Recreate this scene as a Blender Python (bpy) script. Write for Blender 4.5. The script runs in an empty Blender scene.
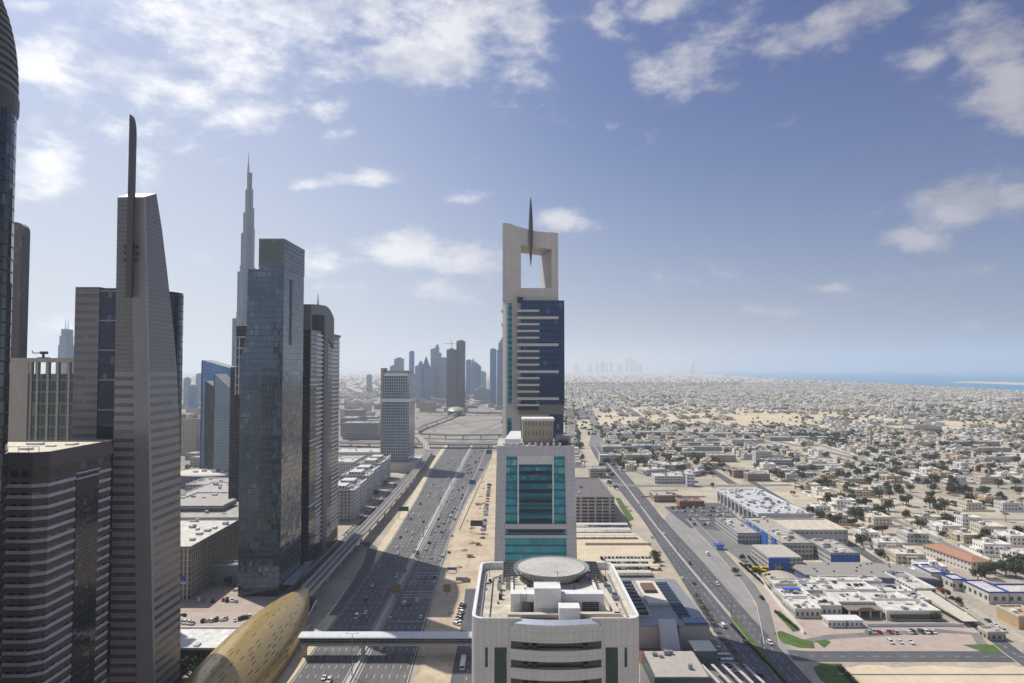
import bpy, bmesh, math, random
from mathutils import Vector, Matrix

R = math.radians
COL = bpy.context.scene.collection
SC = bpy.context.scene
random.seed(7)

# ------------------------------------------------------------------ camera
H = 150.0
F = 682.67
PITCH = math.atan(26.5 / F)
cam = bpy.data.cameras.new("Camera")
cam.lens = 24.0
cam.sensor_width = 36.0
cam.clip_start = 1.0
cam.clip_end = 200000.0
camo = bpy.data.objects.new("Camera", cam)
COL.objects.link(camo)
camo.location = (0, 0, H)
camo.rotation_euler = (R(90) + PITCH, 0, 0)
SC.camera = camo

# ------------------------------------------------------------------ sun, sky, exposure
SUN_EL = R(53)
SUN_DIR = Vector((-0.77 * math.cos(SUN_EL), 0.638 * math.cos(SUN_EL), math.sin(SUN_EL))).normalized()
SUN_AZ = math.atan2(SUN_DIR.x, SUN_DIR.y)          # clockwise from +Y
sun = bpy.data.lights.new("Sun", 'SUN')
sun.energy = 4.4
sun.angle = R(0.5)
sun.color = (1.0, 0.95, 0.86)
suno = bpy.data.objects.new("Sun", sun)
COL.objects.link(suno)
suno.rotation_euler = (-SUN_DIR).to_track_quat('-Z', 'Y').to_euler()
suno.location = (-200, 0, 600)

SC.view_settings.view_transform = 'Standard'
SC.view_settings.look = 'None'
SC.view_settings.exposure = 0.04
SC.view_settings.gamma = 1.0
SC.view_settings.use_curve_mapping = False
cy = SC.cycles
cy.max_bounces = 5
cy.diffuse_bounces = 3
cy.glossy_bounces = 3
cy.transmission_bounces = 4
cy.transparent_max_bounces = 6
cy.volume_bounces = 1
cy.caustics_reflective = False
cy.caustics_refractive = False
cy.use_denoising = True
cy.sample_clamp_indirect = 6.0
try:
    cy.denoising_prefilter = 'ACCURATE'
except Exception:
    pass


class NT:
    """small helper to write node trees"""
    def __init__(s, tree):
        s.t = tree
        s.n = tree.nodes
        s.l = tree.links

    def new(s, typ, **kw):
        n = s.n.new(typ)
        for k, v in kw.items():
            setattr(n, k, v)
        return n

    def put(s, sock, v):
        if isinstance(v, bpy.types.NodeSocket):
            s.l.new(v, sock)
        else:
            sock.default_value = v

    def m(s, op, a, b=None, c=None, clamp=False):
        n = s.new('ShaderNodeMath', operation=op)
        n.use_clamp = clamp
        s.put(n.inputs[0], a)
        if b is not None:
            s.put(n.inputs[1], b)
        if c is not None:
            s.put(n.inputs[2], c)
        return n.outputs[0]

    def vm(s, op, a, b=None, sc=None):
        n = s.new('ShaderNodeVectorMath', operation=op)
        s.put(n.inputs[0], a)
        if b is not None:
            s.put(n.inputs[1], b)
        if sc is not None:
            s.put(n.inputs[3], sc)
        return n.outputs[1] if op == 'DOT_PRODUCT' else n.outputs[0]

    def mix(s, f, a, b, blend='MIX'):
        n = s.new('ShaderNodeMix', data_type='RGBA', blend_type=blend)
        s.put(n.inputs[0], f)
        for i, v in ((6, a), (7, b)):
            if isinstance(v, (tuple, list)) and len(v) == 3:
                v = (*v, 1)
            s.put(n.inputs[i], v)
        return n.outputs[2]

    def mixf(s, f, a, b):
        n = s.new('ShaderNodeMix', data_type='FLOAT')
        s.put(n.inputs[0], f)
        s.put(n.inputs[2], a)
        s.put(n.inputs[3], b)
        return n.outputs[0]

    def noise(s, vec, scale, detail=4, rough=0.55):
        n = s.new('ShaderNodeTexNoise')
        if vec is not None:
            s.put(n.inputs['Vector'], vec)
        n.inputs['Scale'].default_value = scale
        n.inputs['Detail'].default_value = detail
        n.inputs['Roughness'].default_value = rough
        return n.outputs['Fac']

    def ramp(s, f, lo, hi, a=0.0, b=1.0, smooth=True):
        n = s.new('ShaderNodeMapRange')
        n.interpolation_type = 'SMOOTHSTEP' if smooth else 'LINEAR'
        s.put(n.inputs[0], f)
        s.put(n.inputs[1], lo)
        s.put(n.inputs[2], hi)
        s.put(n.inputs[3], a)
        s.put(n.inputs[4], b)
        return n.outputs[0]

    def sep(s, v):
        n = s.new('ShaderNodeSeparateXYZ')
        s.put(n.inputs[0], v)
        return n.outputs

    def comb(s, x, y, z):
        n = s.new('ShaderNodeCombineXYZ')
        for i, v in enumerate((x, y, z)):
            s.put(n.inputs[i], v)
        return n.outputs[0]


# ------------------------------------------------------------------ world: Nishita sky with cloud cover
world = bpy.data.worlds.new("World")
SC.world = world
world.use_nodes = True
W = NT(world.node_tree)
W.n.clear()
sky = W.new('ShaderNodeTexSky', sky_type='NISHITA')
sky.sun_disc = False
sky.sun_elevation = SUN_EL
sky.sun_rotation = SUN_AZ
sky.altitude = 100
sky.air_density = 1.0
sky.dust_density = 3.0
sky.ozone_density = 4.0
tc = W.new('ShaderNodeTexCoord')
d = W.vm('NORMALIZE', tc.outputs['Generated'])
dx, dy, dz = W.sep(d)
dys = W.m('MAXIMUM', dy, 0.02)
gx = W.m('DIVIDE', dx, dys)
gz = W.m('DIVIDE', dz, dys)


def g_of(px, py):
    v = Vector(((px - 512) / F, 1.0, (341.5 - py) / F))
    v = Matrix.Rotation(PITCH, 3, 'X') @ v
    return v.x / v.y, v.z / v.y


# (px, py, half width, half height, tilt degrees, strength)
CLOUDS = [
    (175, 10, 105, 42, -20, 1.0), (225, 50, 70, 50, -25, .95), (250, 100, 60, 16, -12, .5), (330, 25, 120, 48, 10, .95),
    (430, 45, 110, 34, 12, 1.0), (520, 30, 45, 44, 50, .95), (335, 106, 30, 13, 20, .6),
    (50, 72, 60, 28, -28, .75), (110, 115, 50, 20, -35, .5), (50, 172, 36, 24, 0, .9), (145, 172, 24, 22, 0, .8),
    (30, 5, 30, 8, 0, .6),
    (300, 55, 190, 42, 4, .82), (180, 95, 110, 34, -18, .75), (480, 15, 90, 30, 0, .85),
    (330, 182, 78, 11, 6, .85), (365, 178, 24, 13, 0, .8), (205, 262, 28, 12, 0, .7),
    (325, 264, 62, 18, 0, .95), (395, 252, 55, 20, -6, .95), (470, 262, 55, 16, 0, .95), (430, 290, 50, 15, 0, .85), (350, 285, 50, 12, 0, .7),
    (560, 224, 26, 12, 0, .95), (470, 200, 26, 7, 0, .6),
    (605, 20, 24, 24, 0, .9), (650, 65, 40, 26, -35, 1.0), (690, 50, 60, 36, 25, .9), (665, 5, 60, 22, 10, .85),
    (830, 25, 75, 24, 25, .85), (880, 10, 60, 20, 20, .8),
    (985, 40, 60, 50, 0, .95), (930, 60, 36, 24, 30, .9), (1010, 80, 50, 40, 0, .9),
    (960, 205, 60, 24, 14, .95), (1015, 195, 40, 20, 20, .85), (915, 240, 36, 14, 0, .9), (870, 212, 16, 7, 0, .6),
    (770, 310, 40, 7, 0, .5), (830, 288, 30, 7, 0, .5), (890, 277, 46, 8, 8, .55), (985, 268, 40, 10, 10, .5), (975, 325, 22, 7, 0, .6),
    (850, 330, 60, 6, 0, .35), (100, 330, 80, 20, 0, .5), (1040, 120, 40, 16, 0, .8),
]
cov = 0.0
for (px, py, hw, hh, tilt, st) in CLOUDS:
    cx_, cz_ = g_of(px, py)
    a = R(tilt)
    ux = W.m('SUBTRACT', gx, cx_)
    uz = W.m('SUBTRACT', gz, cz_)
    p = W.m('MULTIPLY_ADD', ux, math.cos(a) * F / hw, W.m('MULTIPLY', uz, math.sin(a) * F / hw))
    q = W.m('MULTIPLY_ADD', ux, -math.sin(a) * F / hh, W.m('MULTIPLY', uz, math.cos(a) * F / hh))
    r2 = W.m('MULTIPLY_ADD', p, p, W.m('MULTIPLY', q, q))
    g = W.m('MULTIPLY', W.m('POWER', 2.718, W.m('MULTIPLY', r2, -0.8)), st)
    cov = g if cov == 0.0 else W.m('MAXIMUM', cov, g)
front = W.ramp(dy, 0.05, 0.25)
cov = W.m('MULTIPLY', cov, front)
# elsewhere in the sky: scattered clouds of the same kind
dzz = W.m('MAXIMUM', dz, 0.06)
pl = W.comb(W.m('DIVIDE', dx, dzz), W.m('DIVIDE', dy, dzz), 0.0)
base = W.ramp(W.noise(pl, 0.55, 3), 0.52, 0.72)
back = W.m('SUBTRACT', 1.0, front)
cov = W.m('MAXIMUM', cov, W.m('MULTIPLY', W.m('MULTIPLY', base, back), 0.9))
# fbm in the stretched direction space for the billows
gv = W.comb(W.m('MULTIPLY', dx, 1.0), W.m('MULTIPLY', dz, 1.9), W.m('MULTIPLY', dy, 1.0))
f1 = W.noise(gv, 7.0, 12, 0.62)
f2 = W.noise(gv, 26.0, 8, 0.6)
fb = W.m('MULTIPLY_ADD', f2, 0.30, W.m('MULTIPLY', f1, 0.82))
dens = W.ramp(W.m('ADD', W.m('MULTIPLY', cov, 0.95), W.m('MULTIPLY', W.m('SUBTRACT', fb, 0.545), 2.8)), 0.30, 1.02)
dens = W.m('MULTIPLY', dens, W.ramp(dz, 0.0, 0.03))
core = W.ramp(W.noise(gv, 11.0, 6), 0.40, 0.68)
SKYGAIN = 0.084
skyc = W.mix(1.0, sky.outputs[0], W.mix(W.ramp(W.vm('DOT_PRODUCT', d, (0.94, 0.2, 0.28)), -0.75, 0.85), (0.88, 0.97, 1.14), (0.42, 0.52, 0.88)), 'MULTIPLY')
SKY_RAMP = None
ccol = W.mix(core, (14.2, 14.0, 13.8), (9.4, 9.7, 10.5))
sunward = W.ramp(W.vm('DOT_PRODUCT', d, tuple(SUN_DIR)) if False else gx, -0.7, 0.75)
ccol = W.mix(sunward, ccol, W.mix(1.0, ccol, (0.42, 0.41, 0.45), 'MULTIPLY'))
lowr = W.m('POWER', W.ramp(dz, 0.42, 0.0, 0.0, 1.0, False), 1.75)
lowl = W.m('POWER', W.ramp(dz, 0.66, 0.0, 0.0, 1.0, False), 1.3)
sunside = W.ramp(W.vm('DOT_PRODUCT', d, (0.94, 0.2, 0.0)), -0.33, 0.85)
low = W.mixf(W.ramp(sunside, 0.0, 0.75), lowl, lowr)
skyc = W.mix(W.m('MULTIPLY', low, W.mixf(sunside, 0.97, 0.34)), skyc, W.mix(sunside, (8.3, 8.7, 9.6), (4.2, 5.6, 8.1)))
allc = W.mix(W.m('MULTIPLY', dens, 0.86), skyc, ccol)
bg = W.new('ShaderNodeBackground')
W.l.new(allc, bg.inputs[0])
bg.inputs[1].default_value = SKYGAIN
wo = W.new('ShaderNodeOutputWorld')
W.l.new(bg.outputs[0], wo.inputs[0])

# ------------------------------------------------------------------ pixel <-> world
ROT = Matrix.Rotation(PITCH, 3, 'X')


def ray(px, py):
    return ROT @ Vector(((px - 512) / F, 1.0, (341.5 - py) / F))


def G(px, py, z=0.0):
    v = ray(px, py)
    t = (z - H) / v.z
    return (v.x * t, v.y * t)


def XZ(px, py, Y):
    v = ray(px, py)
    t = Y / v.y
    return v.x * t, H + v.z * t


def Xp(px, Y, py=368):
    return XZ(px, py, Y)[0]


def Zp(py, Y, px=512):
    return XZ(px, py, Y)[1]


def proj(x, y, z=0):
    v = ROT.transposed() @ Vector((x, y, z - H))
    if v.y <= 1:
        return None
    return 512 + v.x / v.y * F, 341.5 - v.z / v.y * F


def inview(x, y, z=0, mg=10):
    p = proj(x, y, z)
    return p is not None and -mg < p[0] < 1024 + mg and -mg < p[1] < 683 + mg


# ------------------------------------------------------------------ materials
MATS = {}


def newmat(name):
    m = bpy.data.materials.new(name)
    m.use_nodes = True
    t = NT(m.node_tree)
    b = t.n.get('Principled BSDF')
    MATS[name] = m
    return m, t, b


def simple(name, col, rough=0.7, metal=0.0, var=0.14, scale=0.35, spec=0.4, usecol=False, bump=0.0):
    if name in MATS:
        return MATS[name]
    m, t, b = newmat(name)
    tc = t.new('ShaderNodeTexCoord')
    n1 = t.noise(tc.outputs['Object'], scale, 6, 0.6)
    n2 = t.noise(tc.outputs['Object'], scale * 7, 3)
    f = t.m('MULTIPLY_ADD', n2, 0.4, t.m('MULTIPLY', n1, 0.6))
    f = t.ramp(f, 0.3, 0.7, 1 - var, 1 + var, False)
    if usecol:
        oi = t.new('ShaderNodeObjectInfo')
        c = oi.outputs['Color']
    else:
        c = (*col, 1)
    cc = t.vm('SCALE', c if usecol else col, sc=f)
    t.l.new(cc, b.inputs['Base Color'])
    b.inputs['Roughness'].default_value = rough
    b.inputs['Metallic'].default_value = metal
    b.inputs['Specular IOR Level'].default_value = spec
    if bump:
        bn = t.new('ShaderNodeBump')
        bn.inputs['Strength'].default_value = bump
        t.l.new(n2, bn.inputs['Height'])
        t.l.new(bn.outputs[0], b.inputs['Normal'])
    return m


def facade(name, wall, glass, glass2=None, fh=3.6, bay=3.0, fx=(0.15, 0.85), fz=(0.3, 0.85), roof=(0.4, 0.38, 0.35),
           grough=0.08, gmetal=0.55, wrough=0.65, tilt=0.012, usecol=False, lit=0.0, wvar=0.12, wmetal=0.0, streak=0.0, grid=False):
    """walls with a grid of panes in real metres (object space); every pane has its own tint and slight tilt"""
    if name in MATS:
        return MATS[name]
    glass2 = glass2 or tuple(g * 1.7 for g in glass)
    m, t, b = newmat(name)
    tc = t.new('ShaderNodeTexCoord')
    ox, oy, oz = t.sep(tc.outputs['Object'])
    nx, ny, nz = t.sep(tc.outputs['Normal'])
    ax = t.m('ABSOLUTE', nx)
    ay = t.m('ABSOLUTE', ny)
    az = t.m('ABSOLUTE', nz)
    side = t.m('GREATER_THAN', ax, ay)
    u = t.mixf(side, ox, oy)
    uu = t.m('DIVIDE', u, bay)
    vv = t.m('DIVIDE', oz, fh)
    fu = t.m('FRACT', uu)
    fv = t.m('FRACT', vv)
    iu = t.m('FLOOR', uu)
    iv = t.m('FLOOR', vv)
    w1 = t.m('MULTIPLY', t.m('GREATER_THAN', fu, fx[0]), t.m('LESS_THAN', fu, fx[1]))
    w2 = t.m('MULTIPLY', t.m('GREATER_THAN', fv, fz[0]), t.m('LESS_THAN', fv, fz[1]))
    win = t.m('MULTIPLY', t.m('MAXIMUM' if grid else 'MULTIPLY', w1, w2), t.m('LESS_THAN', az, 0.6))
    wn = t.new('ShaderNodeTexWhiteNoise')
    t.put(wn.inputs['Vector'], t.comb(iu, iv, side))
    rnd = wn.outputs['Value']
    big = t.noise(tc.outputs['Object'], 0.03, 4)
    gcol = t.mix(t.m('MULTIPLY_ADD', rnd, 0.42, t.m('MULTIPLY', t.ramp(big, .36, .64), 0.58)), glass, glass2)  # broad noise paints cloud-like reflections into the glass colour
    gcol = t.mix(t.m('GREATER_THAN', rnd, 0.95), gcol, t.mix(0.28, gcol, (0.32, 0.33, 0.33)))
    wn1 = t.noise(tc.outputs['Object'], 0.12, 6, 0.65)
    wn2 = t.noise(t.comb(t.m('MULTIPLY', u, 1.2), t.m('MULTIPLY', oz, 0.06), side), 0.8, 4)
    wf = t.ramp(t.m('MULTIPLY_ADD', wn1, 0.5, t.m('MULTIPLY', wn2, 0.5)), 0.3, 0.7, 1 - wvar, 1 + wvar, False)
    if usecol:
        oi = t.new('ShaderNodeObjectInfo')
        wc = t.vm('SCALE', oi.outputs['Color'], sc=wf)
    else:
        wc = t.vm('SCALE', wall, sc=wf)
    wnf = t.new('ShaderNodeTexWhiteNoise')
    t.put(wnf.inputs['Vector'], t.comb(t.m('FLOOR', t.m('DIVIDE', u, bay * 2)), t.m('FLOOR', t.m('DIVIDE', oz, fh)), side))
    wf = t.m('MULTIPLY', wf, t.ramp(wnf.outputs['Value'], 0, 1, .93, 1.07, False))
    rf = t.ramp(t.noise(tc.outputs['Object'], 0.25, 7, .65), 0.32, 0.68, 0.62, 1.15, False)
    if usecol:
        rc = t.vm('SCALE', t.mix(0.65, wc, (0.76, 0.70, 0.59)), sc=rf)
    else:
        rc = t.vm('SCALE', roof, sc=rf)
    wc = t.mix(t.m('GREATER_THAN', nz, 0.6), wc, rc)
    t.l.new(t.mix(win, wc, gcol), b.inputs['Base Color'])
    t.l.new(t.mixf(win, wrough, grough), b.inputs['Roughness'])
    t.l.new(t.mixf(win, wmetal, gmetal), b.inputs['Metallic'])
    wv = t.vm('SUBTRACT', wn.outputs['Color'], (0.5, 0.5, 0.5))
    geo = t.new('ShaderNodeNewGeometry')
    nn = t.vm('NORMALIZE', t.vm('ADD', geo.outputs['Normal'], t.vm('SCALE', wv, sc=t.m('MULTIPLY', win, tilt * 2))))
    t.l.new(nn, b.inputs['Normal'])
    return m


def attr_facade(name, fh, bay, fx, fz):
    """far low houses: wall paint comes from each house's own face colour"""
    m, t, b = newmat(name)
    tc = t.new('ShaderNodeTexCoord')
    at = t.new('ShaderNodeAttribute')
    at.attribute_name = 'paint'
    ox, oy, oz = t.sep(tc.outputs['Object'])
    nx, ny, nz = t.sep(tc.outputs['Normal'])
    side = t.m('GREATER_THAN', t.m('ABSOLUTE', nx), t.m('ABSOLUTE', ny))
    u = t.mixf(side, ox, oy)
    fu = t.m('FRACT', t.m('DIVIDE', u, bay))
    fv = t.m('FRACT', t.m('DIVIDE', oz, fh))
    w1 = t.m('MULTIPLY', t.m('GREATER_THAN', fu, fx[0]), t.m('LESS_THAN', fu, fx[1]))
    w2 = t.m('MULTIPLY', t.m('GREATER_THAN', fv, fz[0]), t.m('LESS_THAN', fv, fz[1]))
    win = t.m('MULTIPLY', t.m('MULTIPLY', w1, w2), t.m('LESS_THAN', t.m('ABSOLUTE', nz), 0.6))
    f = t.ramp(t.noise(tc.outputs['Object'], 0.2, 4), 0.3, 0.7, 0.8, 1.12, False)
    c = t.vm('SCALE', at.outputs['Color'], sc=f)
    t.l.new(t.mix(win, c, (0.05, 0.06, 0.07)), b.inputs['Base Color'])
    t.l.new(t.mixf(win, 0.8, 0.2), b.inputs['Roughness'])
    return m


# ------------------------------------------------------------------ mesh builder
class MB:
    def __init__(s):
        s.v = []
        s.f = []
        s.mi = []
        s.col = []

    def face(s, pts, m=0, c=None):
        k = len(s.v)
        s.v.extend(tuple(p) for p in pts)
        s.f.append(tuple(range(k, k + len(pts))))
        s.mi.append(m)
        s.col.append(c)

    def add(s, vs, fs, m=0, c=None):
        k = len(s.v)
        s.v.extend(tuple(p) for p in vs)
        for f in fs:
            s.f.append(tuple(i + k for i in f))
            s.mi.append(m)
            s.col.append(c)

    def box(s, x0, x1, y0, y1, z0, z1, m=0, c=None, rot=0.0, top=None):
        vs = [(x0, y0, z0), (x1, y0, z0), (x1, y1, z0), (x0, y1, z0), (x0, y0, z1), (x1, y0, z1), (x1, y1, z1), (x0, y1, z1)]
        if rot:
            cx, cy_ = (x0 + x1) / 2, (y0 + y1) / 2
            cr, sr = math.cos(rot), math.sin(rot)
            vs = [(cx + (x - cx) * cr - (y - cy_) * sr, cy_ + (x - cx) * sr + (y - cy_) * cr, z) for x, y, z in vs]
        k = len(s.v)
        s.v.extend(vs)
        for i, f in enumerate(((3, 2, 1, 0), (4, 5, 6, 7), (0, 1, 5, 4), (1, 2, 6, 5), (2, 3, 7, 6), (3, 0, 4, 7))):
            s.f.append(tuple(j + k for j in f))
            s.mi.append(top if (top is not None and i == 1) else m)
            s.col.append(c)

    def prism(s, poly, z0, z1, m=0, top=None, poly1=None):
        n = len(poly)
        poly1 = poly1 or poly
        zb = z0 if callable(z0) else (lambda x, y: z0)
        zt = z1 if callable(z1) else (lambda x, y: z1)
        vs = [(x, y, zb(x, y)) for x, y in poly] + [(x, y, zt(x, y)) for x, y in poly1]
        area = sum(poly[i][0] * poly[(i + 1) % n][1] - poly[(i + 1) % n][0] * poly[i][1] for i in range(n))
        fs = [tuple(reversed(range(n))), tuple(range(n, 2 * n))] + [(i, (i + 1) % n, (i + 1) % n + n, i + n) for i in range(n)]
        if area < 0:
            fs = [tuple(reversed(f)) for f in fs]
        k = len(s.v)
        s.v.extend(vs)
        for i, f in enumerate(fs):
            s.f.append(tuple(j + k for j in f))
            s.mi.append(top if (top is not None and i == 1) else m)
            s.col.append(None)

    def lathe(s, cx, cy_, prof, n=24, m=0, a0=0.0, sx=1.0, sy=1.0):
        vs = []
        fs = []
        k = len(prof)
        for r, z in prof:
            for i in range(n):
                a = a0 + 2 * math.pi * i / n
                vs.append((cx + r * sx * math.cos(a), cy_ + r * sy * math.sin(a), z))
        for j in range(k - 1):
            for i in range(n):
                fs.append((j * n + i, j * n + (i + 1) % n, (j + 1) * n + (i + 1) % n, (j + 1) * n + i))
        fs.append(tuple(reversed(range(n))))
        fs.append(tuple(range((k - 1) * n, k * n)))
        s.add(vs, fs, m)

    def cyl(s, x, y, z0, z1, r, n=10, m=0, r1=None):
        s.lathe(x, y, [(r, z0), (r if r1 is None else r1, z1)], n, m)

    def bar(s, a, b, w, m=0, w2=None):
        a = Vector(a)
        b = Vector(b)
        d_ = (b - a).normalized()
        up = Vector((0, 0, 1)) if abs(d_.z) < 0.95 else Vector((0, 1, 0))
        p = d_.cross(up).normalized() * w / 2
        q = p.cross(d_).normalized() * (w2 or w) / 2
        vs = [a - p - q, a + p - q, a + p + q, a - p + q, b - p - q, b + p - q, b + p + q, b - p + q]
        s.add(vs, [(3, 2, 1, 0), (4, 5, 6, 7), (0, 1, 5, 4), (1, 2, 6, 5), (2, 3, 7, 6), (3, 0, 4, 7)], m)

    def strip(s, pts, w0, w1, z, m=0, thick=0.0):
        """ribbon along pts (x,y[,z]); from offset w0 to w1 across (right positive)"""
        n = len(pts)
        L = []
        Rr = []
        for i, p in enumerate(pts):
            a = Vector(pts[max(i - 1, 0)][:2])
            b = Vector(pts[min(i + 1, n - 1)][:2])
            t_ = (b - a).normalized()
            nr = Vector((t_.y, -t_.x))
            zz = p[2] if len(p) > 2 else 0.0
            aw0 = w0[i] if isinstance(w0, (list, tuple)) else w0
            aw1 = w1[i] if isinstance(w1, (list, tuple)) else w1
            L.append((p[0] + nr.x * aw0, p[1] + nr.y * aw0, zz + z))
            Rr.append((p[0] + nr.x * aw1, p[1] + nr.y * aw1, zz + z))
        for i in range(n - 1):
            s.face([L[i], Rr[i], Rr[i + 1], L[i + 1]], m)
            if thick:
                dn = lambda q: (q[0], q[1], q[2] - thick)
                s.face([dn(L[i + 1]), dn(Rr[i + 1]), dn(Rr[i]), dn(L[i])], m)
                s.face([Rr[i], dn(Rr[i]), dn(Rr[i + 1]), Rr[i + 1]], m)
                s.face([L[i + 1], dn(L[i + 1]), dn(L[i]), L[i]], m)
        if thick:
            dn = lambda q: (q[0], q[1], q[2] - thick)
            s.face([L[0], dn(L[0]), dn(Rr[0]), Rr[0]], m)
            s.face([Rr[-1], dn(Rr[-1]), dn(L[-1]), L[-1]], m)

    def mesh(s, name, mats, org=(0, 0, 0), smooth=False, attr=False):
        me = bpy.data.meshes.new(name)
        ox, oy, oz = org
        me.from_pydata([(x - ox, y - oy, z - oz) for x, y, z in s.v], [], s.f)
        for m_ in mats:
            me.materials.append(m_)
        me.polygons.foreach_set('material_index', s.mi)
        if smooth:
            me.polygons.foreach_set('use_smooth', [True] * len(s.f))
        if attr:
            ca = me.color_attributes.new('paint', 'FLOAT_COLOR', 'CORNER')
            buf = []
            for f, c in zip(s.f, s.col):
                c = c or (0.5, 0.45, 0.4)
                buf.extend((c[0], c[1], c[2], 1.0) * len(f))
            ca.data.foreach_set('color', buf)
        me.update()
        return me

    def build(s, name, mats, parent=None, smooth=False, local=False, attr=False):
        if not isinstance(mats, (list, tuple)):
            mats = [mats]
        org = (0, 0, 0)
        if parent is not None and not local:
            org = WORG.get(parent.name, tuple(parent.location))
        me = s.mesh(name, mats, org, smooth, attr)
        o = bpy.data.objects.new(name, me)
        COL.objects.link(o)
        if parent is not None:
            o.parent = parent
            WORG[o.name] = org
        return o


WORG = {}


def tag(o, label=None, cat=None, group=None, kind=None):
    if label:
        o['label'] = label
    if cat:
        o['category'] = cat
    if group:
        o['group'] = group
    if kind:
        o['kind'] = kind
    return o


def thing(name, label, cat, loc=(0, 0, 0), rotz=0.0, group=None):
    o = bpy.data.objects.new(name, None)
    o.empty_display_size = 1
    COL.objects.link(o)
    o.location = loc
    o.rotation_euler = (0, 0, rotz)
    WORG[o.name] = tuple(loc)
    return tag(o, label, cat, group)


def struct(name, mb, mats, **kw):
    o = mb.build(name, mats, None, **kw)
    o['kind'] = 'structure'
    return o


def single(name, mb, mats, label, cat, loc, group=None, smooth=False, local=False):
    """a thing that is one mesh, its origin at loc"""
    if not isinstance(mats, (list, tuple)):
        mats = [mats]
    me = mb.mesh(name, mats, (0, 0, 0) if local else loc, smooth)
    o = bpy.data.objects.new(name, me)
    COL.objects.link(o)
    o.location = loc
    return tag(o, label, cat, group)


def dup(root, loc, rotz, label, color=None, scale=None):
    r = root.copy()
    COL.objects.link(r)
    r.location = loc
    r.rotation_euler = (0, 0, rotz)
    r['label'] = label
    if scale:
        r.scale = scale
    if color:
        r.color = color
    for ch in root.children:
        c = ch.copy()
        COL.objects.link(c)
        c.parent = r
        if color:
            c.color = color
        for g_ in ch.children:
            e = g_.copy()
            COL.objects.link(e)
            e.parent = c
            if color:
                e.color = color
    return r


ORD = ("zeroth first second third fourth fifth sixth seventh eighth ninth tenth eleventh twelfth thirteenth fourteenth fifteenth "
       "sixteenth seventeenth eighteenth nineteenth twentieth").split()
TENS = {2: 'twenty', 3: 'thirty', 4: 'forty', 5: 'fifty', 6: 'sixty', 7: 'seventy', 8: 'eighty', 9: 'ninety'}


def ordinal(n):
    if n <= 20:
        return ORD[n]
    if n % 10 == 0:
        return TENS[n // 10][:-1] + 'ieth'
    return TENS[n // 10] + '-' + ORD[n % 10]


# shared materials
M_white = simple('white_paint', (0.72, 0.71, 0.68), 0.6)
M_cream = simple('cream_paint', (0.62, 0.55, 0.43), 0.75)
M_roofgrey = simple('roof_screed', (0.46, 0.42, 0.36), 0.9, var=0.25)
M_roofpale = simple('pale_roof', (0.66, 0.61, 0.52), 0.9, var=0.2)
M_dark = simple('dark_metal', (0.035, 0.037, 0.042), 0.45)
M_grey = simple('grey_metal', (0.28, 0.29, 0.30), 0.5, 0.3)
M_lightgrey = simple('light_grey_metal', (0.5, 0.51, 0.53), 0.45, 0.2)
M_conc = simple('concrete', (0.40, 0.37, 0.33), 0.85, var=0.2)
M_concl = simple('pale_concrete', (0.55, 0.51, 0.45), 0.85, var=0.16)
M_darkglass = simple('dark_glass', (0.03, 0.045, 0.06), 0.06, 0.4, spec=0.8)
M_blue = simple('blue_paint', (0.03, 0.12, 0.42), 0.5)
M_green = simple('green_sign', (0.02, 0.13, 0.07), 0.5)
M_yellow = simple('yellow_paint', (0.65, 0.42, 0.02), 0.5)
M_red = simple('red_brick_paving', (0.22, 0.08, 0.06), 0.85, var=0.25)
M_pink = simple('pink_paving', (0.43, 0.345, 0.29), 0.9, var=0.2, scale=0.15)
M_beigepave = simple('beige_paving', (0.46, 0.38, 0.31), 0.9, var=0.18, scale=0.12)
M_mark = simple('road_paint', (0.62, 0.61, 0.57), 0.7, var=0.3, scale=0.8)
M_tile = simple('orange_roof_tile', (0.40, 0.20, 0.12), 0.8, var=0.2, scale=1.0)


def ground_mat():
    m, t, b = newmat('desert_ground')
    geo = t.new('ShaderNodeNewGeometry')
    p = geo.outputs['Position']
    a = t.ramp(t.noise(p, 0.004, 8, 0.6), 0.35, 0.65)
    bb = t.ramp(t.noise(p, 0.03, 8, 0.65), 0.35, 0.68)
    c = t.noise(p, 0.35, 5, 0.6)
    col = t.mix(a, (0.42, 0.365, 0.28), (0.58, 0.50, 0.365))
    col = t.mix(t.m('MULTIPLY', bb, 0.65), col, (0.30, 0.265, 0.225))
    col = t.vm('SCALE', col, sc=t.ramp(c, 0.3, 0.7, 0.82, 1.16, False))
    t.l.new(col, b.inputs['Base Color'])
    b.inputs['Roughness'].default_value = 0.95
    b.inputs['Specular IOR Level'].default_value = 0.15
    return m


def sand_mat(name, c1, c2, c3, sc=0.05):
    m, t, b = newmat(name)
    geo = t.new('ShaderNodeNewGeometry')
    p = geo.outputs['Position']
    a = t.ramp(t.noise(p, sc, 8, 0.62), 0.35, 0.65)
    bb = t.ramp(t.noise(p, sc * 4.3, 8, 0.7), 0.48, 0.75)
    # tyre tracks: stretched noise
    mp = t.new('ShaderNodeMapping')
    mp.inputs['Scale'].default_value = (1.0, 0.08, 1.0)
    mp.inputs['Rotation'].default_value = (0, 0, 0.5)
    t.l.new(p, mp.inputs[0])
    tr = t.ramp(t.noise(mp.outputs[0], 0.35, 5), 0.5, 0.7)
    col = t.mix(a, c1, c2)
    col = t.mix(t.m('MULTIPLY', bb, 0.7), col, c3)
    col = t.mix(t.m('MULTIPLY', tr, 0.25), col, c3)
    t.l.new(col, b.inputs['Base Color'])
    b.inputs['Roughness'].default_value = 0.95
    b.inputs['Specular IOR Level'].default_value = 0.15
    return m


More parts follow.
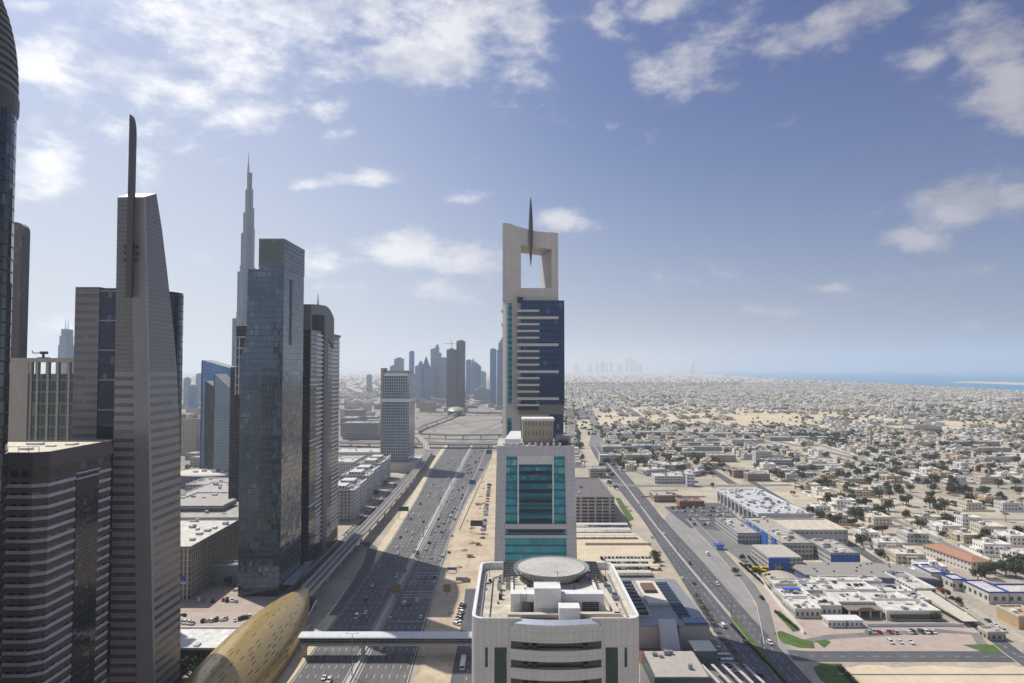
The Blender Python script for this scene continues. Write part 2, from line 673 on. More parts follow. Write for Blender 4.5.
def asphalt_mat(name, col, wear=0.3):
    m, t, b = newmat(name)
    geo = t.new('ShaderNodeNewGeometry')
    p = geo.outputs['Position']
    mp = t.new('ShaderNodeMapping')
    mp.inputs['Scale'].default_value = (1.0, 0.02, 1.0)
    t.l.new(p, mp.inputs[0])
    st = t.noise(mp.outputs[0], 0.7, 4, 0.6)
    n1 = t.noise(p, 0.06, 7, 0.65)
    n2 = t.noise(p, 1.5, 3)
    f = t.m('MULTIPLY_ADD', st, 0.5, t.m('MULTIPLY_ADD', n1, 0.4, t.m('MULTIPLY', n2, 0.1)))
    c = t.vm('SCALE', col, sc=t.ramp(f, 0.32, 0.68, 1 - wear, 1 + wear, False))
    t.l.new(c, b.inputs['Base Color'])
    b.inputs['Roughness'].default_value = 0.8
    b.inputs['Specular IOR Level'].default_value = 0.3
    return m


def grass_mat():
    m, t, b = newmat('lawn_grass')
    geo = t.new('ShaderNodeNewGeometry')
    f = t.m('MULTIPLY_ADD', t.noise(geo.outputs['Position'], 0.15, 6), 0.6, t.m('MULTIPLY', t.noise(geo.outputs['Position'], 1.4, 4), 0.4))
    t.l.new(t.mix(t.ramp(f, 0.35, 0.65), (0.045, 0.095, 0.015), (0.10, 0.16, 0.03)), b.inputs['Base Color'])
    b.inputs['Roughness'].default_value = 0.95
    return m


def foliage_mat(name, c1, c2):
    m, t, b = newmat(name)
    tc = t.new('ShaderNodeTexCoord')
    oi = t.new('ShaderNodeObjectInfo')
    f = t.noise(tc.outputs['Object'], 0.8, 4)
    c = t.mix(t.ramp(f, 0.35, 0.65), c1, c2)
    c = t.vm('SCALE', c, sc=t.ramp(oi.outputs['Random'], 0, 1, 0.75, 1.25, False))
    t.l.new(c, b.inputs['Base Color'])
    b.inputs['Roughness'].default_value = 0.85
    b.inputs['Specular IOR Level'].default_value = 0.2
    return m


def water_mat():
    m, t, b = newmat('sea_water')
    geo = t.new('ShaderNodeNewGeometry')
    n = t.noise(geo.outputs['Position'], 0.0012, 6)
    t.l.new(t.mix(t.ramp(n, 0.35, 0.65), (0.008, 0.17, 0.36), (0.015, 0.23, 0.42)), b.inputs['Base Color'])
    b.inputs['Roughness'].default_value = 0.45
    b.inputs['Specular IOR Level'].default_value = 0.25
    return m


M_ground = ground_mat()
M_sand = sand_mat('pale_sand', (0.60, 0.50, 0.34), (0.66, 0.56, 0.39), (0.44, 0.36, 0.25))
M_sandlot = sand_mat('sand_lot', (0.47, 0.38, 0.26), (0.60, 0.50, 0.36), (0.33, 0.22, 0.14), 0.05)
M_sandfar = sand_mat('open_desert_sand', (0.56, 0.46, 0.31), (0.63, 0.54, 0.38), (0.40, 0.32, 0.21), 0.006)
M_asph = asphalt_mat('highway_asphalt', (0.125, 0.123, 0.12), 0.42)
M_asph2 = asphalt_mat('street_asphalt', (0.105, 0.105, 0.11), 0.4)
M_asph3 = asphalt_mat('worn_asphalt', (0.20, 0.19, 0.18))
M_pale = asphalt_mat('pale_worn_asphalt', (0.29, 0.275, 0.255))
M_lane = asphalt_mat('lane_asphalt', (0.24, 0.225, 0.20))
M_grass = grass_mat()
M_leaf = foliage_mat('tree_leaves', (0.026, 0.038, 0.018), (0.085, 0.10, 0.045))
M_leaf2 = foliage_mat('palm_leaves', (0.035, 0.045, 0.018), (0.085, 0.10, 0.045))
M_bark = simple('bark', (0.13, 0.09, 0.06), 0.9)
M_sea = water_mat()

# ================================================================== GROUND
gm = MB()
ticks = [-46000, -25000, -12000, -6000, -3000, -1500, -800, -400, -200, 0, 200, 400, 600, 800, 1000, 1300, 1600, 2000, 2600, 3400, 4500, 6000, 9000, 14000, 22000, 34000, 46000]
xs = sorted(set([-t_ for t_ in ticks] + ticks))
for i in range(len(xs) - 1):
    for j in range(len(ticks) - 1):
        gm.face([(xs[i], ticks[j], 0), (xs[i + 1], ticks[j], 0), (xs[i + 1], ticks[j + 1], 0), (xs[i], ticks[j + 1], 0)])
struct('ground', gm, M_ground)


def gpoly(name, pts, z, mat, px=True, **kw):
    q = [G(*p) for p in pts] if px else pts
    mb = MB()
    area = sum(q[i][0] * q[(i + 1) % len(q)][1] - q[(i + 1) % len(q)][0] * q[i][1] for i in range(len(q)))
    if area < 0:
        q = q[::-1]
    if 'sand' in name or 'ground' in name:       # ragged edges for loose ground
        er = random.Random(len(name))
        out = []
        for (xa, ya), (xb, yb) in zip(q, q[1:] + q[:1]):
            n = max(1, min(60, int(math.hypot(xb - xa, yb - ya) / 7)))
            j = min(3.0, math.hypot(xb - xa, yb - ya) * .02 + .4)
            for k in range(n):
                out.append((xa + (xb - xa) * k / n + er.uniform(-j, j), ya + (yb - ya) * k / n + er.uniform(-j, j)))
        q = out
    mb.face([(x, y, z) for x, y in q])
    return struct(name, mb, mat)


# sea, sandbar
sea = [G(1300, 413), G(1100, 396), G(1024, 391.5), G(970, 388), G(930, 386.5), G(875, 383), G(820, 380.6), G(780, 378.8), G(745, 376.6), G(700, 373.8), G(670, 371.8)]
sea += [(10200, 45800), (45800, 45800), (45800, 2500)]
gpoly('sea', sea, 0.6, M_sea, px=False)
sb = MB()
pts = [(948, 382.3), (965, 381.7), (985, 381.8), (1005, 382.2), (1030, 383.4), (1034, 384.9), (1018, 385.0), (1000, 384.2), (980, 383.4), (962, 383.0)]
sb.prism([G(*p) for p in pts], 0.3, 1.8)
tag(struct('sand_island', sb, M_sandfar), 'flat pale sand island lying in the sea', None)

# open sand
gpoly('open_sand', [(565, 428), (600, 414), (640, 407), (720, 407.5), (800, 411), (868, 413), (900, 419), (960, 420), (1060, 426), (1060, 433), (960, 431.5), (885, 428.5), (840, 427), (790, 428.5), (720, 425), (640, 423)], 0.05, M_sandfar)
gpoly('sand_lot', [(570, 522), (578, 528), (640, 536), (655, 551), (660, 572), (600, 600), (560, 600)], 0.05, M_sand)
gpoly('verge_sand', [(412, 700), (432.6, 615), (453, 537), (484, 458), (500, 452), (520, 460), (520, 640), (486, 700)], 0.05, M_sandlot)
gpoly('corner_sand', [(838, 667), (1080, 666), (1150, 720), (880, 720), (850, 690)], 0.05, M_sand)
gpoly('plaza_paving', [(150, 700), (178, 640), (178, 598), (240, 592), (300, 572), (334, 545), (352, 520), (362, 500), (378, 500), (360, 530), (330, 570), (316, 600), (300, 640), (290, 700)], 0.05, M_beigepave)
gpoly('clinic_forecourt', [(770, 590), (830, 628), (960, 622), (1000, 640), (1000, 651), (800, 653), (780, 640), (752, 600)], 0.05, M_pink)
M_dirt = sand_mat('grey_dirt', (0.27, 0.245, 0.21), (0.36, 0.32, 0.265), (0.20, 0.185, 0.165), 0.012)
gpoly('interchange_ground', [(335, 452), (340, 410), (360, 392), (520, 392), (520, 450), (430, 455)], 0.03, M_dirt)
gpoly('left_district_ground', [(100, 520), (100, 400), (345, 400), (345, 450), (330, 520), (235, 560)], 0.02, M_dirt)
gpoly('verge_paving', [(664, 520), (701, 560), (741, 607), (766, 646), (800, 662), (815, 660), (797, 645), (775, 612), (740, 568), (700, 530), (672, 508)], 0.04, M_pale)

# ---- main highway
rd = MB()


def xline(Y, tbl):
    for (y0, x0), (y1, x1) in zip(tbl, tbl[1:]):
        if y0 <= Y <= y1:
            return x0 + (x1 - x0) * (Y - y0) / (y1 - y0)
    return tbl[-1][1] if Y > tbl[-1][0] else tbl[0][1]


LEFT_EDGE = [(-400, -106), (330, -106), (592, -105), (800, -110), (1035, -120), (1280, -124), (1600, -116), (6000, -116)]
RIGHT_EDGE = [(-400, -48.5), (330, -49), (606, -55), (760, -52), (1000, -40), (1150, -34), (1500, -40), (6000, -44)]
YS = [-400, 0, 200, 330, 460, 592, 700, 800, 920, 1035, 1150, 1280, 1340]
for a, b in zip(YS, YS[1:]):
    rd.face([(xline(a, LEFT_EDGE), a, .10), (-79.6, a, .10), (-79.6, b, .10), (xline(b, LEFT_EDGE), b, .10)], 0)
    rd.face([(-75.6, a, .10), (xline(a, RIGHT_EDGE), a, .10), (xline(b, RIGHT_EDGE), b, .10), (-75.6, b, .10)], 0)
for k in range(1, 7):
    for sx in (-79.6 - 1.2 - 3.7 * k, -75.6 + 1.2 + 3.7 * k):
        if sx > -50.5:
            continue
        y = 200.0
        while y < 900:
            rd.face([(sx - .12, y, .14), (sx + .12, y, .14), (sx + .12, y + 3.5, .14), (sx - .12, y + 3.5, .14)], 1)
            y += 10.5
for sx in (-80.6, -74.6):
    rd.face([(sx - .14, 100, .14), (sx + .14, 100, .14), (sx + .14, 1300, .14), (sx - .14, 1300, .14)], 1)
for a, b in zip(YS, YS[1:]):
    if b > 1300:
        break
    for tbl, o_ in ((LEFT_EDGE, 1.0), (RIGHT_EDGE, -1.0)):
        xa, xb = xline(a, tbl) + o_, xline(b, tbl) + o_
        rd.face([(xa - .14, a, .14), (xa + .14, a, .14), (xb + .14, b, .14), (xb - .14, b, .14)], 1)
for y in (410, 452, 458, 464, 480, 486, 500, 506, 520):
    rd.face([(-73, y, .14), (-53, y, .14), (-53, y + .5, .14), (-73, y + .5, .14)], 1)
pr_ = random.Random(4)
for k in range(46):
    ln = pr_.randint(1, 6)
    x = (-75.6 + .9 + 3.7 * (ln - 1)) if pr_.random() < .5 else (-79.6 - .9 - 3.7 * ln)
    y = pr_.uniform(230, 1100)
    if x > -56:
        continue
    rd.face([(x + .2, y, .115), (x + 3.5, y, .115), (x + 3.5, y + (L_ := pr_.uniform(6, 40)), .115), (x + .2, y + L_, .115)], 2 + k % 2)
struct('highway', rd, [M_asph, M_mark, asphalt_mat('tar_patch', (.085, .085, .088)), asphalt_mat('old_asphalt', (.165, .16, .152))])
md = MB()
md.box(-79.6, -75.6, -400, 1340, 0.0, 0.30, 0)
md.strip([(-57.5, 640), (-55.5, 800), (-51, 1000), (-48, 1280)], -.5, .5, .3, 0, .2)
struct('highway_median', md, M_conc)
bar = MB()
bar.box(-78.0, -77.2, 200, 1280, 0.31, 1.1)
tag(single('crash_barrier', bar, M_concl, 'low concrete barrier running along the highway median', 'barrier', (-77.6, 200, 0.31)))
# light hard shoulders
sh = MB()
for a, b in zip(YS, YS[1:]):
    sh.face([(xline(a, LEFT_EDGE) - 7, a, .07), (xline(a, LEFT_EDGE), a, .07), (xline(b, LEFT_EDGE), b, .07), (xline(b, LEFT_EDGE) - 7, b, .07)])
struct('verge_strip', sh, M_sand)

# service roads and ramps
def road(name, pts, w, z, mat, dash=None, px=True, kerb=False):
    q = [G(*p) for p in pts] if px else pts
    mb = MB()
    mb.strip(q, -w / 2, w / 2, z, 0)
    if kerb:
        mb.strip(q, -w / 2 - .35, -w / 2, z + .13, 1, 0.15)
        mb.strip(q, w / 2, w / 2 + .35, z + .13, 1, 0.15)
    if dash:
        for (a, b) in zip(q, q[1:]):
            a = Vector(a[:2])
            b = Vector(b[:2])
            L = (b - a).length
            dd = (b - a) / L
            for off in dash:
                nr = Vector((dd.y, -dd.x)) * off
                k = 0.0
                while k < L - 3:
                    p = a + dd * k + nr
                    mb.strip([tuple(p), tuple(p + dd * 3)], -.12, .12, z + .04, 2)
                    k += 9
    return struct(name, mb, [mat, M_concl, M_mark])


road('service_road', [(-22, 100), (-22, 390), (-24, 470)], 15, .10, M_asph2, [0], px=False)
road('dirt_track', [(-24, 465), (-30, 640), (-34, 900), (-40, 1250)], 9, .09, M_sandlot, None, px=False)
road('frontage_road', [(-145, 250), (-145, 480), (-144, 700), (-145, 1000), (-150, 1250)], 9, .10, M_asph2, [0], px=False, kerb=True)
ramp = [(-107, 420), (-108, 480), (-110, 530), (-116, 575), (-126, 592), (-138, 590), (-144, 575)]
road('slip_road', ramp, 8, .12, M_asph2, None, px=False)

# ---- avenue on the right (two carriageways) built between its edge lines
AV_L = [(790, 740), (755, 683), (714, 632), (669, 560), (643, 520), (617, 487), (597, 460), (590, 447)]
AV_M = [(822, 740), (782, 683), (735.5, 622), (683, 560), (651, 520), (627, 487), (603, 458), (594, 446)]
AV_R = [(866, 740), (812, 683), (752, 618), (701, 560), (664, 520), (640, 490), (613, 458), (601, 446)]


def resamp(pts, n=26):
    q = [Vector(G(*p)) for p in pts]
    y0, y1 = q[0].y, q[-1].y
    out = []
    for i in range(n):
        Y = y0 + (y1 - y0) * (i / (n - 1)) ** 1.6
        for a, b in zip(q, q[1:]):
            if a.y - 1e-6 <= Y <= b.y + 1e-6:
                t_ = (Y - a.y) / (b.y - a.y)
                out.append(a.lerp(b, t_))
                break
        else:
            out.append(q[-1].copy())
    return out


ql, qm, qr = resamp(AV_L), resamp(AV_M), resamp(AV_R)
av = MB()
for i in range(len(ql) - 1):
    def P3(v, dx=0, z=.10):
        return (v.x + dx, v.y, z)
    av.face([P3(ql[i]), P3(qm[i], -1.0), P3(qm[i + 1], -1.0), P3(ql[i + 1])], 0)
    av.face([P3(qm[i], 1.0), P3(qr[i]), P3(qr[i + 1]), P3(qm[i + 1], 1.0)], 0)
    for base_, nxt in (((ql[i], qm[i]), (ql[i + 1], qm[i + 1])), ((qm[i], qr[i]), (qm[i + 1], qr[i + 1]))):
        for fr in (0.36, 0.66):
            a = base_[0].lerp(base_[1], fr)
            b = nxt[0].lerp(nxt[1], fr)
            L = b.y - a.y
            k = 0.0
            while k < L - 2 and a.y < 900:
                p = a.lerp(b, k / L)
                q_ = a.lerp(b, (k + 3) / L)
                av.face([(p.x - .1, p.y, .14), (p.x + .1, p.y, .14), (q_.x + .1, q_.y, .14), (q_.x - .1, q_.y, .14)], 1)
                k += 9
struct('avenue', av, [M_asph2, M_mark])
am = MB()
ag = MB()
for i in range(len(qm) - 1):
    a, b = qm[i], qm[i + 1]
    am.face([(a.x - 1.0, a.y, .26), (a.x + 1.0, a.y, .26), (b.x + 1.0, b.y, .26), (b.x - 1.0, b.y, .26)])
    am.face([(a.x + 1.0, a.y, .0), (b.x + 1.0, b.y, .0), (b.x + 1.0, b.y, .26), (a.x + 1.0, a.y, .26)])
    am.face([(b.x - 1.0, b.y, .0), (a.x - 1.0, a.y, .0), (a.x - 1.0, a.y, .26), (b.x - 1.0, b.y, .26)])
    if a.y < 408:
        ag.face([(a.x - .8, a.y, .30), (a.x + 2.4, a.y, .30), (b.x + 2.4, b.y, .30), (b.x - .8, b.y, .30)])
struct('avenue_median', am, M_conc)
o = ag.build('median_grass', M_grass)
tag(o, 'strip of green grass along the avenue median', 'grass', None, 'stuff')
road('service_lane', [(690, 519), (722, 553), (750, 585), (763, 605), (767, 622), (772, 645)], 7.5, .09, M_asph3, None, kerb=True)
road('side_street', [(1090, 657), (1024, 657), (960, 656.5), (880, 656.5), (815, 656.5), (790, 655)], 13.0, .11, M_asph2, [0], kerb=False)
road('forecourt_lane', [(985, 648), (975, 634), (940, 631), (880, 634), (830, 637), (800, 643)], 6, .08, M_asph3)
VST = [(1040, 672), (1016, 655), (985, 631), (960, 612.5), (925, 590), (895, 573), (870, 557), (845, 541), (810, 519), (788, 504), (760, 487), (735, 471), (716, 460)]
road('villa_street', VST, 9.5, .12, M_asph2, [0], kerb=True)
UST = [(1100, 533), (1060, 521), (1015, 504), (965, 489), (923, 477), (875, 464), (840, 455), (800, 446), (770, 440)]
road('upper_street', UST, 16, .12, M_asph3, [0], kerb=True)
road('cross_street', [(596, 483), (640, 486), (700, 486), (760, 485.5), (792, 485)], 14, .11, M_asph3)
road('cross_street', [(810, 519), (850, 512), (905, 504)], 9, .09, M_lane)
road('school_street', [(701, 464), (716, 473), (733, 484)], 12, .09, M_asph2)

road('avenue_far', [G(594.5, 446.5), (205, 1650), (245, 2100), (300, 2700)], 24, .11, M_asph3, px=False)
# lawns at the clinic corner
def lawn(pts, label):
    q = [G(*p) for p in pts]
    mb = MB()
    area = sum(q[i][0] * q[(i + 1) % len(q)][1] - q[(i + 1) % len(q)][0] * q[i][1] for i in range(len(q)))
    if area < 0:
        q = q[::-1]
    mb.face([(x, y, .17) for x, y in q])
    o = mb.build('lawn', M_grass)
    tag(o, label, 'lawn', None, 'stuff')


lawn([(813, 668), (822, 663.5), (836, 664), (846, 672), (860, 690), (838, 690), (820, 680)], 'bright green lawn on the street corner below the clinic')
lawn([(773, 633), (781, 631), (800, 638.5), (813, 642), (815, 648.5), (800, 648), (783, 643)], 'long curved lawn between the clinic slip lane and the avenue')
lawn([(774, 612), (780, 611), (799, 628), (800, 631), (793, 632)], 'narrow lawn beside the clinic boundary wall')
lawn([(815, 641), (826, 640), (831, 642), (824, 648)], 'small triangular lawn beside the clinic entrance')
lawn([(963, 645), (985, 644.5), (1001, 646), (1003, 650), (995, 653.5), (985, 653)], 'pointed oval lawn at the end of the villa street')
lawn([(615, 498), (620, 498), (634, 519), (628, 522)], 'green lawn strip beside the car park block')

# car parks
gpoly('car_park', [(664, 507), (700, 503), (722, 503), (742, 521), (752, 532), (735, 532), (690, 528)], .08, M_asph2)
gpoly('school_yard', [(700, 528), (742, 533), (790, 575), (764, 580)], .07, M_asph3)
gpoly('tower_forecourt', [(575, 565), (640, 560), (655, 575), (600, 600)], .07, M_asph3)
gpoly('plaza_shade_paving', [(178, 600), (238, 594), (300, 590), (280, 600), (262, 612), (250, 612), (178, 612)], .09, M_pink)  # band of pink paving at the back of the plaza
gpoly('podium_paving', [(640, 640), (715, 640), (760, 700), (640, 700)], .08, M_asph3)

# ---- interchange flyovers: decks with parapets and piers
def flyover(name, pts, w, z, label, mat=None, th=1.6, step=38):
    root = thing(name, label, 'flyover', (pts[0][0], pts[0][1], 0))
    dk = MB()
    dk.strip(pts, -w / 2, w / 2, z, 0, th)
    dk.build('deck', mat or M_asph3, root)
    for sgn in (-1, 1):
        pp = MB()
        e = sgn * w / 2
        pp.strip(pts, e - .3, e + .3, z + .95, 0, 1.3)
        pp.build('parapet', M_concl, root)
    acc = 0
    last = Vector(pts[0][:2])
    for a, b in zip(pts, pts[1:]):
        a = Vector(a[:2])
        b = Vector(b[:2])
        L = (b - a).length
        s = step - acc
        while s < L:
            p = a.lerp(b, s / L)
            pm = MB()
            pm.cyl(p.x, p.y, 0, z - th + .05, 1.1, 10)
            pm.box(p.x - 2.4, p.x + 2.4, p.y - 1, p.y + 1, z - th - 1.0, z - th + .02)
            pm.build('pier', M_concl, root)
            s += step
        acc = (acc + L) % step
    return root


flyover('flyover', [(-420, 1335), (-240, 1300), (-100, 1288), (0, 1290), (120, 1310)], 22, 8.0, 'nearest concrete flyover crossing the highway in front of the interchange')
flyover('flyover', [(-380, 1560), (-230, 1480), (-120, 1440), (-20, 1450), (90, 1520)], 12, 9.5, 'curved flyover ramp just behind the nearest flyover')
flyover('flyover', [(-300, 2190), (-120, 2170), (60, 2175), (260, 2200)], 13, 10.0, 'thin straight viaduct beyond the far domed station')
loop = []
for k in range(15):
    a = R(-30 + k * 17)
    loop.append((-85 + 110 * math.cos(a), 1700 + 170 * math.sin(a)))
road('loop_ramp', loop, 10, .12, M_asph3, px=False)
for pts_, w_ in (([(-100, 1335), (-100, 1480), (-80, 1650), (-35, 1850), (5, 2100), (10, 2500), (-20, 3200)], 15), ([(-62, 1335), (-58, 1500), (-35, 1700), (10, 1900), (40, 2150), (40, 2600), (20, 3200)], 15)):
    road('highway_beyond', pts_, w_, .10, M_asph3, px=False)
road('loop_ramp', [(-60, 1330), (-20, 1480), (-40, 1640), (-120, 1760), (-180, 1990), (-150, 2400)], 11, .09, M_asph3, px=False)
road('loop_ramp', [(-130, 1340), (-210, 1500), (-260, 1800), (-200, 2300), (-80, 3000), (-60, 4000)], 13, .11, M_asph3, px=False)
road('loop_ramp', [(-240, 1310), (-200, 1420), (-120, 1530), (-20, 1600), (40, 1720), (40, 1900)], 9, .14, M_pale, px=False)
road('loop_ramp', [(-330, 1400), (-250, 1650), (-120, 1900), (0, 2050), (90, 2120)], 9, .15, M_asph2, px=False)
road('far_avenue', [(40, 1300), (-20, 2100), (-120, 2700), (-140, 3600)], 18, .13, M_asph3, px=False)
road('left_street', [(-420, 500), (-330, 800), (-300, 1100), (-330, 1500), (-380, 2600)], 16, .10, M_asph3, px=False)

# ---- metro viaduct
VZ = 9.0
vpts = [(-130, 425, VZ), (-130, 560, VZ), (-129.5, 700, VZ), (-130.5, 860, VZ), (-133, 980, VZ), (-137, 1080, VZ), (-140, 1180, VZ)]
for px, py in ((426.5, 449), (425.5, 444), (421, 439), (416.5, 434.5), (415.5, 431), (419, 427.5), (427, 424), (437, 420.5), (447, 417), (456, 413.5)):
    x, y = G(px, py, VZ)
    vpts.append((x, y, VZ))
root = thing('metro_viaduct', 'long concrete metro viaduct curving beside the highway towards a far station', 'viaduct', (-130, 425, 0))
dk = MB()
dk.strip(vpts, -4.6, 4.6, 0.0, 0, 1.5)
dk.strip(vpts, -2.4, 2.4, -1.5, 0, 1.3)
dk.build('deck', M_concl, root)
for off in (-4.8, -0.25, 4.3):
    pm = MB()
    pm.strip(vpts, off, off + .5, 1.1, 0, 1.6)
    pm.build('parapet', M_concl, root)
for off in (-3.4, 1.2):
    pm = MB()
    pm.strip(vpts, off, off + 2.2, .15, 0)
    pm.build('track_bed', simple('track_ballast', (0.2, 0.19, 0.18), 0.9), root)
y = 450
while y < 1180:
    x = -130 if y < 860 else -130 - (y - 860) * 10 / 320
    pm = MB()
    pm.cyl(x, y, 0, VZ - 3.6, 1.2, 12)
    pm.lathe(x, y, [(1.2, VZ - 4.4), (2.4, VZ - 2.6)], 12)
    pm.build('pier', M_concl, root)
    y += 36
for (x, y, z) in vpts[8:]:
    pm = MB()
    pm.cyl(x, y, 0, VZ - 2.7, 1.3, 8)
    pm.build('pier', M_concl, root)

# ================================================================== NEAR TOWERS
def ring(poly, off):
    """offset an axis aligned rectangle-like polygon outwards"""
    cx = sum(p[0] for p in poly) / len(poly)
    cy_ = sum(p[1] for p in poly) / len(poly)
    out = []
    for x, y in poly:
        v = Vector((x - cx, y - cy_))
        out.append((x + math.copysign(off, v.x), y + math.copysign(off, v.y)))
    return out


def rrect(x0, x1, y0, y1, r, n=6):
    out = []
    for cx, cy_, a0 in ((x1 - r, y1 - r, 0), (x0 + r, y1 - r, 90), (x0 + r, y0 + r, 180), (x1 - r, y0 + r, 270)):
        for k in range(n + 1):
            a = R(a0 + 90 * k / n)
            out.append((cx + r * math.cos(a), cy_ + r * math.sin(a)))
    return out


# ------------------------------------------------ hotel with helipad in the foreground
F_panel = facade('grey_cladding_panels', (0.58, 0.56, 0.53), (0.38, 0.37, 0.35), (0.42, 0.41, 0.39), fh=2.0, bay=1.55,
                 fx=(0.0, 0.05), fz=(0.0, 0.04), grid=True, roof=(0.62, 0.55, 0.42), grough=0.5, gmetal=0.0, wrough=0.42, tilt=0.0, wvar=0.10)


def hotel():
    X0, X1, Y0, Y1, ZR = -10.6, 33.5, 180.0, 232.0, 85.0
    root = thing('helipad_hotel', 'pale grey panelled block with a round rooftop helipad in the foreground', 'building', ((X0 + X1) / 2, (Y0 + Y1) / 2, 0))
    XC = (X0 + X1) / 2
    m = MB()
    # body with a notched front: bays either side, bowed centre between
    rr = rrect(X0, X1, Y0, Y1, 3.2, 6)
    m.prism(rr, 0, ZR - 2.2, 0)
    # parapet ring
    inner = rrect(X0 + .9, X1 - .9, Y0 + .9, Y1 - .9, 2.6, 6)
    n = len(rr)
    for i in range(n):
        a, b = rr[i], rr[(i + 1) % n]
        c, d_ = inner[i], inner[(i + 1) % n]
        # skip the front centre so the roof shows behind the bowed screen
        z0, z1 = ZR - 2.2, ZR
        if abs((a[0] + b[0]) / 2 - XC) < 2 and a[1] < Y0 + 1 and b[1] < Y0 + 1:
            for (u0, u1) in ((a[0], XC - 9.2), (XC + 9.2, b[0])):
                m.box(u0, u1, Y0, Y0 + .9, z0, z1, 0)
            continue
        m.face([(a[0], a[1], z0), (b[0], b[1], z0), (b[0], b[1], z1), (a[0], a[1], z1)], 0)
        m.face([(d_[0], d_[1], z0), (c[0], c[1], z0), (c[0], c[1], z1), (d_[0], d_[1], z1)], 1)
        m.face([(a[0], a[1], z1), (b[0], b[1], z1), (d_[0], d_[1], z1), (c[0], c[1], z1)], 1)
    m.build('wall', [F_panel, M_white], root)
    # bowed centre: spandrels with dark balcony recesses between
    def bow(z0, z1, depth=1.8, x_in=0.0, y_off=0.0, mat=F_panel, name='spandrel'):
        b = MB()
        pts = []
        W_ = 11.9 - x_in
        for k in range(13):
            t_ = -1 + k / 6
            pts.append((XC + W_ * t_, Y0 - .25 - y_off - depth * (1 - t_ * t_)))
        poly = pts + [(XC + W_, Y0 + .02), (XC - W_, Y0 + .02)]
        b.prism(poly, z0, z1, 0)
        b.build(name, [mat], root)
    bow(79.4, 83.3)
    cap = MB()
    pts = []
    for k in range(13):
        t_ = -1 + k / 6
        pts.append((XC + 11.2 * t_, Y0 - .45 - 1.8 * (1 - t_ * t_)))
    inn = [(x * 1.0, y + 1.4) for x, y in pts]
    for i in range(12):
        a, b, c, d_ = pts[i], pts[i + 1], inn[i + 1], inn[i]
        cap.face([(*a, 83.3), (*b, 83.3), (*b, 84.0), (*a, 84.0)], 0)
        cap.face([(*a, 84.0), (*b, 84.0), (*c, 84.9), (*d_, 84.9)], 0)
        cap.face([(*c, 84.9), (*c, 83.0), (*d_, 83.0), (*d_, 84.9)], 0)
    cap.build('coping', simple('glazed_coping', (0.56, 0.58, 0.62), 0.35, 0.2), root)
    z = 79.4
    for k in range(8):
        rec = MB()
        rec.box(XC - 11.7, XC + 11.7, Y0 - .22, Y0 + .4, z - 2.0, z, 0)
        r_ = rec.build('balcony_glazing', M_darkglass, root)
        for dxx in (-7.9, -5.6, 7.6):
            pb = MB()
            pb.box(XC + dxx - .6, XC + dxx + .6, Y0 - .9, Y0 - .23, z - 1.98, z - .9, 0)
            pb.build('balcony_chair', M_dark, r_)
        bow(z - 4.75, z - 2.0)
        z -= 4.75
    # tall windows at the sides
    for sgn in (-1, 1):
        for (o0, o1, z0, z1, nm) in ((12.8, 16.0, 30, 77.6, 'tall_window'), (17.7, 18.4, 72.6, 77.6, 'slot_window'), (17.7, 18.4, 55, 60, 'slot_window')):
            w = MB()
            xa, xb = XC + sgn * o0, XC + sgn * o1
            w.box(min(xa, xb), max(xa, xb), Y0 - .06, Y0 + .3, z0, z1, 0)
            w.build(nm, facade('greenish_window_glass', (0.02, 0.03, 0.03), (0.03, 0.055, 0.06), (0.05, 0.09, 0.09), fh=1.9, bay=1.2, fx=(.04, .96), fz=(.04, .96)), root)
        xa, xb = XC + sgn * 17.6, XC + sgn * 20.6
        lw = MB()
        lw.box(min(xa, xb) , max(xa, xb) , Y0 - .08, Y0 + .3, 58, 67.8, 0)
        lw.build('corner_window', M_darkglass, root)
    # roof plant level
    zr = ZR - 2.2
    rf = MB()
    rf.box(X0 + 10.2, X1 - 8.3, Y0 + 10, Y0 + 13.5, zr, zr + 5.2, 0)
    rf.build('plant_wall', M_white, root)
    rf = MB()
    rf.box(X0 + 10.2, X0 + 11.0, Y0 + 13.5, Y1 - 3, zr, zr + 2.0, 0)
    rf.build('plant_wall', M_white, root)
    rf = MB()
    rf.box(X1 - 9.1, X1 - 8.3, Y0 + 13.5, Y1 - 3, zr, zr + 2.0, 0)
    rf.build('plant_wall', M_white, root)
    rf = MB()
    rf.box(X0 + 11.1, X1 - 9.2, Y0 + 13.6, Y1 - 3.4, zr, zr + 1.2, 0)
    rf.build('plant_deck', M_roofpale, root)
    # dark panels on the solid plant wall, painting the shade of openings
    for xa, xb in ((XC - 8.6, XC - 5.6), (XC + 2.2, XC + 7.0), (XC + 7.8, XC + 12.4)):
        rf = MB()
        rf.box(xa, xb, Y0 + 9.75, Y0 + 9.98, zr + .4, zr + 3.0, 0)
        rf.build('opening_shade_panel', M_dark, root)
    st = MB()
    st.box(XC - 5.4, XC + 1.8, Y0 + 7.2, Y0 + 12.9, zr, zr + 7.6, 0)
    stp = st.build('stair_house', M_white, root)
    rl = MB()
    for k in range(9):
        x = XC - 5.0 + k * .8
        rl.bar((x, Y0 + 7.0, zr + .2), (x, Y0 + 7.0, zr + 2.2), .06)
    rl.bar((XC - 5.0, Y0 + 7.0, zr + 2.2), (XC + 1.4, Y0 + 7.0, zr + 2.2), .08)
    rl.build('railing', M_grey, stp)
    bx = MB()
    bx.box(XC + .9, XC + 6.4, Y0 + 1.2, Y0 + 5.4, zr, zr + 4.4, 0)
    bx.build('vent_box', M_white, root)
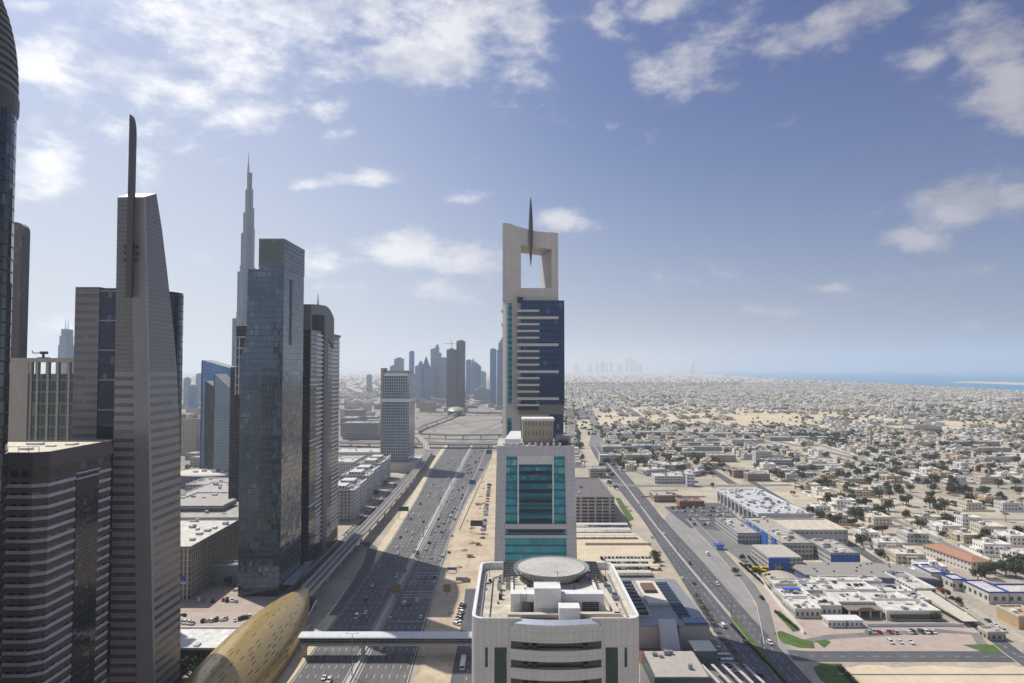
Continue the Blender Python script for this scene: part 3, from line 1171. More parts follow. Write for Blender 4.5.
    for (a, b) in (((X0 + 9.5, Y0 + 4.8, zr + 1.0), (XC + .8, Y0 + 4.8, zr + 1.0)), ((XC + 6.5, Y0 + 5.2, zr + 1.0), (X1 - 4.4, Y0 + 5.2, zr + 1.0)), ((X1 - 5.2, Y0 + 5.0, zr + 1.0), (X1 - 7.4, Y1 - 6, zr + 1.0))):
        dd = MB()
        dd.bar(a, b, 1.7, 0, 1.6)
        dd.build('air_duct', simple('duct_lagging', (0.55, 0.50, 0.42), 0.8, var=0.2), root)
    sc = MB()
    sc.box(XC - 9.0, XC + 9.0, Y0 + 2.2, Y0 + 4.0, zr, zr + .9, 0)
    sc.build('roof_gutter', M_dark, root)
    pp = MB()
    pp.bar((X0 + 4.6, Y0 + 1.5, zr + .3), (X0 + 4.6, Y1 - 12, zr + .3), .22)
    pp.bar((X0 + 4.6, Y1 - 12, zr + .3), (X0 + 9.8, Y1 - 5, zr + .3), .22)
    pp.build('roof_pipe', M_dark, root)
    for (x, y, s, h) in ((X1 - 5.0, Y0 + 27, 2.6, 2.0), (X1 - 3.6, Y0 + 21.5, 2.2, 1.3), (X0 + 6.8, Y0 + 30, 1.4, 2.2), (X0 + 7.4, Y0 + 25, 1.0, 1.1), (X0 + 9.4, Y0 + 2.4, 1.6, .8), (X0 + 6.9, Y0 + 36, 1.2, 1.6)):
        a = MB()
        a.box(x - s / 2, x + s / 2, y - s / 2, y + s / 2, zr, zr + h, 0)
        a.box(x - s * .35, x + s * .35, y - s * .35, y + s * .35, zr + h, zr + h + .25, 1)
        a.build('air_handler', [M_lightgrey, M_dark], root)
    hr = random.Random(8)
    for i in range(26):
        sx, sy, hh = hr.uniform(.4, 1.6), hr.uniform(.4, 1.8), hr.uniform(.4, 1.5)
        x = hr.choice([hr.uniform(X0 + 2, X0 + 8.5), hr.uniform(X1 - 7.2, X1 - 2.2), hr.uniform(X0 + 12, X1 - 10)])
        y = hr.uniform(Y0 + 14.5, Y1 - 6) if X0 + 9 < x < X1 - 9 else hr.uniform(Y0 + 4, Y1 - 4)
        u = MB()
        z_ = zr + (1.2 if X0 + 9 < x < X1 - 9 else 0) + .01
        u.box(x, x + sx, y, y + sy, z_, z_ + hh, 0)
        u.build('roof_unit', hr.choice([M_grey, M_lightgrey, M_white, M_dark]), root)
    for (xa, xb, yy) in ((X0 + 11.2, XC - 6.6, Y0 + 9.0), (XC + 2.4, X1 - 9, Y0 + 9.0)):
        gr = MB()
        for k in range(6):
            gr.bar((xa, yy, zr + .4 + k * .5), (xb, yy, zr + .4 + k * .5), .07)
        for k in range(7):
            gr.bar((xa + (xb - xa) * k / 6, yy, zr), (xa + (xb - xa) * k / 6, yy, zr + 3.0), .08)
        gr.build('screen_frame', M_grey, root)
    for (pts_, r0) in (([(X0 + 2.2, Y0 + 3, zr + .35), (X0 + 2.2, Y1 - 6, zr + .35)], .16), ([(X1 - 2.4, Y0 + 6, zr + .4), (X1 - 2.4, Y1 - 8, zr + .4)], .2), ([(XC + 8, Y0 + 7.5, zr + .3), (X1 - 9, Y0 + 7.5, zr + .3)], .2), ([(X0 + 12, Y0 + 7.8, zr + .3), (XC - 6, Y0 + 7.8, zr + .3)], .18)):
        pm = MB()
        pm.bar(pts_[0], pts_[1], r0 * 2)
        pm.build('roof_pipe', M_grey, root)
    for (x, y, h_) in ((X0 + 3.5, Y0 + 40, 5), (X1 - 4, Y0 + 38, 6.5), (XC + 1.2, Y0 + 12, 11)):
        pm = MB()
        pm.cyl(x, y, zr, zr + h_, .09, 6)
        pm.bar((x - .7, y, zr + h_ - .6), (x + .7, y, zr + h_ - .6), .07)
        pm.build('antenna', M_grey, root)
    for (xa, xb) in ((X0 + 1.2, XC - 9.4), (XC + 9.4, X1 - 1.2)):
        pm = MB()
        n_p = 7
        for k in range(n_p + 1):
            x = xa + (xb - xa) * k / n_p
            pm.bar((x, Y0 + .45, ZR), (x, Y0 + .45, ZR + 1.0), .06)
        pm.bar((xa, Y0 + .45, ZR + 1.0), (xb, Y0 + .45, ZR + 1.0), .07)
        pm.build('parapet_rail', M_lightgrey, root)
    ld = MB()
    for k in range(10):
        ld.bar((X0 + 13, Y0 + 9.7, zr + .3 + k * .5), (X0 + 14.6, Y0 + 9.7, zr + .3 + k * .5), .09)
    ld.bar((X0 + 13, Y0 + 9.7, zr), (X0 + 13, Y0 + 9.7, zr + 5.6), .12)
    ld.bar((X0 + 14.6, Y0 + 9.7, zr), (X0 + 14.6, Y0 + 9.7, zr + 5.6), .12)
    ld.build('ladder', M_grey, root)
    # helipad
    hx, hy, hz = XC + 1.0, Y1 - 13.2, ZR + 2.2
    hp = MB()
    hp.lathe(hx, hy, [(9.0, hz - 2.6), (10.6, hz - .5), (10.6, hz)], 48, 0)
    pad = hp.build('helipad', simple('helipad_concrete', (0.48, 0.455, 0.41), 0.9, var=0.3, scale=.12), root)
    nt = MB()
    nt.lathe(hx, hy, [(10.65, hz - .35), (12.0, hz + .12), (12.0, hz + .02), (10.65, hz - .45)], 48, 0)
    for k in range(48):
        a = 2 * math.pi * k / 48
        nt.bar((hx + 10.6 * math.cos(a), hy + 10.6 * math.sin(a), hz - 1.6), (hx + 12.1 * math.cos(a), hy + 12.1 * math.sin(a), hz + .25), .2)
    nt.build('safety_net', simple('net_steel', (0.22, 0.25, 0.23), 0.6, 0.2), pad)
    for k in range(10):
        a = 2 * math.pi * k / 10 + .2
        lg = MB()
        lg.cyl(hx + 9.0 * math.cos(a), hy + 9.0 * math.sin(a), zr, hz - 1.6, .3, 8)
        lg.build('helipad_column', M_grey, pad)
    # steel truss works either side of the pad
    for sgn in (-1, 1):
        tr = MB()
        for k in range(9):
            yy = hy - 7 + 1.8 * k
            xi = hx + sgn * math.sqrt(max(1, 12.2 ** 2 - (yy - hy) ** 2))
            xo = hx + sgn * 15.2
            tr.bar((xi, yy, hz - .6), (xo, yy + .9, hz - 1.0), .4)
            tr.bar((xi, yy, hz - .6), (xo, yy - .9, hz - 2.4), .32)
            tr.bar((xo, yy - .9, hz - 2.4), (xo, yy + .9, hz - 1.0), .32)
        tr.bar((hx + sgn * 15.2, hy - 8, hz - 1.0), (hx + sgn * 15.2, hy + 8.3, hz - 1.0), .28)
        tr.bar((hx + sgn * 15.2, hy - 8, hz - 2.4), (hx + sgn * 15.2, hy + 8.3, hz - 2.4), .28)
        tr.build('truss', simple('truss_steel', (.13, .14, .14), .5, .3), root)
    sr = MB()
    for k in range(8):
        sr.bar((XC - 5 + k, Y0 + 12.7, zr + 7.6), (XC - 5 + k, Y0 + 12.7, zr + 9.0), .07)
    sr.bar((XC - 5, Y0 + 12.7, zr + 9.0), (XC + 2, Y0 + 12.7, zr + 9.0), .09)
    sr.build('access_railing', simple('green_rail', (0.10, 0.22, 0.14), .6), root)


hotel()


# ------------------------------------------------ teal glass tower in a white frame
F_tealframe = facade('white_frame_panels', (0.57, 0.57, 0.57), (0.37, 0.37, 0.37), (0.41, 0.41, 0.41), fh=2.4, bay=1.8, fx=(0.0, .05), fz=(0, .05), grid=True, roof=(.55, .5, .44), grough=.5, gmetal=0, wrough=.5, tilt=0)
F_teal = facade('teal_curtain_glass', (0.04, 0.16, 0.20), (0.03, 0.22, 0.29), (0.11, 0.46, 0.54), fh=3.6, bay=1.5, fx=(.03, .97), fz=(.22, .97), gmetal=0.5, grough=.06, tilt=.02)
F_tealdark = facade('dark_teal_glass', (0.02, 0.10, 0.13), (0.02, 0.14, 0.20), (0.06, 0.28, 0.35), fh=3.6, bay=1.5, fx=(.03, .97), fz=(.3, .97), gmetal=0.5, grough=.06, tilt=.02)


def teal_tower():
    Y0, Y1 = 315.0, 350.0
    ZT = Zp(446, Y0)
    xl, xr = Xp(497, Y0), Xp(574, Y0)
    XC = (xl + xr) / 2
    wt = (xr - xl) / 2
    flare = 3.4 / 112 / 2 * 2
    root = thing('glass_tower', 'teal glass tower in a white panelled frame directly behind the helipad block', 'building', (XC, (Y0 + Y1) / 2, 0))

    def hw(z):
        return wt + (ZT - z) * 0.022
    fr = MB()
    # two side frames
    for sgn in (-1, 1):
        def xa(z, o):
            return XC + sgn * (hw(z) - o)
        for (o0, o1) in ((0, 4.4),):
            vs = []
            for z in (0, ZT):
                a, b = xa(z, o0), xa(z, o1 + (0 if z else 0.9))
                q = [(a, Y0), (b, Y0), (b, Y1), (a, Y1)] if sgn < 0 else [(b, Y0), (a, Y0), (a, Y1), (b, Y1)]
                vs += [(x, y, z) for x, y in q]
            fr.add(vs, [(3, 2, 1, 0), (4, 5, 6, 7), (0, 1, 5, 4), (1, 2, 6, 5), (2, 3, 7, 6), (3, 0, 4, 7)], 0)
    f_ = fr.build('frame', F_tealframe, root)
    tb = MB()
    tb.box(XC - wt + 4.4, XC + wt - 4.4, Y0 + .05, Y1, ZT - 4.6, ZT - .05, 0)
    tb.build('top_beam', F_tealframe, root)
    # low rail of the roof with small posts
    for k in range(9):
        a = MB()
        x = XC - wt + 6.5 + k * (2 * wt - 13) / 8
        a.box(x - .5, x + .5, Y0 + .4, Y0 + 1.4, ZT - .05, ZT + 1.3, 0)
        a.build('roof_bollard', M_white, root)
    g = MB()
    g.box(XC - wt + 3.4, XC + wt - 3.4, Y0 + 1.2, Y1 - 1, 0, ZT - 4.6, 0)
    g.build('curtain_wall', F_teal, root)
    hd = MB()
    hd.box(XC - 8.4, XC + 8.4, Y0 + .3, Y0 + 1.15, ZT - 8.4, ZT - 4.6, 0)
    hd.build('header_panel', M_white, root)
    for sgn in (-1, 1):
        jm = MB()
        jm.box(XC + sgn * 8.0 - .35, XC + sgn * 8.0 + .35, Y0 + .25, Y0 + 1.15, Zp(529, Y0), ZT - 8.4, 0)
        jm.build('jamb', M_white, root)
    # the recessed centre: one dark glass band per floor
    z = ZT - 8.6
    while z > Zp(529, Y0) + 2:
        b = MB()
        b.box(XC - 7.6, XC + 7.6, Y0 + .75, Y0 + 1.15, z - 2.9, z, 0)
        b.build('window_band', F_tealdark, root)
        s = MB()
        s.box(XC - 7.6, XC + 7.6, Y0 + .5, Y0 + 1.15, z - 4.3, z - 2.9, 0)
        s.build('spandrel', simple('black_teal_panel', (.012, .03, .038), .25), root)
        z -= 4.35
    for py0, py1, mt in ((521, 529, F_tealframe), (532, 538, F_tealframe)):
        s = MB()
        z1, z0 = Zp(py0 + 3, Y0), Zp(py1, Y0)
        s.box(XC - wt + 3.5, XC + wt - 3.5, Y0 - .3, Y0 + 1.1, z0, z1, 0)
        s.build('sill_beam', mt, root)
    s = MB()
    s.box(XC - wt + 5, XC + wt - 5, Y0 + .3, Y0 + 1.1, Zp(533, Y0), Zp(529, Y0), 0)
    s.build('louvre_band', M_dark, root)
    # roof: beige plant house, sloped white canopy
    ph = MB()
    ph.box(XC - 5.8, XC + 8.6, Y0 + 7, Y0 + 19, ZT - 2, Zp(421, Y0 + 7), 0)
    p_ = ph.build('plant_house', facade('beige_louvre_wall', (.40, .35, .26), (.16, .14, .11), (.2, .18, .13), fh=4.5, bay=1.7, fx=(.2, .55), fz=(.3, .75), gmetal=0, grough=.6, tilt=0, roof=(.55, .5, .42)), root)
    cp = MB()
    zc = Zp(421, Y0 + 7)
    cp.box(XC - 6.3, XC + 9.1, Y0 + 6.6, Y0 + 19.4, zc + .05, zc + 1.1, 0)
    cp.build('roof_cap', M_white, p_)
    cn = MB()
    z0 = ZT + .3
    cn.prism([(XC - 15, Y0 + 2.5), (XC - 6.6, Y0 + 2.5), (XC - 6.6, Y0 + 14), (XC - 12.5, Y0 + 14)], z0, z0 + .9, 0, None, [(XC - 15, Y0 + 2.5), (XC - 6.6, Y0 + 2.5), (XC - 6.6, Y0 + 14), (XC - 12.5, Y0 + 14)])
    cn.prism([(XC - 14.2, Y0 + 4), (XC - 6.6, Y0 + 4), (XC - 6.6, Y0 + 13), (XC - 11.5, Y0 + 13)], z0 + .9, lambda x, y: z0 + 1.2 + (y - Y0) * .32, 0)
    cn.build('roof_canopy', M_white, root)
    cy2 = MB()
    cy2.box(XC + 9.4, XC + 16.5, Y0 + 5, Y0 + 14, ZT - 1, ZT + 4.2, 0)
    cy2.box(XC + 11, XC + 15, Y0 + 2, Y0 + 4, ZT - 1, ZT + 2.2, 1)
    cy2.build('cooling_unit', [M_grey, M_dark], root)


teal_tower()


# ------------------------------------------------ white portal tower with the needle
F_portal = facade('white_portal_panels', (0.60, 0.565, 0.52), (0.43, 0.41, 0.38), (0.46, 0.44, 0.41), fh=3.2, bay=3.2, fx=(0, .03), fz=(0, .05), grid=True, gmetal=0, grough=.5, wrough=.55, tilt=0, roof=(.55, .52, .46))
F_blue = facade('deep_blue_glass', (0.012, 0.03, 0.065), (0.012, 0.032, 0.085), (0.03, 0.065, 0.15), fh=3.6, bay=1.6, fx=(.04, .96), fz=(.12, .97), gmetal=0.55, grough=.05, tilt=.014)


def portal_tower():
    Y0 = 430.0
    k = lambda px: Xp(px, Y0)
    z = lambda py: Zp(py, Y0)
    root = thing('portal_tower', 'tall white tower with a square portal hole and a needle at its top', 'building', (k(531), Y0 + 16, 0))
    D = 30.0
    # left pier full height, with a bevelled outline
    m = MB()
    m.prism([(k(502.5), Y0 + 3.5), (k(506), Y0), (k(521), Y0), (k(521), Y0 + D), (k(502.5), Y0 + D)], z(560), z(300.5), 0)
    m.build('pier', F_portal, root)
    # crown: ring round the hole, its top edge curved
    def top(x):
        t_ = (x - k(502.5)) / (k(558) - k(502.5))
        return z(223) - (z(223) - z(233)) * min(1, max(0, (t_ - .12) / .5)) ** .8 * (1 - .15 * math.sin(t_ * 3.1))
    xs_ = [k(502.5) + (k(558.5) - k(502.5)) * i / 16 for i in range(17)]
    hx0, hx1 = k(521), k(552)
    hz0, hz1 = z(288), z(245)
    cr = MB()
    yb = Y0 + D
    cr.box(k(502.5), hx0, Y0, yb, z(300.4), hz0, 0)
    cr.box(hx0, k(558.5), Y0, yb, z(300.4), hz0, 0)
    cr.box(k(502.5), hx0, Y0 + .002, yb - .002, hz0, hz1, 0)
    # right jamb: tapers back towards the hole
    cr.prism([(hx1, Y0 + .002), (k(558.5), Y0 + .002), (k(558.5), yb), (k(543.5), yb)], hz0, z(249), 0)
    for i in range(16):
        a, b = xs_[i], xs_[i + 1]
        def bot(x):
            return hz1 if x < hx0 - .1 else (hz1 - (x - hx0) / (hx1 - hx0) * (hz1 - z(249)) if x < hx1 else z(249))
        vs = [(a, Y0, bot(a)), (b, Y0, bot(b)), (b, yb, bot(b)), (a, yb, bot(a)), (a, Y0, top(a)), (b, Y0, top(b)), (b, yb, top(b)), (a, yb, top(a))]
        fs = [(3, 2, 1, 0), (4, 5, 6, 7), (0, 1, 5, 4), (2, 3, 7, 6)]
        if i == 0:
            fs.append((3, 0, 4, 7))
        if i == 15:
            fs.append((1, 2, 6, 5))
        cr.add(vs, fs, 0)
    cr.build('crown', F_portal, root)
    nd = MB()
    xc, yc = k(530.8), Y0 - 1.6
    prof = [(0.05, z(267))]
    for i in range(1, 12):
        t_ = i / 12
        prof.append((0.12 + 1.3 * math.sin(math.pi * t_) ** .9, z(267) + (z(196) - z(267)) * t_))
    prof.append((.05, z(196)))
    nd.lathe(xc, yc, prof, 12, 0)
    nd.build('needle', simple('needle_steel', (.12, .11, .11), .35, .6), root, smooth=True)
    nb = MB()
    nb.box(xc - .5, xc + .5, yc, Y0 + 3, z(240), z(237), 0)
    nb.build('needle_bracket', M_grey, root)
    # blue glass body standing proud of the white frame
    g = MB()
    g.box(k(521.2), k(564), Y0 - 4.0, Y0 + D - 4, z(404), z(301), 0)
    g.build('curtain_wall', F_blue, root)
    g = MB()
    g.box(k(549), k(563), Y0 - 3.2, Y0 + D - 5, z(600), z(414.3), 0)
    g.build('lower_glass', F_blue, root)
    g = MB()
    g.box(k(519), k(563.6), Y0 - 4.2, Y0 + D - 4.2, z(414), z(404.2), 0)
    g.build('transfer_band', simple('grey_band', (.22, .21, .20), .6), root)
    g = MB()
    g.box(k(521.3), k(549), Y0 - 1.5, Y0 + D - 6, z(600), z(414.3), 0)
    g.build('lower_wall', F_portal, root)
    g = MB()
    g.box(k(508), k(512), Y0 - .15, Y0 + .5, z(404), z(303), 0)
    g.build('stair_window', F_tealdark, root)
    g = MB()
    g.box(k(507.5), k(511.5), Y0 - .15, Y0 + .5, z(520), z(418), 0)
    g.build('stair_window', F_tealdark, root)
    # balcony slabs: short ones at the left half, a long one every fourth
    py = 310.5
    n = 0
    M_band = simple('white_slab', (.62, .61, .60), .6)
    while py < 404:
        long_ = abs(((py - 316.5) / 26.6) - round((py - 316.5) / 26.6)) < .12
        b = MB()
        b.box(k(517), k(558) if long_ else k(539), Y0 - 6.2, Y0 - 4.05, z(py + (2.6 if long_ else 2.0)), z(py), 0)
        b.build('balcony_slab', M_band, root)
        if not long_:
            w = MB()
            w.box(k(517.2), k(538.8), Y0 - 4.3, Y0 - 4.02, z(py + 6.2), z(py + 2.3), 0)
            w.build('balcony_glazing', M_darkglass, root)
        py += 6.65
        n += 1
    # small cleats up the left edge and figures of plant on the top
    for i in range(9):
        c = MB()
        zz = z(312 + 14 * i)
        c.box(k(501.4), k(502.6), Y0 + 6, Y0 + 8, zz, zz + 2.0, 0)
        c.build('edge_cleat', M_grey, root)
    c = MB()
    c.box(k(517.5), k(522.5), Y0 - 3.6, Y0 - .3, z(303), z(297.5), 0)
    c.build('roof_plant', M_dark, root)


portal_tower()


# ------------------------------------------------ sloping tower with the blade mast (left)
F_bladefront = facade('grey_band_front', (0.27, 0.26, 0.265), (0.08, 0.08, 0.09), (0.145, 0.143, 0.15), fh=3.7, bay=1.25, fx=(.02, .98), fz=(.12, .56), gmetal=.45, grough=.18, wrough=.4, wmetal=.25, tilt=.02)
F_bladeplain = facade('grey_panel_strip', (0.30, 0.29, 0.295), (0.20, .195, .20), (.235, .23, .235), fh=1.85, bay=1.2, fx=(0, .06), fz=(0, .06), grid=True, gmetal=.1, grough=.4, wrough=.38, wmetal=.3, tilt=0)


F_bladeup = facade('grey_fine_panels', (0.20, 0.195, 0.20), (0.125, .123, .13), (.16, .157, .163), fh=1.85, bay=1.2, fx=(.04, .96), fz=(0.0, .45), gmetal=.2, grough=.35, wrough=.4, wmetal=.3, tilt=.006)


def blade_tower():
    YF = 287.0
    root = thing('blade_tower', 'tall grey wedge tower with a dark blade mast down its front', 'building', (Xp(131, YF), YF + 12, 0))
    zt = Zp(197, YF)
    # front face: vertical left edge; right edge leans in with height
    xl = Xp(111, YF, 600)
    FR0 = Xp(152, YF, 600)
    FRT = Xp(144, YF, 197)
    XLT = Xp(117.5, YF, 197)
    z6 = Zp(600, YF)

    def xr(z):
        return FR0 + (FRT - FR0) * (z - z6) / (zt - z6)

    def xlft(z):
        return xl + (XLT - xl) * (z - z6) / (zt - z6)

    # rear edge of the right face: bellies out downwards (px, py read along the silhouette)
    edge = []
    for px, py in ((179.0, 683), (180.0, 560), (180.0, 460), (176.5, 371), (173.3, 330), (167.0, 272), (161.5, 228), (156.0, 188)):
        z = Zp(py, 300)
        v = ray(px, py)
        edge.append((min(z, zt), xr(min(z, zt)) / (v.x / v.y)))
    edge[0] = (0.0, edge[0][1])
    zb = edge[3][0]

    def sect(z, y1):
        return [(xlft(z), YF), (xr(z), YF), (xr(z) + .2, y1), (xlft(z), y1)]
    m = MB()
    for (z0, y0), (z1, y1) in zip(edge[:3], edge[1:4]):
        m.prism(sect(z0, y0), z0, z1, 0, None, sect(z1, y1))
    m.build('lower_shaft', F_bladefront, root)
    m = MB()
    for i in range(3, 7):
        (z0, y0), (z1, y1) = edge[i], edge[i + 1]
        last = i == 6
        m.prism(sect(z0, y0), z0, (lambda x, y: zt + (y - YF) * .42 if y > YF + 1 else zt) if last else z1, 0, 1 if last else None, sect(z1, y1))
    m.build('upper_shaft', [F_bladeup, simple('bright_roof_metal', (.75, .74, .72), .35, .3)], root)
    # plain corner strip
    s = MB()
    w0 = FR0 - Xp(135, YF, 600)
    for z0, z1 in ((0, zb), (zb + .01, zt - .2)):
        a0, b0, a1, b1 = xr(z0) - w0 * (1 if z0 < 1 else .8), xr(z0) + .15, xr(z1) - w0 * .8, xr(z1) + .15
        s.add([(a0, YF - .35, z0), (b0, YF - .35, z0), (b0, YF + 1.4, z0), (a0, YF + 1.4, z0), (a1, YF - .35, z1), (b1, YF - .35, z1), (b1, YF + 1.4, z1), (a1, YF + 1.4, z1)],
              [(3, 2, 1, 0), (4, 5, 6, 7), (0, 1, 5, 4), (1, 2, 6, 5), (2, 3, 7, 6), (3, 0, 4, 7)], 0)
    s.build('corner_strip', F_bladeplain, root)
    # mast: sword shaped blade
    b = MB()
    xm = Xp(130.5, YF)
    yk = YF - 2.0
    za, zc = Zp(297, yk), Zp(115, yk)
    w = 1.15
    out = [(xm - w, za), (xm + w, za), (xm + w, zc - 9)]
    for i in range(1, 7):
        t_ = i / 6
        out.append((xm + w - 2 * w * t_ * t_, zc - 9 + 9 * math.sin(t_ * math.pi / 2)))
    nn = len(out)
    vs = [(x, yk - .9, z) for x, z in out] + [(x, yk + .9, z) for x, z in out]
    b.add(vs, [tuple(range(nn)), tuple(reversed(range(nn, 2 * nn)))] + [((i + 1) % nn, i, i + nn, (i + 1) % nn + nn) for i in range(nn)], 0)
    b.build('mast', simple('mast_steel', (.10, .10, .11), .4, .5), root)
    for py in (246, 253, 260):
        c = MB()
        zz = Zp(py, yk)
        c.box(xm - 2.6, xm + 2.6, yk - .5, YF, zz - .5, zz + .5, 0)
        c.build('mast_bracket', M_dark, root)
    # left wing: banded slab plus a dark glass bay
    yw = YF + 20
    wl = MB()
    wl.box(Xp(73.5, yw), Xp(98, yw), yw, yw + 26, 0, Zp(287, yw), 0)
    wl.build('left_wing', facade('grey_wing_bands', (.18, .18, .195), (.085, .086, .097), (.13, .13, .142), fh=3.7, bay=1.3, fx=(.03, .97), fz=(.15, .58), gmetal=.3, grough=.25, wmetal=.2, wrough=.42), root)
    gl = MB()
    gl.box(Xp(98, yw), Xp(119, yw), yw + .4, yw + 26, 0, Zp(288, yw), 0)
    gl.build('glass_bay', facade('night_blue_glass', (.015, .025, .045), (.012, .022, .05), (.02, .035, .07), fh=3.7, bay=1.6, fx=(.03, .97), fz=(.06, .96), gmetal=.5, grough=.05), root)
    for i in range(12):
        f_ = MB()
        zz = Zp(288, yw) - 1 - i * 13.4
        f_.box(Xp(98, yw) + .1, Xp(117, yw), yw + .1, yw + .38, zz - .5, zz, 0)
        f_.build('floor_line', M_grey, root)
    rp = MB()
    rp.box(Xp(111, yw), Xp(116, yw), yw + 4, yw + 12, Zp(288, yw) + .02, Zp(283, yw), 0)
    rp.build('roof_house', M_grey, root)
    # right wing: dark curved glass
    rw = MB()
    yr = 333.0
    xa = -.4824 * yr - 12 * (math.sqrt(1 + .4824 ** 2) - 1)
    rw.lathe(xa - 12, yr, [(12, 0), (12, Zp(293, yr))], 32, 0)
    rw.build('right_wing', facade('dark_curved_glass', (.02, .025, .035), (.015, .024, .04), (.025, .04, .06), fh=3.7, bay=1.5, fx=(.02, .98), fz=(.1, .95), gmetal=.5, grough=.08), root)


blade_tower()


# ------------------------------------------------ brown block with white balcony bands (bottom left)
F_brown = facade('brown_window_wall', (0.095, 0.072, 0.07), (0.012, 0.015, 0.02), (0.04, 0.045, 0.052), fh=3.75, bay=3.6, fx=(.16, .86), fz=(.05, .62), gmetal=.3, grough=.1, wrough=.7, roof=(.62, .60, .55))
F_brownglass = facade('black_window_bay', (.02, .023, .03), (.010, .013, .02), (.022, .03, .045), fh=1.25, bay=2.0, fx=(.03, .97), fz=(.1, .93), gmetal=.35, grough=.08, tilt=.012)


def brown_block():
    XR = -160.0
    YN = 235.0
    YFAR = 274.0
    ZT = Zp(466, YN)
    XL = XR - 60
    root = thing('banded_block', 'dark brown block with pale balcony bands and a pale flat roof', 'building', ((XL + XR) / 2, (YN + YFAR) / 2, 0))
    m = MB()
    c = 4.0
    poly = [(XL, YN), (XR - c, YN), (XR, YN + c * .6), (XR, YFAR), (XL, YFAR)]
    m.prism(poly, 0, ZT, 0, 1)
    m.build('wall', [F_brown, M_roofpale], root)
    # tall parapet crown sloping inwards
    pr = MB()
    def crown(z0, z1, o0, o1, th):
        q0 = [(XL - o0, YN - o0), (XR - c + o0 * .6, YN - o0), (XR + o0, YN + c * .6 - o0 * .4), (XR + o0, YFAR + o0), (XL - o0, YFAR + o0)]
        q1 = [(XL - o1, YN - o1), (XR - c + o1 * .6, YN - o1), (XR + o1, YN + c * .6 - o1 * .4), (XR + o1, YFAR + o1), (XL - o1, YFAR + o1)]
        i1 = [(x + (th if x < (XL + XR) / 2 else -th), y + (th if y < (YN + YFAR) / 2 else -th)) for x, y in q1]
        n = 5
        for i in range(n):
            j = (i + 1) % n
            pr.face([(*q0[i], z0), (*q0[j], z0), (*q1[j], z1), (*q1[i], z1)])
            pr.face([(*q1[i], z1), (*q1[j], z1), (*i1[j], z1), (*i1[i], z1)])
            pr.face([(*i1[j], z0), (*i1[i], z0), (*i1[i], z1), (*i1[j], z1)])
    crown(ZT - .6, ZT + 4.6, .7, .1, .8)
    pr.build('parapet', simple('brown_cladding', (.105, .082, .086), .55, var=.1), root)
    # balcony bands each floor, on both faces
    M_band = simple('pale_balcony_band', (.42, .43, .47), .6)
    fl = 0
    z = ZT - 6.2
    YA, YB, YC = YN + c * .6, 252.0, 266.0
    while z > 8 and fl < 40:
        b = MB()
        b.prism([(XR - 24, YN - .2), (XR - c + .1, YN - .2), (XR + .2, YN + c * .6 - .1), (XR + .2, YB), (XR - .05, YB), (XR - .05, YN + c * .6), (XR - c, YN + .05), (XR - 24, YN + .05)], z - 1.15, z, 0)
        b.build('balcony_band', M_band, root)
        b = MB()
        b.box(XR - .05, XR + .2, YC, YFAR, z - 1.15, z, 0)
        b.build('balcony_band', M_band, root)
        z -= 3.75
        fl += 1
    g = MB()
    g.box(XR - .3, XR + .28, YB + .2, YC - .2, 0, ZT - 6.4, 0)
    g.build('glazed_bay', F_brownglass, root)
    g = MB()
    g.box(XL, XR - 24.2, YN - .3, YN + .3, 0, ZT - 8.5, 0)
    g.build('glazed_bay', F_brownglass, root)
    for zz in (ZT - 4.9, ZT - 6.9):
        b = MB()
        b.box(XR - .05, XR + .7, YB + .1, YC - .1, zz - .6, zz, 0)
        b.build('bay_rail', M_band, root)
    for zz in (ZT - 9, ZT - 11.5):
        b = MB()
        b.box(XL, XR - 24.3, YN - .8, YN + .05, zz - .6, zz, 0)
        b.build('bay_rail', M_band, root)
    m = MB()
    m.prism([(XL + 1.5, YN + 1.5), (XR - c - .5, YN + 1.5), (XR - 1.5, YN + c), (XR - 1.5, YFAR - 1.5), (XL + 1.5, YFAR - 1.5)], ZT + .02, ZT + 4.2, 0)
    m.build('roof_deck', simple('cream_roof', (.66, .61, .47), .9, var=.25, scale=.2), root)
    # roof things
    for (x, y, sx, sy, h) in ((XR - 14, 246, 4, 2, .8), (XR - 30, 252, 5, 3, 1.0), (XR - 22, 262, 6, 2, .9), (XR - 8, 262, 3, 4, .7), (XR - 12, 256, 3, 2, .6), (XR - 40, 244, 4, 3, .9)):
        a = MB()
        a.box(x - sx / 2, x + sx / 2, y - sy / 2, y + sy / 2, ZT + 4.22, ZT + 4.2 + h, 0)
        a.build('roof_plant', M_white, root)
    rl = MB()
    for i in range(16):
        x = XR - 58 + i * 3.6
        rl.bar((x, YN + 3, ZT + 4.2), (x, YN + 3, ZT + 6.2), .16)
    rl.bar((XR - 58, YN + 3, ZT + 6.2), (XR - 4, YN + 3, ZT + 6.2), .16)
    rl.build('roof_railing', M_lightgrey, root)


brown_block()


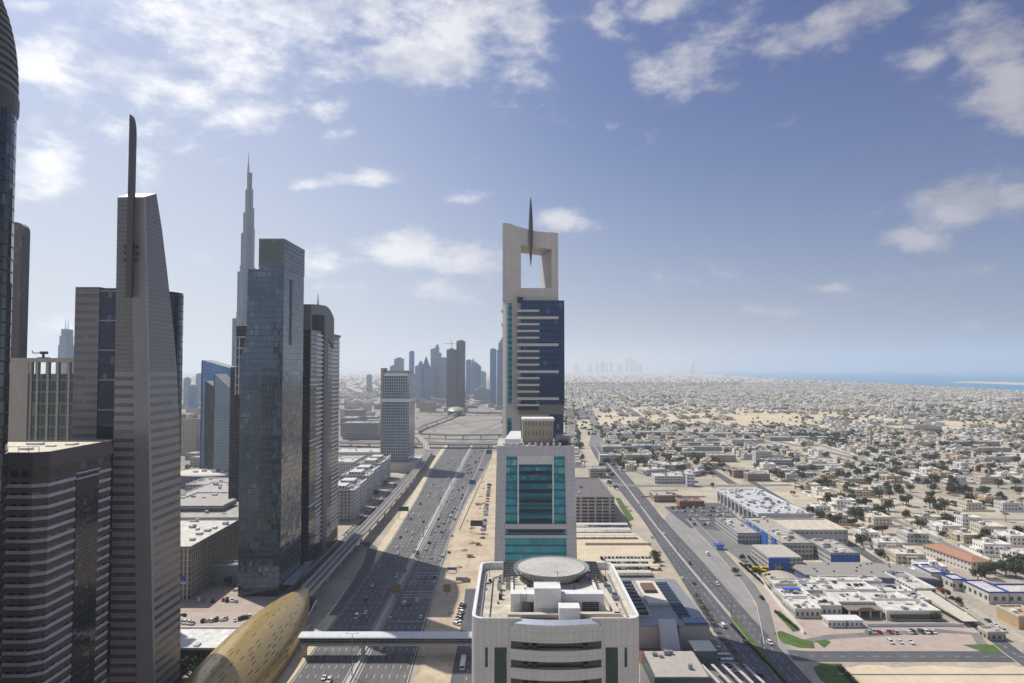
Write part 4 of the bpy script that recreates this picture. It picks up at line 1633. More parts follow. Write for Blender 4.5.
# ------------------------------------------------ dark bullet tower cut by the frame (far left)
def bullet_tower():
    Y = 205.0
    Rr = 21.0
    cx = -.7245 * Y - Rr * math.sqrt(1 + .7245 ** 2) - 2.2
    zl = Zp(92, Y)
    root = thing('bullet_tower', 'dark blue curved tower with a striped rounded crown at the picture edge', 'building', (cx, Y, 0))
    m = MB()
    m.lathe(cx, Y, [(Rr, 0), (Rr, zl - 4)], 48, 0)
    m.build('shaft', facade('midnight_glass', (.009, .013, .022), (.005, .009, .018), (.011, .018, .034), fh=4.0, bay=1.6, fx=(.03, .97), fz=(.08, .95), gmetal=.45, grough=.1), root, smooth=False)
    m = MB()
    m.lathe(cx, Y, [(Rr + .1, zl - 4), (Rr + .5, zl - 3), (Rr + .6, zl + 1.5), (Rr + .3, zl + 2)], 48, 0)
    m.build('ledge', simple('dark_ledge', (.05, .05, .055), .5), root)
    ht = 50.0
    N = 20
    def rad(t_):
        return (Rr + .3) * max(0.02, (1 - t_ ** 2.3)) ** .62
    core = MB()
    core.lathe(cx, Y, [(rad(i / N) - .6 if i < N else .2, zl + 2 + ht * i / N) for i in range(N + 1)], 48, 0)
    core.build('crown', M_dark, root)
    for i in range(0, N - 1):
        b = MB()
        r0, r1 = rad((i + .05) / N), rad((i + .55) / N)
        b.lathe(cx, Y, [(r0 - .5, zl + 2 + ht * (i + .05) / N), (r0, zl + 2 + ht * (i + .05) / N), (r1, zl + 2 + ht * (i + .5) / N), (r1 - .5, zl + 2 + ht * (i + .5) / N)], 48, 0)
        b.build('crown_band', simple('crown_band_grey', (.13, .12, .12), .5), root)
    # window cleaning cleats up the side
    for i in range(26):
        zz = zl - 10 - i * 5.2
        c = MB()
        for a in (-.25, .05):
            x, y = cx + (Rr + .1) * math.cos(a), Y + (Rr + .1) * math.sin(a)
            x2, y2 = cx + (Rr + 1.1) * math.cos(a), Y + (Rr + 1.1) * math.sin(a)
            c.bar((x, y, zz), (x2, y2, zz), .35)
        c.build('facade_cleat', M_dark, root)


bullet_tower()


# ------------------------------------------------ far-left pair: brown slab tower and colonnaded glass block
def left_pair():
    Y = 430.0
    t_ = thing('brown_tower', 'plain brown tower with a rounded shoulder behind the dark curved tower', 'building', (Xp(15, Y), Y + 12, 0))
    m = MB()
    x0, x1 = Xp(-14, Y), Xp(21, Y)
    zt = Zp(222, Y)
    pts = [(x0, 0), (x1, 0), (x1, zt - 6)]
    for i in range(1, 7):
        a = R(90 * i / 6)
        pts.append((x1 - 6 + 6 * math.cos(a), zt - 6 + 6 * math.sin(a)))
    pts.append((x0, zt))
    n = len(pts)
    m.add([(x, Y, z) for x, z in pts] + [(x, Y + 5, z) for x, z in pts], [tuple(range(n)), tuple(reversed(range(n, 2 * n)))] + [((i + 1) % n, i, i + n, (i + 1) % n + n) for i in range(n)], 0)
    m.build('wall', facade('brown_stripe_wall', (.10, .085, .09), (.07, .06, .065), (.085, .072, .08), fh=3.6, bay=2.6, fx=(.3, .7), fz=(0, 1), gmetal=.1, grough=.4), t_)
    s = MB()
    s.box(Xp(19, Y), Xp(20, Y), Y - .3, Y + .1, 0, zt - 8, 0)
    s.build('corner_groove', M_dark, t_)
    Y = 400.0
    zt = Zp(358, Y)
    t_ = thing('colonnade_block', 'beige and green glass block with an open colonnade along its roof', 'building', (Xp(45, Y), Y + 14, 0))
    m = MB()
    m.box(Xp(-5, Y), Xp(28, Y), Y, Y + 5, 0, zt, 0)
    m.build('stair_wall', facade('beige_stone_wall', (.40, .37, .325), (.30, .28, .25), (.34, .31, .27), fh=3.5, bay=2.4, fx=(0, .05), fz=(0, .05), grid=True, gmetal=0, grough=.7, tilt=0), t_)
    m = MB()
    ztop = Zp(374, Y)
    m.box(Xp(28, Y), Xp(84, Y), Y + 1.5, Y + 32, 0, ztop, 0)
    m.build('curtain_wall', facade('green_bay_glass', (.20, .19, .17), (.02, .045, .05), (.05, .10, .105), fh=6.8, bay=2.9, fx=(.05, .95), fz=(.07, .93), gmetal=.4, grough=.08), t_)
    r_ = MB()
    r_.box(Xp(27, Y), Xp(85, Y), Y - .4, Y + 33, zt - 2.4, zt, 0)
    r_.build('roof_slab', M_conc, t_)
    for px in (30, 36.5, 47, 57, 68, 78):
        c = MB()
        c.box(Xp(px - 1.6, Y), Xp(px + 1.2, Y), Y + .2, Y + 2.6, ztop, zt - 2.4, 0)
        c.build('column', M_conc, t_)
        c = MB()
        c.box(Xp(px - 1.2, Y), Xp(px + .9, Y), Y + .9, Y + 1.48, 0, ztop, 0)
        c.build('fin', M_conc, t_)
    rr = thing('roof_crane', 'small dark maintenance crane with a long thin arm on the colonnade roof', 'crane', (Xp(43, Y + 6), Y + 6, zt))
    m = MB()
    xk = Xp(43, Y + 6)
    m.box(xk - 2.8, xk + 3.2, Y + 4.5, Y + 7.5, zt, zt + .5, 0)
    m.build('base', M_dark, rr)
    m = MB()
    m.cyl(xk, Y + 6, zt + .5, zt + 2.4, .7, 10)
    m.build('pedestal', M_dark, rr)
    m = MB()
    m.box(xk - 1.6, xk + 2.4, Y + 5.2, Y + 6.8, zt + 2.4, zt + 4.0, 0)
    m.build('cabin', M_dark, rr)
    m = MB()
    m.bar((xk - 1.6, Y + 6, zt + 3.2), (xk - 6.0, Y + 6, zt + 2.9), .5)
    m.bar((xk - 6.0, Y + 6, zt + 2.9), (xk - 6.8, Y + 6, zt + 4.4), .4)
    m.build('arm', M_dark, rr)


left_pair()


# ------------------------------------------------ glass tower with stepped shoulder beside the station
F_steel = facade('steel_blue_glass', (.05, .073, .10), (.032, .055, .088), (.095, .14, .19), fh=3.9, bay=1.5, fx=(.03, .97), fz=(.10, .97), gmetal=.55, grough=.06, tilt=.032, wmetal=.3, wrough=.3)
F_steel2 = facade('steel_brown_glass', (.07, .083, .108), (.045, .062, .09), (.115, .135, .165), fh=3.9, bay=1.5, fx=(.03, .97), fz=(.10, .97), gmetal=.55, grough=.06, tilt=.032, wmetal=.3, wrough=.3)
F_crownglass = facade('clear_crown_glass', (.09, .11, .11), (.06, .085, .085), (.11, .14, .135), fh=3.0, bay=3.0, fx=(.08, .92), fz=(.08, .92), gmetal=.45, grough=.1, tilt=.03)


def shoulder_tower():
    Y0, Y1 = 455.0, 500.0
    xr = Xp(279, Y0, 590)
    x_l = Xp(238.3, Y0, 560)
    zt = Zp(239.5, Y0)
    root = thing('shoulder_tower', 'tall steel blue glass tower with a stepped shoulder beside the golden station', 'building', ((x_l + xr) / 2, (Y0 + Y1) / 2, 0))
    z1 = Zp(362, Y0)
    z2 = Zp(333, Y0)
    z3 = Zp(269, Y0)
    xa = Xp(240, Y0, 362)
    xb = Xp(247.5, Y0, 300)
    xc = Xp(259.5, Y0, 245)
    zc = zt - 19
    m = MB()
    out = [(x_l, 0), (xr, 0), (xr, zc), (xc, zc), (xc, z3), (xb, z3), (xb - .3, z2), (xa, z1)]
    n = len(out)
    m.add([(x, Y0, z) for x, z in out] + [(x, Y1, z) for x, z in out], [(i, (i + 1) % n, (i + 1) % n + n, i + n)[::-1] for i in range(n)], 0)
    # front and back faces as quads
    for yy, fl in ((Y0, False), (Y1, True)):
        for q in ([(x_l, 0), (xr, 0), (xr, z1), (xa, z1)], [(xa, z1), (xr, z1), (xr, z2), (xb - .3, z2)], [(xb - .3, z2), (xr, z2), (xr, z3), (xb, z3)], [(xc, z3), (xr, z3), (xr, zc), (xc, zc)]):
            p = [(x, yy, z) for x, z in q]
            m.face(p[::-1] if fl else p, 0)
    m.build('curtain_wall', F_steel, root)
    rs = MB()
    rs.box(xr - .4, xr + .35, Y0 + .4, Y1 - .3, 0, zc - .3, 0)
    rs.build('side_glazing', F_steel2, root)
    c = MB()
    c.box(xc - .3, xr + .5, Y0 - .2, Y1 + .2, zc, zt, 0)
    c.build('crown', F_crownglass, root)
    c = MB()
    c.box(xc - .5, xr + .7, Y0 - .4, Y1 + .4, zt, zt + .6, 0)
    c.build('crown_rim', M_grey, root)
    s = MB()
    s.box(xr + .36, xr + .75, Y0 + 14, Y0 + 18, Zp(345, Y0 + 15), zc - 6, 0)
    s.build('dark_slot', M_dark, root)
    for pxs in (262.5, 266, 269.5, 272):
        for (zz0, zz1) in ((20, 60), (60.5, 150)):
            s = MB()
            x = Xp(pxs, Y0, 420)
            s.box(x - .55, x + .55, Y0 - .16, Y0 + .1, zz0, zz1, 0)
            s.build('dark_pane_column', facade('small_dark_panes', (.07, .085, .10), (.012, .018, .028), (.03, .04, .055), fh=3.9, bay=9, fx=(0, 1), fz=(.25, .8), gmetal=.4), root)
    # canopy at its foot
    cn = MB()
    cn.prism([(xr + .8, Y0 + 4), (xr + 9.0, Y0 + 4), (xr + 5.0, Y1 + 14), (xr + .8, Y1 + 10)], 6.4, 7.0, 0)
    cn.build('canopy', simple('canopy_blue_grey', (.30, .37, .42), .35, .2), root)
    for yy in (Y0 + 8, Y0 + 24, Y0 + 40):
        cc = MB()
        cc.cyl(xr + 4.5, yy, 0, 6.4, .3, 8)
        cc.build('canopy_post', M_grey, root)
    lb = MB()
    lb.box(x_l + 1, xr - 1, Y0 - .5, Y0 - .02, 0, 5.5, 0)
    lb.build('lobby_glazing', M_darkglass, root)


shoulder_tower()


# ------------------------------------------------ twin banded residential tower with the arched top
F_twinwin = facade('black_twin_windows', (.026, .030, .044), (.010, .014, .026), (.026, .034, .055), fh=3.5, bay=1.8, fx=(.04, .96), fz=(.08, .94), gmetal=.4, grough=.1)


def twin_tower():
    XR = -152.5
    root = thing('banded_tower', 'tall dark apartment tower with white balcony bands and an arched top', 'building', (XR - 15, 560, 0))
    zA, zB, zC = Zp(318, 535, 318), Zp(306, 560), Zp(337, 585)
    a = MB()
    a.box(XR - 32, XR, 517, 551, 0, zA - 10, 0)
    a.build('wing', F_twinwin, root)
    a = MB()
    a.box(XR - 32, XR, 577, 603, 0, zC, 0)
    a.build('wing', F_twinwin, root)
    M_tw = simple('twin_grey_cladding', (.13, .135, .155), .55)
    a = MB()
    a.box(XR - 30, XR + 1.0, 551.2, 563, 0, zB - 3, 0)
    a.build('shaft', M_tw, root)
    a = MB()
    a.box(XR - 30, XR + .6, 563.2, 577, 0, zB - 8, 0)
    a.build('shaft', F_twinwin, root)
    # arched crown band
    ar = MB()
    pts = []
    y0, y1 = 512.0, 579.0
    for i in range(15):
        t_ = i / 14
        y = y0 + (y1 - y0) * t_
        z = zB - 9 * (max(0, (t_ - .55) / .45)) ** 2.2 - 3 * (1 - t_) ** 2
        pts.append((y, z))
    for i in range(14):
        (ya, za), (yb, zb) = pts[i], pts[i + 1]
        bot = 8 if ya < 549 else 26
        vs = [(XR - 28, ya, za - bot), (XR + 1.4, ya, za - bot), (XR + 1.4, yb, zb - bot), (XR - 28, yb, zb - bot), (XR - 28, ya, za), (XR + 1.4, ya, za), (XR + 1.4, yb, zb), (XR - 28, yb, zb)]
        fs = [(3, 2, 1, 0), (4, 5, 6, 7), (1, 2, 6, 5), (3, 0, 4, 7)]
        if i == 0:
            fs.append((0, 1, 5, 4))
        if i == 13:
            fs.append((2, 3, 7, 6))
        ar.add(vs, fs, 0)
    ar.build('arch', M_tw, root)
    for y in (512.5, 549):
        c = MB()
        c.box(XR - 4, XR + 1.2, y, y + 2.4, zA - 10, zB - 9, 0)
        c.build('arch_post', M_tw, root)
    c = MB()
    c.box(XR - 20, XR - 6, 522, 540, zA - 10, zA - 1, 0)
    c.build('roof_house', simple('blue_plant_house', (.05, .08, .14), .3), root)
    sp = MB()
    sp.cyl(XR - 6, 556, zB - 2, zB + 10, .9, 8, 0, .15)
    sp.build('spire', M_grey, root)
    # balcony bands
    M_b = simple('twin_balcony_white', (.72, .73, .76), .6)
    z = zA - 14
    n = 0
    while z > 12:
        gap = n in (10, 11, 23, 24, 37)
        b = MB()
        if not gap:
            b.box(XR - .1, XR + .4, 532, 550.8, z, z + 1.25, 0)
        else:
            b.box(XR - .1, XR + .6, 516, 550.8, z, z + .9, 0)
        b.build('balcony_band', M_b, root)
        if z < zC - 2:
            b = MB()
            b.box(XR - .1, XR + .4, 577.3, 603.5, z, z + 1.2, 0)
            b.build('balcony_band', M_b, root)
        z -= 3.5
        n += 1
    cap = MB()
    cap.box(XR - 33, XR + .8, 576.6, 604, zC + .02, zC + 2.2, 0)
    cap.build('roof_cap', M_tw, root)


twin_tower()


# ------------------------------------------------ dark framed tower and blue slanted pair behind
def mid_left():
    Y = 620.0
    r_ = thing('framed_tower', 'dark tower with a pale outlined frame behind the stepped glass tower', 'building', (Xp(240, Y), Y + 15, 0))
    m = MB()
    m.box(Xp(235.5, Y), Xp(252, Y), Y, Y + 30, 0, Zp(326, Y), 0)
    m.build('tower_body', F_twinwin, r_)
    m = MB()
    m.box(Xp(229, Y), Xp(235.3, Y), Y + 3, Y + 30, 0, Zp(367, Y), 0)
    m.build('low_wing', F_twinwin, r_)
    for px in (236, 239.3):
        f_ = MB()
        f_.box(Xp(px, Y) - .5, Xp(px, Y) + .5, Y - .8, Y - .02, Zp(395, Y), Zp(337, Y), 0)
        f_.build('frame_post', M_lightgrey, r_)
    for py in (337, 348, 357, 366, 376, 385, 392):
        f_ = MB()
        f_.box(Xp(236.8, Y), Xp(245, Y), Y - .7, Y - .04, Zp(py, Y) - .6, Zp(py, Y) + .5, 0)
        f_.build('frame_rail', M_lightgrey, r_)
    # blue pair
    F_b = facade('bright_blue_glass', (.05, .10, .22), (.06, .15, .38), (.10, .24, .52), fh=4, bay=3, fx=(.04, .96), fz=(.08, .96), gmetal=.5, grough=.08)
    F_b2 = facade('grey_blue_glass', (.12, .15, .20), (.12, .18, .26), (.20, .28, .36), fh=4, bay=2.5, fx=(.08, .92), fz=(.1, .95), gmetal=.5, grough=.1)
    for (pa, pb, ta, tb, Y, mt, lab, nm) in ((202, 230, 360, 368, 950, F_b, 'bright blue glass tower with a slanted roof', 'slanted_tower'),
                                             (206, 216, 381, 388, 905, F_twinwin, 'narrow dark slab between two blue glass towers', 'slab_tower'),
                                             (214.5, 238, 374, 395, 880, F_b2, 'grey blue glass tower with a slanted roof, nearest of the blue group', 'slanted_tower')):
        r_ = thing(nm, lab, 'building', (Xp((pa + pb) / 2, Y), Y + 15, 0))
        x0, x1 = Xp(pa, Y), Xp(pb, Y)
        za, zb = Zp(ta, Y), Zp(tb, Y)
        m = MB()
        m.prism([(x0, Y), (x1, Y), (x1, Y + 36), (x0, Y + 36)], 0, lambda x, y: za + (zb - za) * (x - x0) / (x1 - x0), 0)
        m.build('curtain_wall', mt, r_)
        e = MB()
        e.box(x0 - .6, x0 + .6, Y - .5, Y - .02, 0, za - 1, 0)
        e.build('edge_fin', M_dark, r_)
        e = MB()
        e.box(x0 - .3, x1 + .3, Y - 2, Y + 38, 0, 12, 0)
        e.build('podium', M_darkglass, r_)


mid_left()

# ================================================================== FAR TOWERS
F_haze1 = facade('hazed_tower_wall', (.28, .35, .46), (.10, .15, .23), (.17, .23, .33), fh=4, bay=3.4, fx=(.12, .88), fz=(.15, .85), gmetal=.3, grough=.15)  # distance haze painted into the wall colour, paler and bluer
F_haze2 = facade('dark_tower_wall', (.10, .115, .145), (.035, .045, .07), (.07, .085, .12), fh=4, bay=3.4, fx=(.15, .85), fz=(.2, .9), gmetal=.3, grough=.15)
F_haze3 = facade('hazed_blue_glass', (.13, .23, .40), (.08, .17, .33), (.14, .26, .45), fh=4, bay=3.4, fx=(.05, .95), fz=(.1, .95), gmetal=.4, grough=.12)  # blue glass with distance haze painted into its colour
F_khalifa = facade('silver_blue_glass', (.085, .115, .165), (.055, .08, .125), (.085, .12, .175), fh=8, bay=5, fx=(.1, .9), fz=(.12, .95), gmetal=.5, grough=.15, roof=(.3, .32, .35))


def needle_skyscraper():
    Y = 2120.0
    k = Y / F
    cx = Xp(245.2, Y)
    root = thing('needle_skyscraper', 'very tall tapering stepped skyscraper ending in a thin spire', 'skyscraper', (cx, Y, 0))
    # stepped wings: (left px, right px, top px) from the photograph's silhouette
    tiers = [(234.0, 256.0, 312), (238.0, 254.0, 265), (240.8, 253.2, 226), (242.6, 252.6, 205), (244.2, 251.4, 188), (245.6, 250.2, 171)]
    zprev = 0.0
    for i, (a, b, t_) in enumerate(tiers):
        zt = H + (368 - t_) * k
        hwid = (b - a) / 2 * k
        mx = ((a + b) / 2 - 246.3) * k + cx
        m = MB()
        # three lobes about a core; alternate lobes end lower, as on the real setbacks
        for j, ang in enumerate((-90, 30, 150)):
            r = hwid * .95
            lx, ly = mx + math.cos(R(ang)) * r * .45, Y + math.sin(R(ang)) * r * .45
            zz = zt - (0, 16, 34)[(j + i) % 3] * (1 - i * .12)
            m.lathe(lx, ly, [(r * .56, zprev), (r * .56, zz)], 10, 0)
        m.lathe(mx, Y, [(hwid * .72, zprev), (hwid * .72, zt)], 12, 0)
        for s in (-1, 1):
            m.box(mx + s * hwid * .55 - hwid * .45, mx + s * hwid * .55 + hwid * .45, Y - hwid * .3, Y + hwid * .3, zprev, zt - (6 if s > 0 else 20) * (i < 4), 0)
        m.build('tier', F_khalifa, root)
        zprev = zt - 60 if i < 5 else zt
        if i < 5:
            zprev = zt - 45
    sp = MB()
    z0 = H + (368 - 171) * k
    z1 = H + (368 - 150) * k
    sp.lathe(cx + .2 * k, Y, [(4.5, z0 - 10), (3.2, z0 + 18), (1.6, z0 + 34), (.5, z1)], 10, 0)
    sp.build('spire', M_grey, root)


needle_skyscraper()


def far_tower(pa, pb, top, Y, mat, name, label, shape='flat', group=None, dx=.0, depth=None):
    x0, x1 = Xp(pa, Y), Xp(pb, Y)
    w = x1 - x0
    d_ = depth or w * .9
    z = Zp(top, Y)
    r_ = thing(name, label, 'tower', ((x0 + x1) / 2, Y + d_ / 2, 0), 0, group)
    cx, cyy = (x0 + x1) / 2, Y + d_ / 2
    m = MB()
    if shape == 'flat':
        m.box(x0, x1, Y, Y + d_, 0, z, 0)
        m.box(x0 + w * .25, x1 - w * .25, Y + d_ * .2, Y + d_ * .8, z, z + w * .12, 0)
    elif shape == 'step':
        m.box(x0, x1, Y, Y + d_, 0, z - w * 1.1, 0)
        m.box(x0 + w * .15, x1 - w * .3, Y + d_ * .1, Y + d_ * .9, z - w * 1.1, z - w * .3, 0)
        m.box(x0 + w * .3, x1 - w * .4, Y + d_ * .2, Y + d_ * .8, z - w * .3, z, 0)
    elif shape == 'point':
        zb = z - w * 1.5
        m.box(x0, x1, Y, Y + d_, 0, zb, 0)
        m.prism([(x0, Y), (x1, Y), (x1, Y + d_), (x0, Y + d_)], zb, z, 0, None, [(cx - .6, cyy - .6), (cx + .6, cyy - .6), (cx + .6, cyy + .6), (cx - .6, cyy + .6)])
    elif shape == 'round':
        m.lathe(cx, cyy, [(w / 2, 0), (w / 2, z - w * .6), (w * .38, z - w * .2), (w * .05, z)], 16, 0)
    elif shape == 'slant':
        m.prism([(x0, Y), (x1, Y), (x1, Y + d_), (x0, Y + d_)], 0, lambda x, y: z - (x - x0) * .9, 0)
    m.build('tower_body', mat, r_)
    p = MB()
    p.box(x0 - w * .25, x1 + w * .25, Y - w * .2, Y + d_ + w * .2, 0, 16, 0)
    p.build('podium', M_conc, r_)
    return r_, (x0, x1, Y, d_, z)


LBL = {}
far = [
    (390, 397, 366, 2700, F_haze1, 'flat', 'grey tower just showing behind the gridded hotel tower'),
    (394, 403, 358.5, 3100, F_haze1, 'flat', 'flat topped blue grey tower rising behind the gridded hotel tower'),
    (408.5, 414, 350, 3300, F_haze3, 'round', 'slim pointed blue tower right of the gridded hotel tower'),
    (415, 421, 366, 2900, F_haze1, 'flat', 'short pale tower leaning against the gabled towers'),
    (417, 424.5, 361, 3000, F_haze3, 'step', 'gabled blue tower, left of the twin gabled pair'),
    (421.5, 430, 356, 2950, F_haze3, 'point', 'gabled blue tower with a steep pointed roof'),
    (430.5, 436, 349, 3200, F_haze1, 'flat', 'tall flat pale tower left of the stepped tower'),
    (433.5, 441, 344.5, 3050, F_haze1, 'step', 'tallest stepped pale tower in the middle of the far cluster'),
    (440, 447, 358, 3000, F_haze1, 'flat', 'pale tower tucked against the dark unfinished tower'),
    (466, 471.5, 360, 3400, F_haze3, 'flat', 'small blue tower immediately right of the dark pair'),
    (470, 476, 358, 3600, F_haze3, 'point', 'pointed blue tower in the row right of the dark pair'),
    (475, 481, 361, 3300, F_haze3, 'slant', 'slant roofed blue tower at the end of the small row'),
    (478, 486, 372, 3900, F_haze1, 'flat', 'low hazy block right of the small blue row'),
    (366.5, 371.5, 375, 3900, F_haze1, 'flat', 'lone hazy tower left of the gridded hotel tower'),
    (490, 496.5, 349, 2600, F_haze3, 'flat', 'deep blue flat topped tower beside the white portal tower'),
    (497, 506, 340, 2450, F_haze3, 'step', 'taller blue tower half hidden by the white portal tower'),
    (474, 490, 389, 2900, F_haze1, 'flat', 'low blue grey block at the foot of the deep blue tower'),
    (184, 189, 378, 2500, F_haze1, 'flat', 'hazy grey tower left of the bright blue slanted tower'),
    (189, 196, 386, 2300, F_haze3, 'flat', 'hazy low blue tower left of the bright blue slanted tower'),
    (196, 202, 374, 2800, F_haze1, 'flat', 'hazy tower touching the bright blue slanted tower'),
]
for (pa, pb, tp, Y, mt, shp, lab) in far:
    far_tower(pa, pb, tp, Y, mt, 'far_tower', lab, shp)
# the dark pair with the tower crane
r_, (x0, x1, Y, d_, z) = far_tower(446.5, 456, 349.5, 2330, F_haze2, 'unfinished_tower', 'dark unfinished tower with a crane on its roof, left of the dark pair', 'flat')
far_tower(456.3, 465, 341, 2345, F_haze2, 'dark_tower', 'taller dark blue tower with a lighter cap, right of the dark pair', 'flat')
cr = thing('tower_crane', 'thin tower crane on top of the dark unfinished tower', 'crane', ((x0 + x1) / 2, Y + d_ / 2, z + 4))
m = MB()
cx = (x0 + x1) / 2
m.bar((cx, Y + d_ / 2, z + 4), (cx, Y + d_ / 2, z + 26), 1.6)
m.build('mast', M_dark, cr)
m = MB()
m.bar((cx + 12, Y + d_ / 2, z + 20), (cx - 30, Y + d_ / 2, z + 22), 1.1)
m.bar((cx, Y + d_ / 2, z + 24), (cx - 4, Y + d_ / 2, z + 38), 1.0)
m.build('jib', M_dark, cr)
# twin-mast tower on the far left
Y = 1900.0
k = Y / F
r_ = thing('twin_mast_tower', 'hazy stepped tower with two thin masts, above the colonnade roof', 'tower', (Xp(62.5, Y), Y + 15, 0))
for (a, b, t_) in ((57.2, 66, 345), (58.4, 65.2, 336), (60, 64.6, 329)):
    m = MB()
    m.box(Xp(a, Y), Xp(b, Y), Y + (62.5 - a) * .2, Y + 34 - (62.5 - a) * .2, 0, Zp(t_, Y), 0)
    m.build('tier', F_haze1, r_)
for px in (61.2, 63.8):
    m = MB()
    m.cyl(Xp(px, Y), Y + 14, Zp(329, Y), Zp(319, Y), 1.4, 8, 0, .4)
    m.build('mast', M_lightgrey, r_)

# gridded hotel tower
def grid_tower():
    Y = 1004.0
    r_ = thing('gridded_tower', 'pale blue gridded tower with a white belt half way up', 'building', (Xp(396, Y), Y + 22, 0))
    Fg = facade('pale_grid_glass', (.36, .40, .44), (.08, .115, .15), (.16, .21, .26), fh=4.2, bay=3.4, fx=(.14, .90), fz=(.16, .92), gmetal=.45, grough=.1)
    zm = Zp(402, Y)
    zt = Zp(374, Y)
    m = MB()
    m.prism([(Xp(382.5, Y), Y), (Xp(409, Y), Y), (Xp(410.5, Y), Y + 46), (Xp(382.5, Y), Y + 46)], 0, zm, 0)
    m.build('lower_shaft', Fg, r_)
    m = MB()
    m.prism([(Xp(383, Y), Y + .4), (Xp(409.5, Y), Y + .4), (Xp(411.5, Y), Y + 46), (Xp(383, Y), Y + 46)], zm + 5, zt, 0, None, [(Xp(383.5, Y), Y + .4), (Xp(408, Y), Y + .4), (Xp(411, Y), Y + 44), (Xp(384, Y), Y + 44)])
    m.build('upper_shaft', Fg, r_)
    m = MB()
    m.prism([(Xp(382.2, Y), Y - 1.0), (Xp(410, Y), Y - 1.0), (Xp(411.5, Y), Y + 46.4), (Xp(382.2, Y), Y + 46.4)], zm + .02, zm + 4.98, 0)
    m.build('belt', M_white, r_)
    m = MB()
    m.box(Xp(379.5, Y), Xp(382.4, Y), Y + 10, Y + 40, 0, Zp(368, Y), 0)
    m.build('rear_fin', M_conc, r_)
    m = MB()
    m.box(Xp(384.5, Y), Xp(409, Y), Y + 8, Y + 40, zt + .02, Zp(370.5, Y), 0)
    m.build('roof_house', M_grey, r_)
    m = MB()
    m.box(Xp(384, Y), Xp(408, Y), Y + .1, Y + 1, zt - 3, zt + 1.2, 0)
    m.build('roof_rail', M_white, r_)
    m = MB()
    m.box(Xp(380, Y) - 14, Xp(413, Y) + 6, Y - 14, Y + 60, 0, 13, 0)
    m.build('podium', M_concl, r_)


grid_tower()

# distant skyline on the horizon (right of the portal tower)
sky_list = [(588, 592, 364.5), (596, 599, 363), (601, 605, 361.5), (606, 608, 364), (610, 613, 362), (626, 629, 357.5), (630.5, 633, 357), (634, 637, 361), (639, 642, 364), (618, 622, 364.5), (575, 579, 364)]
nm_ = ['stump', 'slim', 'broad', 'thin', 'plain', 'tall slim', 'tallest', 'shorter', 'end', 'squat', 'lone']
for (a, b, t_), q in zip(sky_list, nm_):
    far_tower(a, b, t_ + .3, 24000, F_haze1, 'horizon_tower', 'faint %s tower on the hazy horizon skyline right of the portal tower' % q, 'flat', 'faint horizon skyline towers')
Y = 17000.0
r_ = thing('sail_tower', 'faint sail shaped tower standing alone on the hazy horizon', 'tower', (Xp(692, Y), Y, 0))
m = MB()
pts = [(Xp(694.5, Y), 0), (Xp(694.5, Y), Zp(359.5, Y))]
for i in range(9):
    t_ = i / 8
    pts.append((Xp(694 - 4.6 * math.sin(t_ * math.pi / 2) ** .8, Y), Zp(360, Y) * (1 - t_)))
n = len(pts)
m.add([(x, Y, z) for x, z in pts] + [(x, Y + 50, z) for x, z in pts], [tuple(reversed(range(n))), tuple(range(n, 2 * n))] + [(i, (i + 1) % n, (i + 1) % n + n, i + n) for i in range(n)], 0)
m.build('sail', M_white, r_)

# ================================================================== METRO STATION, FOOTBRIDGE, LEFT LOW BUILDINGS
def station_mat():
    m, t, b = newmat('gold_shell_panels')
    uv = t.new('ShaderNodeUVMap')
    uv.uv_map = 'UVMap'
    ux, uy, _ = t.sep(uv.outputs[0])
    # small dark slots scattered along the shell
    row = t.m('FLOOR', t.m('MULTIPLY', uy, 34))
    wn0 = t.new('ShaderNodeTexWhiteNoise', noise_dimensions='1D')
    t.put(wn0.inputs['W'], row)
    u2 = t.m('ADD', t.m('MULTIPLY', ux, 22), t.m('MULTIPLY', wn0.outputs['Value'], 7))
    col_ = t.m('FLOOR', u2)
    wn = t.new('ShaderNodeTexWhiteNoise')
    t.put(wn.inputs['Vector'], t.comb(row, col_, 0))
    fu = t.m('FRACT', u2)
    fv = t.m('FRACT', t.m('MULTIPLY', uy, 34))
    slot = t.m('MULTIPLY', t.m('MULTIPLY', t.m('GREATER_THAN', fu, .22), t.m('LESS_THAN', fu, .72)), t.m('MULTIPLY', t.m('GREATER_THAN', fv, .40), t.m('LESS_THAN', fv, .62)))
    slot = t.m('MULTIPLY', slot, t.m('GREATER_THAN', wn.outputs['Value'], .60))
    # panel seams
    su = t.m('LESS_THAN', t.m('FRACT', t.m('MULTIPLY', ux, 60)), .05)
    sv = t.m('LESS_THAN', t.m('FRACT', t.m('MULTIPLY', uy, 68)), .06)
    seam = t.m('MAXIMUM', su, sv)
    pan = t.new('ShaderNodeTexWhiteNoise')
    t.put(pan.inputs['Vector'], t.comb(t.m('FLOOR', t.m('MULTIPLY', ux, 60)), t.m('FLOOR', t.m('MULTIPLY', uy, 68)), 0))
    base = t.mix(pan.outputs['Value'], (.48, .34, .125), (.55, .40, .165))
    base = t.mix(t.m('MULTIPLY', seam, .75), base, (.22, .15, .06))
    t.l.new(t.mix(slot, base, (.03, .03, .03)), b.inputs['Base Color'])
    t.l.new(t.mixf(slot, .30, .8), b.inputs['Roughness'])
    t.l.new(t.mixf(slot, .42, 0), b.inputs['Metallic'])
    return m


